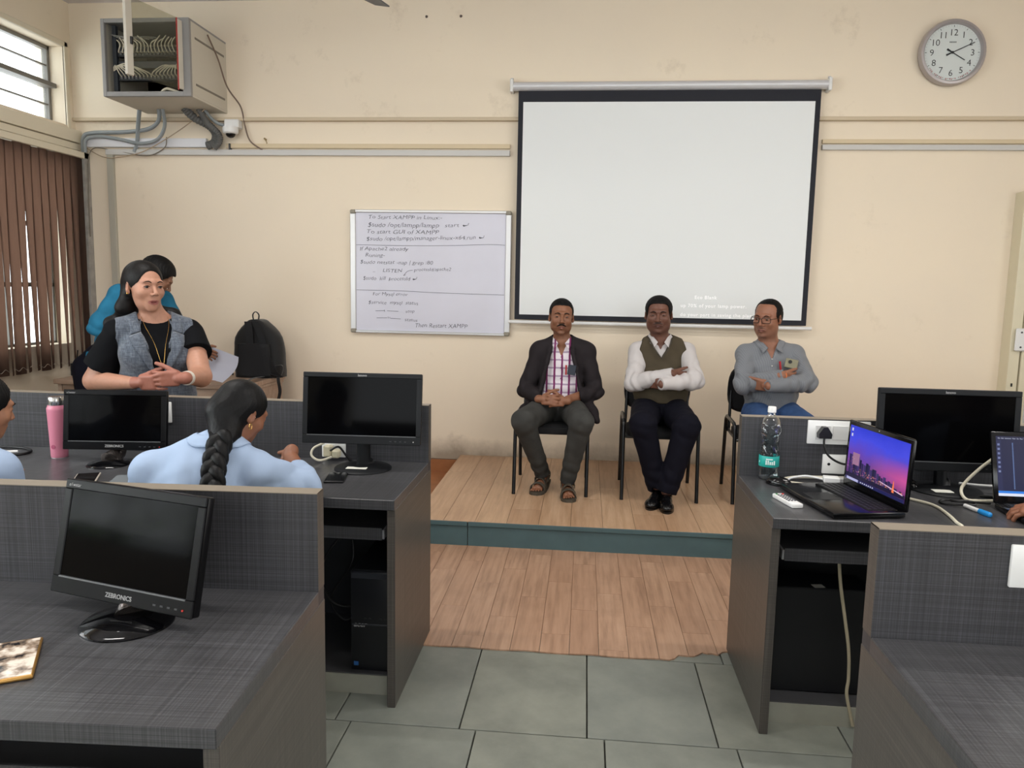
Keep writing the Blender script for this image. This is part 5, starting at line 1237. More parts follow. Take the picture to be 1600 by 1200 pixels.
        base = [(.030, .088, .0088, .072), (.0105, .092, .0090, .080), (-.0095, .089, .0086, .074), (-.0285, .081, .0076, .058)]; s.tips = []
        for n, (tx, fz, r, L) in enumerate(base):
            cu = (fcurl[n] if fcurl else curl); a0 = math.radians(spread * (1.5 - n) * .6); P0 = W + t * tx * z + f * fz * z; ang = 0; d0 = nrm(f * math.cos(a0) + t * math.sin(a0)); pts = [P0 - d0 * .012 * z, P0]; 
            for l, c_ in zip((.44, .31, .25), cu): ang += math.radians(c_); dd = d0 * math.cos(ang) + p * math.sin(ang); pts.append(pts[-1] + dd * L * l * z)
            b.chain(pts, [r * z, r * 1.04 * z, r * .96 * z, r * .9 * z, r * .78 * z], .0022, i); s.tips.append(pts[-1])
        P0 = W + f * .022 * z + t * .026 * z + p * .004 * z; td = nrm(tdir) if tdir is not None else nrm(t * .75 + f * .75 + p * .35); pts = [P0]; ang = 0
        q = nrm(f * .8 + p * .5 - t * .2)
        for l, c_ in zip((.042, .034, .028), (0,) + tuple(tcurl)): ang += math.radians(c_); dd = nrm(td * math.cos(ang) + q * math.sin(ang)); pts.append(pts[-1] + dd * l * z)
        b.chain(pts, [.014 * z, .0108 * z, .0102 * z, .0085 * z], .004, i)
        c = W + f * .08 * z; s.fine.append((c - .085 * z, c + .085 * z, fine))
    def finish(s, res=.007, tints=None, paint=None):
        P, Q, vid = s.b.mesh(res, s.fine); P = relax(P, Q, 1, .35)
        pal = {0: s.skin, 1: s.lips, 2: s.extra}; pal.update(tints or {}); C = np.zeros((len(P), 3))
        for k_, v in pal.items(): C[vid == (k_ if k_ != 1 else -9)] = v
        C[vid == 1] = s.skin; L = (P - s.hc) @ s.hR / s.hs; mo = s.mo
        e = np.sqrt((L[:, 0] / .0235) ** 2 + ((L[:, 2] + .0650 + mo * .4) / (.0082 + mo * .5)) ** 2); w = np.clip((1.12 - e) / .25, 0, 1) * (L[:, 1] < -.068) * (L[:, 1] > -.12); C = C * (1 - w[:, None]) + s.lips * w[:, None]
        if paint is not None:
            L = (P - s.hc) @ s.hR / s.hs; C = paint(P, L, C)
        o = to_obj('body', P, Q, M_SKIN, s.t, s.root, C); return o
    def cloth(s, name, vol, m, res=.007, spots=(), seed=1, smooth=1, fine=(), cols=None, parent=None):
        P, Q, vid = vol.mesh(res, list(fine)); P = relax(P, Q, smooth, .5)
        if spots is not None: P = folds(P, vnorm(P, Q), spots, seed)
        return to_obj(name, P, Q, m, parent or s.t, s.root)
    def hair(s, vol, m=None, res=.004, name='hair', rough=.0016, sc=260):
        P, Q, vid = vol.mesh(res); P = relax(P, Q, 1, .4); N = vnorm(P, Q); L = (P - s.hc) @ s.hR
        a = np.arctan2(L[:, 0], L[:, 1] + .02); P = P + N * (rough * np.sin(a * 46 + 4 * np.sin(L[:, 2] * 55)) * np.sin(a * 17 + L[:, 2] * 40))[:, None]
        return to_obj(name, P, Q, m or M_HAIR, s.t, s.root)
    def short_hair(s, line=.085, back=-.05, recede=0, thick=.007, temple=.0, low=-.012, top=1.3):
        """cropped hair; line = height of the front hairline over the eyes; recede opens the corners of the forehead"""
        T, R, z = s.T, s.hR, s.hs; v = Vol()
        v.ell(T(0, .020, .031), V3(.073 * s.wd + thick, .090 + thick, .075 + thick * top) * z, R, .01); v.ell(T(0, .040, -.005), V3(.070 + thick * .5, .066 + thick * .6, .066) * z, R, .02)
        # face opening: a rounded window whose upper edge is the hairline
        c, h = (line + low) / 2, (line - low) / 2 + .03
        v.box(T(0, -.115, line - .10), V3(.061 + recede, .095, .10) * z, R @ rotm(0, -10, 0), .030, .008, sub=True)
        v.ell(T(0, -.095, -.030), V3(.105, .098 + temple, .082) * z, R, .008, sub=True)
        if recede:
            for q in (-1, 1): v.ell(T(q * .040, -.070, line + .004), V3(.026, .045, .022) * z, R, .008, sub=True)
        for q in (-1, 1): v.ell(T(q * .080, .008, -.012), V3(.016, .022, .032) * z, R, .004, sub=True)
        v.box(T(0, .03, back - .06), V3(.13, .14, .06) * z, R @ rotm(0, -14, 0), .005, .006, sub=True)
        return v
from mathutils.bvhtree import BVHTree
def outside(shirt, pts, off):
    """lifts points (relative to the figure's root) so they lie outside a garment mesh"""
    me = shirt.data; bv = BVHTree.FromPolygons([v.co for v in me.vertices], [tuple(p.vertices) for p in me.polygons]); out = []
    for p in pts:
        p = Vector(p); hit = bv.find_nearest(p)
        if hit[0] is not None and (p - hit[0]).dot(hit[1]) < off: p = hit[0] + hit[1] * off
        out.append(p)
    return out
def collar_flaps(s, shirt, nb, R, m, r=.066, h=.03, tip=(.055, -.115, -.06), inner=(.020, -.088, -.012), back=.085, off=.005, name='collar'):
    for q in (-1, 1):
        ti = [(0, r + .004, h + .012), (r * .72, r * .70, h + .010), (r + .004, 0, h), (r * .72, -r * .72, h * .45), (inner[0], inner[1], inner[2])]
        bo = [(0, r + .022, h - .030), (r * .80 + .018, r * .75 + .014, h - .030), (r + .026, -.004, h - .036), (r * .95 + .006, -r * .95, (h - .036 + tip[2]) / 2), tip]
        N = 16; M_ = 5; rows = []
        def cr(P, t):
            n = len(P) - 1; i = min(int(t * n), n - 1); u = t * n - i; g = lambda k: V3(*P[max(0, min(n, k))]); a, b, c, d = g(i - 1), g(i), g(i + 1), g(i + 2)
            return .5 * (2 * b + (c - a) * u + (2 * a - 5 * b + 4 * c - d) * u * u + (3 * b - a - 3 * c + d) * u ** 3)
        for i in range(N + 1):
            a, b = cr(ti, i / N), cr(bo, i / N); a[0] *= q; b[0] *= q
            rows.append([Vector(V3(*nb) + R @ (a * (1 - j / M_) + b * (j / M_)) - s.root) for j in range(M_ + 1)])
        flat = outside(shirt, [p for r_ in rows for p in r_], off); bm = bmesh.new(); vs = [bm.verts.new(p) for p in flat]; W_ = M_ + 1
        for i in range(N):
            for j in range(M_): bm.faces.new((vs[i * W_ + j], vs[i * W_ + j + 1], vs[(i + 1) * W_ + j + 1], vs[(i + 1) * W_ + j]))
        bmesh.ops.recalc_face_normals(bm, faces=bm.faces); bmesh.ops.solidify(bm, geom=bm.faces[:], thickness=.0035)
        me = bpy.data.meshes.new(name)
        for f in bm.faces: f.smooth = True
        bm.to_mesh(me); bm.free(); link(name, me, m, s.t)
# ------------------------------------------------------------------ garments and figures
def torso(v, pel, che, nb, sL, sR, hw=.155, bw=.145, cw=.155, hd=.105, bd=.105, cd=.105, g=0, belly=0, k=.03, sr=.052, i=0, bust=0, low=.10, trap=.042):
    """sL / sR: shoulder joints at the figure's local -x / +x; returns local frame"""
    pel, che, nb, sL, sR = map(lambda p: V3(*p), (pel, che, nb, sL, sR)); x = nrm(sR - sL); u = nrm(nb - pel); y = nrm(np.cross(u, x)); z = np.cross(x, y); R = np.stack([x, y, z], 1)
    bl = pel * .55 + che * .45
    v.ell(pel, (hw, hd, low), R, k, i, grow=g); v.ell(bl - y * belly, (bw, bd + belly * .4, .15), R, k, i, grow=g); v.ell(che, (cw, cd, .17), R, k, i, grow=g)
    v.cap(sL, sR, sr, sr, k, i, grow=g)
    for s_ in (sL, sR): v.cap(nb + (s_ - nb) * .12 + u * .005, s_ * .85 + nb * .15 , trap, trap * .95, k, i, grow=g)
    if bust:
        for q in (-1, 1): v.ell(che - y * (cd * .62) + x * q * .072 - z * .015, (.062, .055, .062), R, .03, i, grow=g + bust)
    return R
def wedge(org, R, prof, front=0.0, z0=-9, z1=9):
    """removes |x| < w(z) in front of the local plane y = front; prof = [(z, half width)]"""
    org = V3(*org); zs_ = [p[0] for p in prof]; ws = [p[1] for p in prof]
    def f(x, y, z):
        px, py, pz = x - org[0], y - org[1], z - org[2]; q = [px * R[0, n] + py * R[1, n] + pz * R[2, n] for n in range(3)]
        w = np.interp(q[2], zs_, ws).astype('f4'); return np.maximum(np.maximum(np.abs(q[0]) - w, q[1] - front), np.maximum(z0 - q[2], q[2] - z1))
    return f
def collar(v, nb, R, r=.066, th=.009, drop=.03, gap=.024, tip=.05, k=.006, h=.0, i=0):
    """shirt collar: band round the neck with two points in front"""
    P = lambda x, y, z: V3(*nb) + R @ V3(x, y, z)
    for q in (-1, 1):
        v.chain([P(0, r * .95, .026 + h), P(q * r * .75, r * .65, .022 + h), P(q * r, 0, .008 + h), P(q * r * .78, -r * .72, -drop * .5), P(q * gap, -r * 1.12, -drop)], [th * 1.5, th * 1.6, th * 1.5, th * 1.2, th * .9], k, i)
        v.chain([P(q * r * .98, -r * .25, -.002), P(q * (gap + tip * .75), -r * 1.12, -drop - tip)], [th * 1.25, th * .6], k, i)
        v.chain([P(q * r * .80, -r * .70, -.012), P(q * (gap + tip * .45), -r * 1.22, -drop - tip * .6)], [th * 1.25, th * .6], k, i)
def trousers(s, name, m, pel, hips, knees, anks, g=.012, r=(.088, .066, .050), R=None, hw=.165, hd=.12, cuff=None, low=.10, seed=3, waist=None, res=.007, split=True, cr=1.15):
    v = Vol(); R = np.eye(3) if R is None else R
    v.ell(pel, (hw, hd, low), R, .03, grow=g)
    for h, kn, an in zip(hips, knees, anks):
        h, kn, an = V3(*h), V3(*kn), V3(*an); v.cap(h, kn, r[0] + g, r[1] + g, .018); v.cap(kn, an, (r[1] + g) * .97, r[2] + g * .5, .02)
    if waist is not None: v.plane(waist, (0, 0, 1))
    for an, kn in zip(anks, knees): 
        d = nrm(V3(*an) - V3(*kn)); c = V3(*an) + d * .0
        v.ops.append(((lambda c, d: (lambda x, y, z: np.maximum(-((x - c[0]) * d[0] + (y - c[1]) * d[1] + (z - c[2]) * d[2]), np.sqrt((x - c[0]) ** 2 + (y - c[1]) ** 2 + (z - c[2]) ** 2) - .095)))(c, d), c - .1, c + .1, .003, 0, True))
    sp = []
    for h, kn, an in zip(hips, knees, anks):
        h, kn, an = V3(*h), V3(*kn), V3(*an); sp += [(kn, .10, an - kn, 75, .006), (h * .85 + kn * .15, .11, kn - h, 60, .006), (an * .8 + kn * .2, .09, an - kn, 80, .006)]
    return s.cloth(name, v, m, res, sp, seed)
def shoe(s, an, toe, m, floor, name='shoe', L=.275, wid=.046, h=.05, sole=None):
    """leather shoe from the ankle towards the toe tip, on the floor"""
    an, toe = V3(*an), V3(*toe); d = nrm(V3(toe[0] - an[0], toe[1] - an[1], 0)); t = V3(toe[0], toe[1], floor); heel = t - d * L; sd = V3(-d[1], d[0], 0); R = np.stack([sd, d, V3(0, 0, 1)], 1)
    P = lambda x, y, z: heel + sd * x + d * y + V3(0, 0, z)
    v = Vol(); v.ell(P(0, .045, .045), (.034, .046, .052), R, .02); v.ell(P(0, .11, .038), (.037, .07, .042), R, .02); v.ell(P(0, .20, .028), (wid, .072, .032), R, .02); v.cap(P(0, .05, .07), P(0, .04, .10), .034, .036, .02)
    v.plane(P(0, 0, .012), (0, 0, -1)); v.plane(P(0, .0, .105), (0, -.2, 1))
    o = s.cloth(name, v, m, .005, (), 1)
    if o is not None:
        q = MB(); pts = []
        for k in range(28):
            a = 2 * PI * k / 28; c_, s_ = math.cos(a), math.sin(a); yy = L * .5 + c_ * L * .5; w = .036 + .014 * min(1, max(0, (yy - .08) / .10)) 
            pts.append((s_ * w, yy))
        q.prism(pts, 0, .014, M=Matrix.Translation(heel - s.root) @ Matrix(R.tolist()).to_4x4()); q.build('sole', sole or m, o)
    return o
def sandal(s, an, toe, floor, m, L=.265, lift=0):
    """bare foot is part of the body; this adds sole and straps. returns the volume centres of the foot"""
    an, toe = V3(*an), V3(*toe); d = nrm(V3(toe[0] - an[0], toe[1] - an[1], 0)); t = V3(toe[0], toe[1], floor); heel = t - d * L; sd = V3(-d[1], d[0], 0); hp = V3(0, 0, 1)
    P = lambda x, y, z: heel + sd * x + d * y + V3(0, 0, z + lift * max(0, 1 - y / .16) ** 1.3)
    b = s.b; b.cap(an, P(0, .05, .06), .036, .034, .02); b.cap(P(0, .04, .045), P(0, .17, .042), .030, .026, .02); b.cap(P(-.012, .12, .04), P(-.018, .20, .032), .024, .018, .015); b.cap(P(.014, .12, .04), P(.02, .19, .030), .022, .016, .015)
    for k in range(5): 
        x = -.030 + k * .0155; b.cap(P(x * .9, .195, .03), P(x * 1.05, .250 - abs(k - .8) * .008, .027), .0098 if k == 0 else .0078, .0088 if k == 0 else .0066, .002)
    s.fine.append((P(0, .2, 0) - .06, P(0, .23, .03) + .06, .0035))
    q = MB(); rows = []
    for k in range(13):
        y = L * 1.02 * k / 12; w = .034 + .016 * math.sin(min(1, y / .2) * PI / 2) - (.03 * max(0, (y - .23) / .04) ** 2 if y > .23 else 0); 
        rows.append([q.bm.verts.new(Vector(P(a * w, y, zz) - s.root)) for a, zz in ((-1, .0), (1, .0), (1, .02), (-1, .02))])
    for A, B in zip(rows, rows[1:]):
        for k in range(4): q.bm.faces.new((A[k], A[(k + 1) % 4], B[(k + 1) % 4], B[k]))
    q.bm.faces.new(rows[0][::-1]); q.bm.faces.new(rows[-1]); so = q.build('sandal', m, s.t)
    for y, zt, w in ((.185, .068, .052), (.13, .085, .042)):
        q = MB(); q.ribbon([Vector(P(x, y + .01 * abs(x) / .05, z_) - s.root) for x, z_ in ((-w, .012), (-w * .85, zt * .72), (-w * .3, zt), (w * .3, zt), (w * .85, zt * .72), (w, .012))], .034, .006, side=tuple(d)); q.build('strap', m, so)
    q = MB(); q.ribbon([Vector(P(x, y, z_) - s.root) for x, y, z_ in ((-.045, .13, .07), (-.040, .04, .075), (0, -.002, .08), (.040, .04, .075), (.045, .13, .07))], .022, .005, side=(0, 0, 1)); q.build('ankle_strap', m, so)

def cloth_mat(name, rgb, rough=.85, fine=320, bump=.25, sheen=0, var=.08):
    s = NT(name, rgb, rough, sheen=sheen, spec=.15); a = s.noise(s.mapping(), fine, 3); b = s.noise(s.mapping(), 14, 4)
    mr = s.n('MapRange'); mr.inputs[1].default_value = .3; mr.inputs[2].default_value = .7; mr.inputs[3].default_value = 1 - var; mr.inputs[4].default_value = 1 + var; s.l(b, mr.inputs[0])
    sc = s.n('VectorMath'); sc.operation = 'SCALE'; sc.inputs[0].default_value = lin(rgb); s.l(mr.outputs[0], sc.inputs['Scale']); s.color(sc.outputs[0]); s.bump(a, bump, .001); return s.m
def stripe(s, coord, period, width, off=0.0, soft=.0):
    f = s.math('FRACT', s.math('ADD', s.math('DIVIDE', coord, period), 50.0 + off)); return s.math('LESS_THAN', f, width)
def plaid_mat():
    s = NT('magenta_white_plaid', (214, 206, 214), .85, sheen=.1); n = s.noise(s.mapping(), 9, 3); v = s.sep(s.mapping()); x = s.math('ADD', v[0], s.math('MULTIPLY', n, .012)); z = s.math('ADD', v[2], s.math('MULTIPLY', n, .014))
    c = s.mix(stripe(s, z, .056, .2), (216, 208, 214), (158, 140, 162)); c = s.mix(stripe(s, x, .052, .26), c, (112, 34, 86)); s.color(c); return s.m
def stripe_mat():
    s = NT('grey_striped_shirt', (120, 124, 128), .8, sheen=.1); n = s.noise(s.mapping(), 10, 3); v = s.sep(s.mapping()); x = s.math('ADD', s.math('ADD', v[0], s.math('MULTIPLY', v[1], .6)), s.math('MULTIPLY', n, .008))
    c = s.mix(s.math('MULTIPLY', stripe(s, x, .0125, .25), .3), (116, 119, 124), (70, 72, 80)); s.color(c); return s.m
def check_mat():
    s = NT('grey_blue_check', (96, 106, 120), .85, sheen=.2); v = s.sep(s.mapping()); n = s.noise(s.mapping((160, 160, 30)), 1, 3); n2 = s.noise(s.mapping((30, 30, 160), (4, 1, 2)), 1, 3)
    c = s.ramp(s.math('MULTIPLY', s.math('ADD', n, n2), .5), [(.36, (60, 66, 76)), (.5, (78, 86, 98)), (.64, (100, 107, 116))])
    xx = s.math('ADD', v[0], s.math('MULTIPLY', v[1], .8)); c = s.mix(s.math('MULTIPLY', stripe(s, xx, .038, .07), .5), c, (56, 62, 74)); c = s.mix(s.math('MULTIPLY', stripe(s, v[2], .042, .07), .5), c, (56, 62, 74)); s.color(c); s.bump(n, .2, .001); return s.m
M_JKT = cloth_mat('charcoal_knit_jacket', (40, 36, 38)); M_PLD = plaid_mat(); M_JNG = cloth_mat('grey_jeans', (62, 62, 60), var=.18); M_SND = mat('olive_brown_sandal', (70, 64, 54), .7)
M_WSH = cloth_mat('white_shirt', (190, 185, 184), .8, var=.03); M_VST = cloth_mat('olive_brown_vest', (72, 64, 51)); M_NVY = cloth_mat('navy_trousers', (16, 16, 26)); M_SHOE = mat('black_shoe_leather', (12, 12, 14), .22)
M_STR = stripe_mat(); M_JNB = cloth_mat('blue_jeans', (54, 78, 118), var=.2); M_CHK = check_mat(); M_BTEE = cloth_mat('black_tee', (10, 11, 14)); M_CYAN = cloth_mat('turquoise_shirt', (42, 110, 142), var=.12); M_LBL = cloth_mat('light_blue_shirt', (154, 172, 198), .8, var=.03, bump=.12)
M_GLSF = mat('spectacle_frame', (16, 14, 16), .25); M_BTN = mat('shirt_button', (190, 186, 180), .4)
SEAT = ZS + .466
def stubble(skin, dark, amt=.5):
    sk, dk = V3(*lin(skin)), V3(*lin(dark))
    def f(P, L, C):
        # beard shadow around the mouth and jaw: skin colouring, fixed to the face
        m = (L[:, 1] < .0) & (L[:, 2] < -.035) & (L[:, 2] > -.14) & (np.abs(L[:, 0]) < .08); w = np.clip((-L[:, 2] - .035) / .04, 0, 1) * m * amt
        keep = np.linalg.norm(C - sk, axis=1) < 1e-3; w = (w * keep)[:, None]; return C * (1 - w) + dk * w
    return f

def man_jacket():
    s = Person('man with a moustache in an open dark jacket and plaid shirt, seated at the left', (-.205, 5.33, ZS), (132, 88, 64), lips=(122, 78, 66), palm=(150, 104, 82))
    R = rotm(5, 0, 2); s.gaze = (-2, 3); nb = (-.160, 5.435, 1.175)
    s.head((-.168, 5.405, 1.352), R, 1.13, wide=.98, jaw=1.02, nose=1.12)
    pel, che, sL, sR = (-.165, 5.40, .74), (-.155, 5.44, 1.00), (-.312, 5.445, 1.098), (.008, 5.445, 1.102)
    sk = dict(hw=.15, bw=.135, cw=.145, hd=.10, bd=.10, cd=.10)
    TRr = torso(s.b, pel, che, nb, sL, sR, **sk, sr=.046); s.neck((-.168, 5.425, 1.27), nb, .054, .060)
    eL, eR, wL, wR = (-.405, 5.37, .835), (.085, 5.37, .835), (-.295, 5.165, .800), (-.105, 5.165, .800)
    s.arm(sL, eL, wL, (.044, .038, .027)); s.arm(sR, eR, wR, (.044, .038, .027))
    s.hand((-.283, 5.140, .800), (.93, -.42, .02), (.1, .25, 1), (.3, 1, 0), fcurl=[(20, 52, 40), (24, 55, 40), (28, 58, 40), (32, 60, 40)], size=1.0, spread=16)
    s.hand((-.120, 5.140, .793), (-.93, -.40, .02), (-.1, .25, 1), (-.3, 1, 0), fcurl=[(20, 52, 40), (24, 55, 40), (28, 58, 40), (32, 60, 40)], size=1.0, spread=16)
    hips = [(-.245, 5.36, .712), (-.085, 5.36, .712)]; kn = [(-.385, 4.985, .672), (-.005, 4.975, .684)]; an = [(-.262, 5.215, .265), (-.088, 5.115, .245)]
    for h, k_, a in zip(hips, kn, an): s.b.cap(h, k_, .075, .053, .02); s.b.cap(k_, a, .05, .034, .02)
    sandal(s, (-.262, 5.215, .24), (-.305, 5.045, ZS), ZS, M_SND, lift=.035); sandal(s, (-.088, 5.115, .235), (-.070, 4.905, ZS), ZS, M_SND)
    s.finish(.0075, paint=stubble((132, 88, 64), (92, 62, 50), .35)); s.brows(.0036)
    s.strip([(-.028, -.080, -.0575), (-.012, -.0935, -.0485), (0, -.0945, -.0465), (.012, -.0935, -.0485), (.028, -.080, -.0575)], [.002, .0048, .0044, .0048, .002], 'moustache', M_HAIR, 8)
    s.hair(s.short_hair(line=.076, thick=.004, top=1.6))
    # shirt
    v = Vol(); torso(v, pel, che, nb, sL, sR, **sk, sr=.046, g=.010); v.plane((0, 0, .72), (0, 0, -1)); v.cut(wedge(nb, TRr, [(-.10, 0), (-.085, .006), (0, .046), (.1, .05)], -.02), V3(*nb) - .15, V3(*nb) + .14)
    sh = s.cloth('shirt', v, M_PLD, .006, [((-.16, 5.3, .82), .16, (.3, 0, 1), 70, .007), ((-.15, 5.33, 1.0), .12, (1, 0, .4), 50, .004)], 4)
    collar_flaps(s, sh, nb, TRr, M_PLD, .064, .036, tip=(.050, -.108, -.055), inner=(.024, -.085, -.014))
    for z in (1.075, 1.0, .925, .85):
        q = MB(); q.ball((0, 0, 0), (.0055, .003, .0055), 10, 6); b_ = q.build('button', mat('plum_button', (110, 60, 90), .4), sh); b_.location = Vector((-.158, 5.315 - .0 * z, z)) - Vector(s.root)
    # jacket
    v = Vol(); torso(v, pel, che, nb, sL, sR, **sk, sr=.052, g=.026, low=.12)
    for a, e, w in ((sL, eL, wL), (sR, eR, wR)): v.cap(a, e, .064, .056, .02); d = V3(*w) - V3(*e); v.cap(e, V3(*e) + d * .88, .055, .044, .018)
    for q in (-1, 1): v.chain([(-.160 + q * .15, 5.36, .80), (-.165 + q * .235, 5.26, .70), (-.165 + q * .265, 5.20, .655)], [.05, .035, .022], .03)
    v.cut(wedge((-.158, 5.44, 1.175), TRr, [(-.50, .160), (-.36, .132), (-.20, .100), (-.06, .070), (.10, .066)], -.012), (-.40, 5.1, .60), (.1, 5.5, 1.35), .006)
    P_ = lambda x, y, z: V3(*nb) + TRr @ V3(x, y, z)
    for q in (-1, 1): v.chain([P_(0, .078, .03), P_(q * .062, .052, .032), P_(q * .078, -.015, .010), P_(q * .080, -.095, -.075), P_(q * .106, -.122, -.19), P_(q * .138, -.135, -.34)], [.017, .018, .018, .015, .013, .012], .012)
    v.cut(lambda x, y, z: np.maximum(np.maximum(np.sqrt((x + .162) ** 2 + ((y - 5.425) * 1.0) ** 2) - .060, 1.10 - z), z - 1.4), (-.25, 5.3, 1.1), (-.05, 5.52, 1.4), .006)
    s.cloth('jacket', v, M_JKT, .007, [(eL, .12, (.5, -.3, .6), 80, .009), (eR, .12, (-.5, -.3, .6), 80, .009), ((-.27, 5.3, .95), .14, (0, 0, 1), 45, .006), ((.0, 5.3, .95), .14, (0, 0, 1), 45, .006)], 2)
    trousers(s, 'jeans', M_JNG, (-.165, 5.39, .715), hips, kn, an, g=.012, r=(.086, .068, .046), hw=.16, hd=.12, waist=(0, 0, .80), seed=5, cr=1.2)
    t = thing('smartphone', 'dark phone tucked in the plaid shirt pocket', 'phone', (-.083, 5.285, .985), (0, .12, 0)); q = MB(); q.box((-.028, -.006, -.03), (.028, .004, .04), .003); q.build('body', mat('phone_blue_black', (36, 42, 54), .3), t)
    q = MB(); q.cyl((-.122, 5.292, .955), (-.122, 5.285, 1.022), .006, n=10); tag(q.build('pen', mat('red_pen', (170, 40, 46), .4), origin=(-.122, 5.29, .98)), 'red pen clipped in the plaid shirt pocket', 'pen')
man_jacket()

def man_vest():
    s = Person('man in an olive vest over a white shirt, arms crossed, seated in the middle', (.535, 5.30, ZS), (104, 68, 54), lips=(86, 54, 48))
    R = rotm(-7, 4, -1); s.gaze = (0, 2); nb = (.522, 5.435, 1.205)
    s.slit = .6; s.head((.503, 5.40, 1.384), R, 1.12, wide=1.06, jaw=1.25, nose=1.22, jowl=1.15, brow=1.15)
    pel, che, sL, sR = (.535, 5.38, .75), (.535, 5.43, 1.02), (.372, 5.44, 1.122), (.708, 5.44, 1.128)
    sk = dict(hw=.165, bw=.165, cw=.165, hd=.12, bd=.13, cd=.115, belly=.02)
    Rt = torso(s.b, pel, che, nb, sL, sR, **sk, sr=.05); s.neck((.508, 5.42, 1.30), nb, .058, .064)
    eL, eR, wL, wR = (.345, 5.245, .918), (.742, 5.215, .950), (.575, 5.135, .998), (.520, 5.085, .935)
    s.arm(sL, eL, wL, (.046, .040, .032)); s.arm(sR, eR, wR, (.046, .040, .032))
    s.hand((.578, 5.138, .994), (.80, .58, -.20), (.1, -.3, 1), (-.1, 1, 0), (14, 12, 8), size=1.0, tdir=(.85, .5, .25), tcurl=(5, 5))
    s.hand((.512, 5.118, .930), (-.70, .72, .0), (.0, -.3, 1), (0, 1, 0), (12, 10, 8), size=1.0, tdir=(-.85, .5, .2), tcurl=(5, 5))
    hips = [(.445, 5.34, .718), (.625, 5.34, .718)]; kn = [(.392, 4.965, .680), (.672, 4.96, .682)]; an = [(.508, 5.02, .245), (.562, 4.95, .245)]
    for h, k_, a in zip(hips, kn, an): s.b.cap(h, k_, .08, .056, .02); s.b.cap(k_, a, .052, .036, .02)
    s.finish(.0075, paint=stubble((104, 68, 54), (66, 44, 38), .3)); s.brows(.004, lift=-.001)
    s.strip([(-.028, -.079, -.056), (-.012, -.090, -.0485), (0, -.092, -.047), (.012, -.090, -.0485), (.028, -.079, -.056)], [.0015, .003, .0028, .003, .0015], 'moustache', mat('grey_moustache', (58, 44, 40), .7), 8)
    s.hair(s.short_hair(line=.076, thick=.006, temple=-.004, top=1.3), M_HAIR)
    v = Vol(); torso(v, pel, che, nb, sL, sR, **sk, sr=.05, g=.008)
    for a, e, w in ((sL, eL, wL), (sR, eR, wR)): v.cap(a, e, .062, .060, .02, 0); v.cap(e, V3(*w) + nrm(V3(*w) - V3(*e)) * .016, .062, .038, .014, flat=True)
    v.plane((0, 0, .76), (0, 0, -1)); v.cut(wedge(nb, Rt, [(-.075, 0), (0, .034), (.1, .05)], -.02), V3(*nb) - .12, V3(*nb) + .14)
    sh = s.cloth('shirt', v, M_WSH, .006, [(eL, .14, (.8, -.3, .5), 85, .009), (eR, .14, (-.8, -.3, .3), 85, .010), ((.65, 5.16, .93), .10, (-1, .2, .1), 90, .006), ((.36, 5.36, 1.05), .1, (0, 0, 1), 60, .006)], 8)
    collar_flaps(s, sh, nb, Rt, M_WSH, .070, .040, tip=(.052, -.122, -.062), inner=(.022, -.095, -.022))
    for w_, d in ((wL, V3(*wL) - V3(*eL)), (wR, V3(*wR) - V3(*eR))):
        q = MB(); a = V3(*w_) - nrm(d) * .020 - s.root; b_ = V3(*w_) + nrm(d) * .017 - s.root; q.cyl(Vector(a), Vector(b_), .0420, .0395, 28, caps=False); q.build('cuff', M_WSH, sh)
    v = Vol(); torso(v, pel, che, nb, sL, sR, **{**sk, 'bw': .174, 'cw': .170}, sr=.056, g=.022, low=.09); v.plane((0, 0, .785), (0, .0, -1))
    v.cut(wedge(nb, Rt, [(-.135, 0), (0, .075), (.1, .13)], .0), V3(*nb) - .2, V3(*nb) + .2, .004)
    v.cut(lambda x, y, z: np.maximum(np.sqrt((x - nb[0]) ** 2 + (y - nb[1]) ** 2) - .074, 1.12 - z), V3(*nb) - .15, V3(*nb) + .15, .004)
    for q, sj in ((-1, sL), (1, sR)): v.plane(V3(*sj) + Rt @ V3(-q * .006, 0, 0), Rt @ V3(q, 0, .30), .004)
    s.cloth('vest', v, M_VST, .007, [((.535, 5.26, .86), .16, (.15, 0, 1), 60, .007), ((.6, 5.3, 1.05), .1, (.7, 0, .7), 60, .004)], 6)
    q = MB()
    for sg in (-1, 1): q.tube([Vector(V3(*nb) + Rt @ V3(sg * x, y, z) - s.root) for x, y, z in ((.082, -.01, .018), (.066, -.09, -.03), (.038, -.128, -.085), (.003, -.142, -.135))], .0055, 8, 4)
    q.build('neck_ribbing', mat('vest_rib', (62, 56, 46), .9), s.t)
    trousers(s, 'trousers', M_NVY, (.535, 5.37, .72), hips, kn, an, g=.014, r=(.094, .072, .058), hw=.172, hd=.13, waist=(0, 0, .83), seed=9)
    shoe(s, (.508, 5.02, .24), (.440, 4.80, ZS), M_SHOE, ZS); shoe(s, (.562, 4.95, .24), (.545, 4.735, ZS), M_SHOE, ZS)
man_vest()

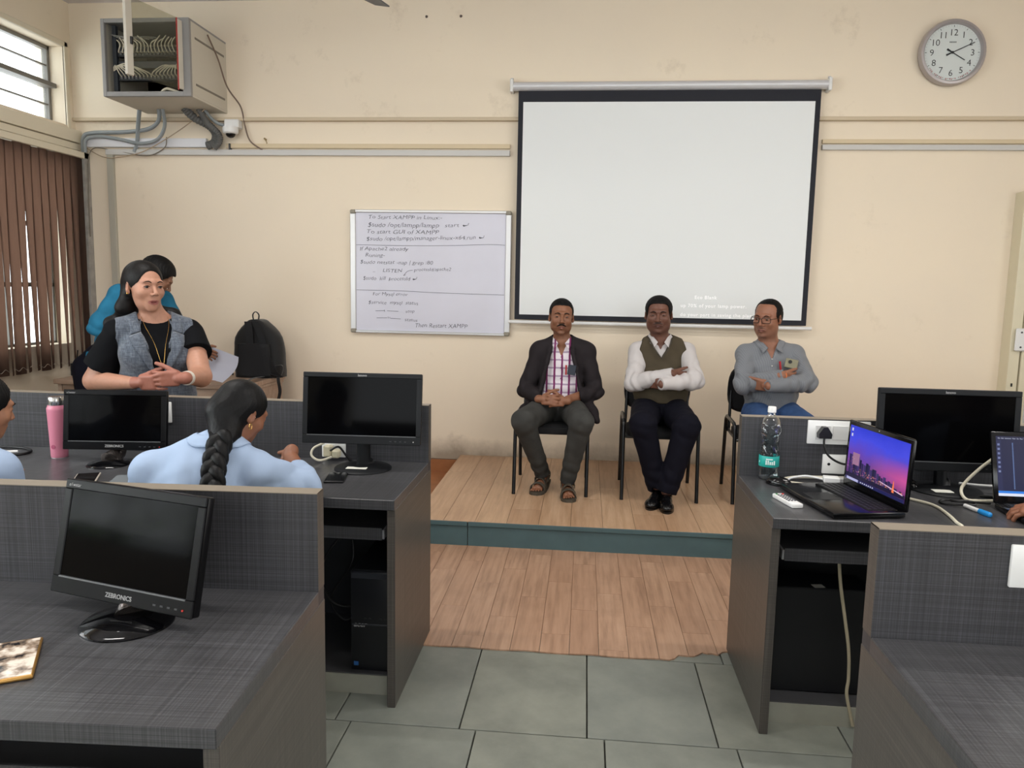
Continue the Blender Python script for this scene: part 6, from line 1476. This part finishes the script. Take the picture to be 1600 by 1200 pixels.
def man_striped():
    s = Person('man with glasses in a grey striped shirt and jeans, arms crossed, seated at the right', (1.255, 5.30, ZS), (142, 96, 74), lips=(128, 82, 72))
    R = rotm(-36, 7, 2); s.gaze = (-4, 2); nb = (1.262, 5.430, 1.185)
    s.head((1.236, 5.40, 1.376), R, 1.14, wide=1.02, jaw=1.15, nose=1.12, jowl=1.15)
    pel, che, sL, sR = (1.285, 5.38, .75), (1.275, 5.425, 1.02), (1.108, 5.43, 1.122), (1.442, 5.435, 1.128)
    sk = dict(hw=.170, bw=.172, cw=.165, hd=.12, bd=.13, cd=.115, belly=.03)
    Rt = torso(s.b, pel, che, nb, sL, sR, **sk, sr=.05); s.neck((1.245, 5.42, 1.29), nb, .060, .066)
    eL, eR, wL, wR = (1.070, 5.25, .928), (1.478, 5.22, .960), (1.285, 5.132, 1.008), (1.205, 5.085, .945)
    s.arm(sL, eL, wL, (.046, .040, .032)); s.arm(sR, eR, wR, (.046, .040, .032))
    s.hand((1.288, 5.135, 1.004), (.80, .58, -.16), (.1, -.3, 1), (-.1, 1, 0), (16, 14, 10), size=1.0, tdir=(.85, .5, .25), tcurl=(5, 5))
    s.hand((1.197, 5.118, .940), (-.70, .72, .0), (.0, -.3, 1), (0, 1, 0), (12, 10, 8), size=1.0, tdir=(-.85, .5, .2), tcurl=(5, 5))
    hips = [(1.195, 5.34, .718), (1.375, 5.34, .718)]; kn = [(1.15, 4.95, .68), (1.45, 4.95, .68)]; an = [(1.16, 4.98, .245), (1.42, 4.98, .245)]
    for h, k_, a in zip(hips, kn, an): s.b.cap(h, k_, .08, .056, .02); s.b.cap(k_, a, .052, .036, .02)
    s.finish(.0075, paint=stubble((142, 96, 74), (100, 72, 60), .4)); s.brows(.003)
    s.strip([(-.026, -.079, -.056), (-.011, -.0895, -.049), (0, -.0915, -.0475), (.011, -.0895, -.049), (.026, -.079, -.056)], [.0008, .0018, .0016, .0018, .0008], 'moustache', mat('thin_moustache', (84, 60, 50), .7), 8)
    s.hair(s.short_hair(line=.096, thick=.003, recede=.006, top=1.3))
    # spectacles
    g = bpy.data.objects.new('spectacles', None); COL.objects.link(g); g.parent = s.t
    def gt(pts, r, nm, m=M_GLSF, n=6, sm=3, par=g): q = MB(); q.tube([Vector(s.T(*p) - s.root) for p in pts], r, n, sm); return q.build(nm, m, par)
    for q in (-1, 1):
        sp = lambda v_: math.copysign(abs(v_) ** .55, v_); ring = [(q * .0335 + .0255 * sp(math.cos(a)), -.100 + .006 * max(0, sp(math.cos(a)) * q), -.003 + .0165 * sp(math.sin(a))) for a in [2 * PI * k / 24 for k in range(25)]]
        gt(ring, .0023, 'rim'); gt([(q * .057, -.090, .004), (q * .074, -.055, .006), (q * .080, .0, .004), (q * .078, .02, -.008)], .0018, 'temple_arm')
    gt([(-.009, -.099, .004), (0, -.102, .007), (.009, -.099, .004)], .0016, 'bridge')
    v = Vol(); torso(v, pel, che, nb, sL, sR, **sk, sr=.052, g=.012, low=.10)
    for a, e, w in ((sL, eL, wL), (sR, eR, wR)): v.cap(a, e, .063, .060, .02); v.cap(e, V3(*w) + nrm(V3(*w) - V3(*e)) * .016, .062, .038, .014, flat=True)
    v.plane((0, 0, .725), (0, -.15, -1)); v.cut(wedge(nb, Rt, [(-.10, 0), (-.06, .016), (0, .040), (.1, .05)], -.02), V3(*nb) - .14, V3(*nb) + .14)
    sh = s.cloth('shirt', v, M_STR, .006, [(eL, .14, (.8, -.3, .5), 80, .009), (eR, .14, (-.8, -.3, .3), 80, .010), ((1.40, 5.14, .95), .10, (-1, .2, .1), 85, .006), ((1.10, 5.36, 1.06), .1, (0, 0, 1), 60, .007), ((1.28, 5.24, .84), .14, (.2, 0, 1), 60, .006)], 11)
    collar_flaps(s, sh, nb, Rt, M_STR, .072, .040, tip=(.068, -.118, -.058), inner=(.026, -.095, -.022))
    for z in (1.10, 1.055):
        q = MB(); q.ball((0, 0, 0), (.005, .003, .005), 10, 6); b_ = q.build('button', M_BTN, sh); b_.location = Vector((1.262, 5.295 + (z - 1.05) * .25, z)) - Vector(s.root)
    trousers(s, 'jeans', M_JNB, (1.285, 5.37, .72), hips, kn, an, g=.014, r=(.092, .07, .056), hw=.172, hd=.13, waist=(0, 0, .83), seed=19, cr=1.15)
    shoe(s, (1.16, 4.98, .24), (1.13, 4.76, ZS), M_SHOE, ZS); shoe(s, (1.42, 4.98, .24), (1.45, 4.76, ZS), M_SHOE, ZS)
    q = MB(); a = V3(1.292, 5.138, 1.005) - s.root; d = nrm(V3(.86, .5, -.10)); q.cyl(Vector(a), Vector(a + d * .012), .0315, n=24); q.build('wrist_thread', mat('orange_thread', (214, 110, 50), .7), s.t)
    t = thing('smartphone', 'pale phone with a round camera in the striped shirt pocket', 'phone', (1.378, 5.262, 1.075), (-.15, .2, 0)); q = MB(); q.box((-.042, -.006, -.03), (.042, .004, .034), .004); q.build('body', mat('phone_khaki', (128, 124, 100), .35), t)
    q = MB(); q.cyl((-.012, -.006, .012), (-.012, -.010, .012), .012, n=16); q.build('camera_ring', M_BLK, t)
    q = MB(); q.cyl((1.315, 5.275, 1.03), (1.305, 5.270, 1.09), .007, n=10); tag(q.build('pen', mat('red_pen', (170, 40, 46), .4), origin=(1.31, 5.27, 1.06)), 'red pen clipped in the striped shirt pocket', 'pen')
man_striped()
def woman():
    s = Person('woman with long dark hair in a grey-blue check vest, standing and talking with clasped hands', (-2.13, 3.60, 0), (172, 126, 104), lips=(146, 88, 82), palm=(148, 94, 78))
    R = rotm(58, 2, 1); s.gaze = (6, 0); nb = (-2.135, 3.640, 1.372); s.slit = 1.55
    s.head((-2.152, 3.600, 1.520), R, 1.10, wide=.97, jaw=.98, nose=.95, mouth_open=.006, female=True, fine=.0022)
    Bd = rotm(38, 0, 0); c0 = V3(-2.135, 3.64, 0); L = lambda x, y, z: tuple(c0 + Bd @ V3(x, y, 0) + V3(0, 0, z))
    pel, che, sL, sR = L(0, -.02, .98), L(0, 0, 1.20), L(-.168, .0, 1.292), L(.168, .0, 1.292)
    sk = dict(hw=.165, bw=.135, cw=.140, hd=.12, bd=.10, cd=.10)
    Rt = torso(s.b, pel, che, nb, sL, sR, **sk, sr=.045, bust=.012, trap=.036, low=.16); s.neck((-2.148, 3.615, 1.46), nb, .046, .054)
    eL, eR = (-2.390, 3.535, 1.055), (-1.872, 3.585, 1.085); wL, wR = (-2.100, 3.385, 1.070), (-1.850, 3.400, 1.098)
    s.b.cap(sL, eL, .056, .051, .02); s.b.cap(eL, wL, .050, .028, .02); s.b.cap(sR, eR, .056, .050, .02); s.b.cap(eR, wR, .049, .028, .02)
    s.hand((-2.065, 3.375, 1.074), (.95, -.18, .06), (.1, -.2, 1), (.1, 1, .1), fcurl=[(6, 16, 12), (10, 22, 16), (14, 26, 18), (10, 18, 14)], size=.98, i=2, spread=12, tdir=(.85, .1, .45), tcurl=(8, 10), fine=.0026)
    s.hand((-1.862, 3.385, 1.100), (-.93, -.30, -.05), (-.1, -.15, 1), (-.2, 1, 0), fcurl=[(18, 40, 30), (20, 42, 30), (22, 44, 32), (24, 44, 32)], size=.98, i=2, tdir=(-.8, -.1, .5), tcurl=(14, 18), fine=.0026)
    hips = [L(-.085, 0, .90), L(.085, 0, .90)]; kn = [L(-.09, -.01, .48), L(.09, -.01, .48)]; an = [L(-.09, .02, .09), L(.09, .02, .09)]
    for h, k_, a in zip(hips, kn, an): s.b.cap(h, k_, .085, .056, .03); s.b.cap(k_, a, .052, .035, .03); s.b.cap(a, V3(*a) + Bd @ V3(0, -.12, -.05), .035, .028, .02)
    s.strip([(-.013, -.0745, -.0625), (0, -.0785, -.0625), (.013, -.0745, -.0625)], [.002, .0026, .002], 'teeth', mat('teeth', (205, 198, 186), .3), 6)
    s.finish(.007); s.brows(.0026, lift=.001); s.lashes()
    # hair: parted cap drawn back, long fall behind the shoulders
    T, z = s.T, 1.10; v = Vol()
    v.ell(T(0, .022, .032), V3(.079, .097, .082) * z, R, .01); v.ell(T(0, .050, -.01), V3(.070, .068, .07) * z, R, .02)
    v.ell(T(0, -.100, -.012), V3(.066, .080, .092) * z, R, .01, sub=True); v.ell(T(0, -.085, -.045), V3(.095, .078, .080) * z, R, .01, sub=True)
    for q in (-1, 1): v.ell(T(q * .082, .004, -.020), V3(.018, .022, .027) * z, R, .005, sub=True)
    v.chain([T(0, .075, .0), T(0, .085, -.08), L(-.03, .10, 1.34), L(-.05, .125, 1.20), L(-.05, .12, 1.08)], [.062, .060, .068, .062, .045], .03)
    v.chain([T(-.055, .045, -.04), T(-.066, .06, -.10), L(-.120, .060, 1.375), L(-.185, .085, 1.335), L(-.20, .11, 1.28)], [.030, .034, .034, .026, .014], .03)
    v.chain([T(.050, .055, -.04), T(.060, .07, -.10), L(.100, .055, 1.375), L(.135, .075, 1.345)], [.026, .030, .030, .018], .03)
    s.hair(v, hair_mat('dark_brown_hair', (10, 8, 7), .5), .004, rough=.0006)
    # black tee with flared short sleeves
    v = Vol(); torso(v, pel, che, nb, sL, sR, **sk, sr=.048, g=.008, bust=.014, trap=.032, low=.16)
    for a, e, k_ in ((sL, eL, .72), (sR, eR, .50)):
        a, e = V3(*a), V3(*e); v.cap(a, a + (e - a) * k_, .062, .082, .02, flat=True)
    v.plane((0, 0, .88), (0, 0, -1)); v.cut(lambda x, y, z: np.sqrt(((x - nb[0]) ** 2 + (y - nb[1]) ** 2) / .094 ** 2 + ((z - 1.405) / .085) ** 2) * .085 - .085, V3(*nb) - .12, V3(*nb) + .14)
    s.cloth('tee', v, M_BTEE, .005, [(sL, .1, (0, 0, 1), 60, .004), (sR, .1, (0, 0, 1), 60, .004)], 3)
    # vest with lapels
    v = Vol(); torso(v, pel, che, nb, sL, sR, **sk, sr=.050, g=.020, bust=.018, trap=.034, low=.20)
    v.cut(wedge(nb, Rt, [(-.37, 0), (-.30, .012), (-.18, .050), (-.05, .072), (.1, .085)], .01), V3(*nb) - .42, V3(*nb) + .2, .004)
    v.cut(lambda x, y, z: np.maximum(np.sqrt((x - nb[0]) ** 2 + (y - nb[1]) ** 2) - .068, 1.31 - z), V3(*nb) - .12, V3(*nb) + .15, .004)
    for q, sj in ((-1, sL), (1, sR)): v.plane(V3(*sj) + Rt @ V3(q * .012, 0, 0), Rt @ V3(q, 0, .12), .004)
    v.plane((0, 0, .84), (0, 0, -1))
    vs = s.cloth('vest', v, M_CHK, .0045, [((-2.1, 3.53, 1.08), .12, (0, 0, 1), 50, .004), ((-2.02, 3.58, 1.06), .1, (.4, 0, 1), 55, .004)], 5)
    for q in (-1, 1):
        def lap(rows_a, rows_b, name):
            pts = []; N = 14
            for i in range(N + 1):
                t = i / N; a = V3(*[np.interp(t, np.linspace(0, 1, len(rows_a)), [p[k] for p in rows_a]) for k in range(3)]); b = V3(*[np.interp(t, np.linspace(0, 1, len(rows_b)), [p[k] for p in rows_b]) for k in range(3)])
                for j in range(5): w = a * (1 - j / 4) + b * (j / 4); w[0] *= q; pts.append(Vector(V3(*nb) + Rt @ w - s.root))
            pts = outside(vs, pts, .006); bm = bmesh.new(); V_ = [bm.verts.new(p) for p in pts]
            for i in range(N):
                for j in range(4): bm.faces.new((V_[i * 5 + j], V_[i * 5 + j + 1], V_[(i + 1) * 5 + j + 1], V_[(i + 1) * 5 + j]))
            bmesh.ops.recalc_face_normals(bm, faces=bm.faces); bmesh.ops.solidify(bm, geom=bm.faces[:], thickness=.004); me = bpy.data.meshes.new(name)
            for f in bm.faces: f.smooth = True
            bm.to_mesh(me); bm.free(); link(name, me, M_CHK, s.t)
        lap([(.0, .075, .02), (.060, .03, .018), (.068, -.05, -.02), (.072, -.09, -.07)], [(.0, .10, -.01), (.085, .04, -.010), (.118, -.045, -.045), (.118, -.085, -.085)], 'collar')
        lap([(.072, -.09, -.075), (.060, -.12, -.14), (.045, -.13, -.20), (.010, -.14, -.30)], [(.124, -.085, -.095), (.100, -.12, -.16), (.070, -.135, -.22), (.014, -.145, -.305)], 'lapel')
    # necklace, ear stud, watch
    q = MB(); q.tube([Vector(p) for p in outside(vs, [Vector(V3(*nb) + Rt @ V3(x, y, z_) - s.root) for x, y, z_ in ((-.060, -.03, .0), (-.052, -.09, -.05), (-.02, -.125, -.13), (.012, -.14, -.24), (.03, -.13, -.14), (.054, -.09, -.05), (.060, -.03, .0))], -.0065)], .0008, 6, 5); q.build('necklace', mat('gold', (200, 160, 90), .25, metal=.9), s.t)
    q = MB(); q.ball(Vector(T(-.080, .000, -.034) - s.root), .0045, 10, 8); q.build('ear_stud', mat('gold', (200, 160, 90), .25, metal=.9), s.t)
    d = nrm(V3(*wR) - V3(*eR)); a = V3(*wR) + d * -.030 - s.root; t = bpy.data.objects.new('watch', None); COL.objects.link(t); t.parent = s.t
    q = MB(); q.cyl(Vector(a), Vector(a + d * .022), .0345, .0335, 28); q.build('strap', mat('pale_watch_strap', (206, 200, 190), .5), t)
    q = MB(); q.box((-.010, -.006, -.014), (.010, .006, .014), .002); o = q.build('watch_face', M_BLK, t); o.location = Vector(a + d * .011 + V3(.016, -.032, .0)); o.rotation_euler = (0, 0, .5)
    # trousers
    v = Vol(); v.ell(pel, (.175, .13, .14), Bd, .03)
    for h, k_, a in zip(hips, kn, an): v.cap(h, k_, .10, .078, .03); v.cap(k_, a, .078, .070, .03, flat=True)
    s.cloth('trousers', v, M_BTEE, .012, (), 3)
woman()

def man_blue():
    s = Person('man in a turquoise shirt bending over the wooden table, behind the standing woman', (-3.22, 4.92, 0), (128, 88, 66))
    R = rotm(118, 38, 0); nb = (-2.955, 4.93, 1.500)
    s.head((-2.842, 4.915, 1.572), R, 1.06, fine=.004)
    pel, che = (-3.24, 4.95, 1.00), (-3.05, 4.94, 1.33); sL, sR = (-3.02, 4.755, 1.452), (-2.92, 5.10, 1.415)
    sk = dict(hw=.16, bw=.145, cw=.155, hd=.11, bd=.105, cd=.105)
    Rt = torso(s.b, pel, che, nb, sL, sR, **sk, sr=.05); s.neck((-2.875, 4.925, 1.54), nb, .052, .058)
    eL, eR, wL, wR = (-3.12, 4.67, 1.245), (-2.80, 5.13, 1.18), (-3.02, 4.80, 1.08), (-2.715, 5.17, 1.07)
    s.arm(sL, eL, wL, (.046, .04, .028)); s.arm(sR, eR, wR, (.046, .04, .028))
    s.hand((-2.715, 5.17, 1.065), (.75, .3, -.3), (-.3, .2, 1), (.2, 1, .3), (30, 35, 25), size=.98, fine=.004); s.hand((-3.01, 4.81, 1.07), (.5, .4, -.75), (0, -1, 0), (1, 0, .3), (20, 20, 15), size=.98, fine=.005)
    hips = [(-3.33, 4.86, .95), (-3.33, 5.04, .95)]; kn = [(-3.30, 4.85, .50), (-3.30, 5.05, .50)]; an = [(-3.34, 4.85, .09), (-3.34, 5.05, .09)]
    for h, k_, a in zip(hips, kn, an): s.b.cap(h, k_, .085, .058, .03); s.b.cap(k_, a, .054, .036, .03)
    s.finish(.008); s.hair(s.short_hair(line=.066, thick=.017, top=1.2), M_HAIR)
    v = Vol(); torso(v, pel, che, nb, sL, sR, **sk, sr=.052, g=.014)
    for a, e, w in ((sL, eL, wL), (sR, eR, wR)): v.cap(a, e, .064, .060, .02); v.cap(e, w, .058, .042, .012, flat=True)
    sh = s.cloth('shirt', v, M_CYAN, .007, [(eL, .14, (.3, 0, 1), 70, .010), ((-3.1, 4.8, 1.4), .14, (1, 0, -.6), 60, .007), ((-2.9, 4.95, 1.4), .12, (.3, 0, 1), 60, .007)], 5)
    collar_flaps(s, sh, nb, Rt, M_CYAN, .066, .03)
    v = Vol(); v.ell(pel, (.17, .14, .12), Rt, .03)
    for h, k_, a in zip(hips, kn, an): v.cap(h, k_, .10, .078, .03); v.cap(k_, a, .076, .066, .03, flat=True)
    s.cloth('trousers', v, M_NVY, .012, (), 3)
    for a in an: shoe(s, V3(*a) + V3(0, 0, .05), V3(a[0] + .22, a[1], 0), M_SHOE, 0)
man_blue()

def braid_strands(s, path, width, thick, m, turns, taper=.6):
    """three interleaved strands along a path (points relative to world)"""
    P = [Vector(p) for p in path]; Q = []
    for i in range(len(P) - 1):
        a, b, c, d = P[max(i - 1, 0)], P[i], P[i + 1], P[min(i + 2, len(P) - 1)]
        for k in range(14):
            t = k / 14; Q.append(.5 * ((2 * b) + (c - a) * t + (2 * a - 5 * b + 4 * c - d) * t * t + (3 * b - a - 3 * c + d) * t ** 3))
    Q.append(P[-1]); n = len(Q); root = Vector(s.root)
    for j in range(3):
        pts, rr = [], []
        for i, p in enumerate(Q):
            t = i / (n - 1); tg = (Q[min(i + 1, n - 1)] - Q[max(i - 1, 0)]).normalized(); side = Vector((1, 0, 0)); side = (side - tg * side.dot(tg)).normalized(); out = side.cross(tg); out = out if out.y < 0 else -out
            ph = 2 * PI * (turns * t + j / 3); w = width * (1 - (1 - taper) * t); pts.append(p + side * (math.sin(ph) * w) + out * (math.sin(2 * ph) * w * .55) - root); rr.append(thick * (1 - (1 - taper) * t) * (.92 + .12 * math.cos(2 * ph)))
        q = MB(); q.tube(pts, rr, 12, 1); 
        for v in q.bm.verts: v.co += Vector(noise.noise_vector(v.co * 60)) * .0012
        q.build('braid_strand', m, s.t)

def student_braid():
    s = Person('student with a long dark braid in a light blue shirt, seen from behind', (-1.27, 2.35, 0), (126, 82, 60))
    R = rotm(150, 26, -4); nb = (-1.195, 2.395, 1.015); s.gaze = (0, 0)
    s.head((-1.148, 2.475, 1.112), R, .92, female=True, fine=.003)
    pel, che, sL, sR = (-1.27, 2.27, .56), (-1.235, 2.335, .84), (-1.065, 2.40, .925), (-1.405, 2.345, .925)
    sk = dict(hw=.165, bw=.14, cw=.15, hd=.12, bd=.10, cd=.10)
    Rt = torso(s.b, pel, che, nb, sL, sR, **sk, sr=.045); s.neck((-1.165, 2.445, 1.05), nb, .046, .052)
    eL, eR, wL, wR = (-.955, 2.535, .840), (-1.52, 2.50, .80), (-1.085, 2.725, .915), (-1.40, 2.70, .80)
    s.arm(sL, eL, wL, (.044, .038, .024)); s.arm(sR, eR, wR, (.044, .038, .024))
    s.hand((-1.088, 2.730, .915), (-.62, .30, -.70), (.1, .9, .2), (-.7, 0, -.7), (25, 30, 20), size=.92); s.hand((-1.39, 2.71, .805), (.5, .8, -.05), (.9, -.3, 0), (0, 0, -1), (15, 15, 10), size=.92)
    hips = [(-1.18, 2.33, .52), (-1.36, 2.33, .52)]; kn = [(-1.16, 2.72, .52), (-1.38, 2.72, .52)]; an = [(-1.16, 2.70, .09), (-1.38, 2.70, .09)]
    for h, k_, a in zip(hips, kn, an): s.b.cap(h, k_, .075, .054, .02); s.b.cap(k_, a, .05, .034, .02); s.b.cap(a, V3(*a) + V3(0, .13, -.05), .034, .028, .02)
    s.finish(.0075)
    T = s.T; v = Vol(); z = 1.0
    v.ell(T(0, .020, .030), V3(.080, .098, .086) * .92, R, .01); v.ell(T(0, .045, -.012), V3(.074, .072, .074) * .92, R, .02)
    v.ell(T(0, -.105, -.015), V3(.066, .080, .085), R, .01, sub=True); v.ell(T(0, -.085, -.055), V3(.095, .070, .080), R, .01, sub=True)
    for q in (-1, 1): v.ell(T(q * .084, -.002, -.018), V3(.018, .019, .028), R, .005, sub=True)
    v.chain([T(0, .075, -.03), (-1.168, 2.385, 1.055), (-1.165, 2.340, 1.02)], [.056, .044, .032], .03)
    mh = hair_mat('glossy_black_hair', (6, 6, 7), .48); s.hair(v, mh, .004, rough=.0005)
    braid_strands(s, [(-1.158, 2.345, 1.055), (-1.152, 2.285, .995), (-1.135, 2.228, .93), (-1.115, 2.195, .85), (-1.090, 2.180, .77), (-1.075, 2.175, .69), (-1.06, 2.18, .61)], .023, .0225, mh, 3.9, .82)
    q = MB(); q.lathe([(.010, 0), (.0115, .0015), (.010, .003), (.0085, .0015), (.010, 0)], 20, M=Matrix.Rotation(PI / 2, 4, 'Y')); o = q.build('earring', mat('gold', (200, 160, 90), .25, metal=.9), s.t); o.location = Vector(T(-.080, .004, -.043) - s.root)
    v = Vol(); torso(v, pel, che, nb, sL, sR, **sk, sr=.050, g=.014, low=.14)
    for a, e, w in ((sL, eL, wL), (sR, eR, wR)): a, e, w = V3(*a), V3(*e), V3(*w); v.cap(a, e, .062, .060, .02); v.cap(e, e + (w - e) * .50, .057, .046, .012, flat=True)
    sh = s.cloth('shirt', v, M_LBL, .006, [((-1.33, 2.27, .88), .14, (1, 0, .6), 48, .010), ((-1.10, 2.31, .88), .12, (1, 0, -.5), 52, .010), (eL, .12, (1, .5, 0), 70, .009), ((-1.42, 2.28, .82), .12, (0, 0, 1), 50, .007), ((-1.0, 2.42, .87), .10, (.6, 0, -1), 70, .008)], 12)
    collar_flaps(s, sh, nb, Rt, M_LBL, .060, .018, tip=(.06, -.10, -.06))
    v = Vol(); v.ell(pel, (.175, .13, .11), None, .03)
    for h, k_, a in zip(hips, kn, an): v.cap(h, k_, .088, .066, .02); v.cap(k_, a, .064, .05, .02, flat=True)
    s.cloth('trousers', v, M_NVY, .010, (), 3)
student_braid()

def student_left():
    s = Person('student in a light blue shirt cut by the left picture edge, face in profile', (-2.16, 2.32, 0), (150, 104, 78))
    R = rotm(150, 14, 0); nb = (-2.115, 2.375, 1.005)
    s.head((-2.068, 2.445, 1.105), R, 1.0, nose=.85, female=True, fine=.003)
    pel, che, sL, sR = (-2.20, 2.25, .56), (-2.165, 2.32, .83), (-1.965, 2.375, .893), (-2.33, 2.31, .915)
    sk = dict(hw=.165, bw=.14, cw=.15, hd=.12, bd=.10, cd=.10)
    Rt = torso(s.b, pel, che, nb, sL, sR, **sk, sr=.045); s.neck((-2.10, 2.42, 1.05), nb, .046, .052)
    eL, eR, wL, wR = (-1.93, 2.40, .70), (-2.42, 2.46, .79), (-2.28, 2.50, .815), (-2.28, 2.68, .815)
    s.arm(sL, eL, wL, (.044, .038, .024)); s.arm(sR, eR, wR, (.044, .038, .024))
    s.hand(wL, (-.4, .9, -.05), (-.9, -.3, 0), (0, 0, -1), (15, 15, 10), size=.92, fine=.005); s.hand(wR, (.3, .95, -.05), (.9, -.3, 0), (0, 0, -1), (15, 15, 10), size=.92, fine=.005)
    hips = [(-2.11, 2.31, .52), (-2.29, 2.31, .52)]; kn = [(-2.10, 2.72, .52), (-2.31, 2.72, .52)]; an = [(-2.10, 2.70, .09), (-2.31, 2.70, .09)]
    for h, k_, a in zip(hips, kn, an): s.b.cap(h, k_, .075, .054, .02); s.b.cap(k_, a, .05, .034, .02); s.b.cap(a, V3(*a) + V3(0, .13, -.05), .034, .028, .02)
    s.finish(.0075); s.brows(.003)
    T = s.T; v = Vol(); v.ell(T(0, .022, .028), V3(.082, .100, .086), R, .01); v.ell(T(0, .050, -.012), V3(.076, .078, .075), R, .02)
    v.ell(T(0, -.105, -.008), V3(.066, .082, .085), R, .01, sub=True); v.ell(T(0, -.085, -.050), V3(.095, .074, .080), R, .01, sub=True)
    v.chain([T(0, .09, -.02), T(0, .115, -.07), (-2.17, 2.30, .98)], [.05, .045, .03], .03)
    s.hair(v, M_HAIR, .004)
    v = Vol(); torso(v, pel, che, nb, sL, sR, **sk, sr=.050, g=.014, low=.14)
    for a, e, w in ((sL, eL, wL), (sR, eR, wR)): a, e, w = V3(*a), V3(*e), V3(*w); v.cap(a, e, .062, .058, .02); v.cap(e, e + (w - e) * .55, .055, .046, .012, flat=True)
    sh = s.cloth('shirt', v, M_LBL, .007, [((-2.0, 2.33, .82), .12, (1, 0, .6), 48, .005)], 22)
    collar_flaps(s, sh, nb, Rt, M_LBL, .060, .022)
    v = Vol(); v.ell(pel, (.175, .13, .11), None, .03)
    for h, k_, a in zip(hips, kn, an): v.cap(h, k_, .088, .066, .02); v.cap(k_, a, .064, .05, .02, flat=True)
    s.cloth('trousers', v, M_NVY, .010, (), 3)
student_left()

def person_right():
    s = Person('person mostly outside the right edge, one hand typing on the code laptop', (1.88, 2.30, 0), (138, 90, 66))
    R = rotm(190, 18, 0); nb = (1.86, 2.33, 1.02)
    s.head((1.85, 2.38, 1.15), R, 1.0, fine=.005)
    pel, che, sL, sR = (1.88, 2.25, .56), (1.87, 2.30, .84), (2.05, 2.31, .93), (1.69, 2.31, .93)
    sk = dict(hw=.16, bw=.145, cw=.155, hd=.12, bd=.105, cd=.105)
    Rt = torso(s.b, pel, che, nb, sL, sR, **sk, sr=.048); s.neck((1.855, 2.36, 1.08), nb, .05, .056)
    eL, eR, wL, wR = (2.12, 2.40, .74), (1.70, 2.40, .72), (1.80, 2.66, .84), (1.575, 2.635, .842)
    s.arm(sL, eL, wL, (.046, .04, .027)); s.arm(sR, eR, wR, (.046, .04, .027))
    s.hand((1.572, 2.640, .845), (-.66, .55, -.12), (.3, .9, .2), (-.1, 0, -1), (22, 34, 26), size=1.0, spread=14, fine=.0026); s.hand(wL, (-.4, .9, -.05), (-.9, -.3, 0), (0, 0, -1), (20, 25, 15), size=1.0, fine=.006)
    hips = [(1.97, 2.31, .52), (1.79, 2.31, .52)]; kn = [(1.98, 2.72, .52), (1.78, 2.72, .52)]; an = [(1.98, 2.70, .09), (1.78, 2.70, .09)]
    for h, k_, a in zip(hips, kn, an): s.b.cap(h, k_, .078, .056, .02); s.b.cap(k_, a, .052, .036, .02); s.b.cap(a, V3(*a) + V3(0, .13, -.05), .034, .028, .02)
    s.finish(.009); s.hair(s.short_hair(line=.08, thick=.009), M_HAIR, .006)
    v = Vol(); torso(v, pel, che, nb, sL, sR, **sk, sr=.052, g=.014, low=.14)
    for a, e, w in ((sL, eL, wL), (sR, eR, wR)): a, e, w = V3(*a), V3(*e), V3(*w); v.cap(a, e, .062, .058, .02); v.cap(e, e + (w - e) * .6, .055, .044, .012, flat=True)
    sh = s.cloth('shirt', v, M_LBL, .010, (), 2)
    v = Vol(); v.ell(pel, (.175, .13, .11), None, .03)
    for h, k_, a in zip(hips, kn, an): v.cap(h, k_, .090, .068, .02); v.cap(k_, a, .066, .05, .02, flat=True)
    s.cloth('trousers', v, M_NVY, .012, (), 3)
person_right()
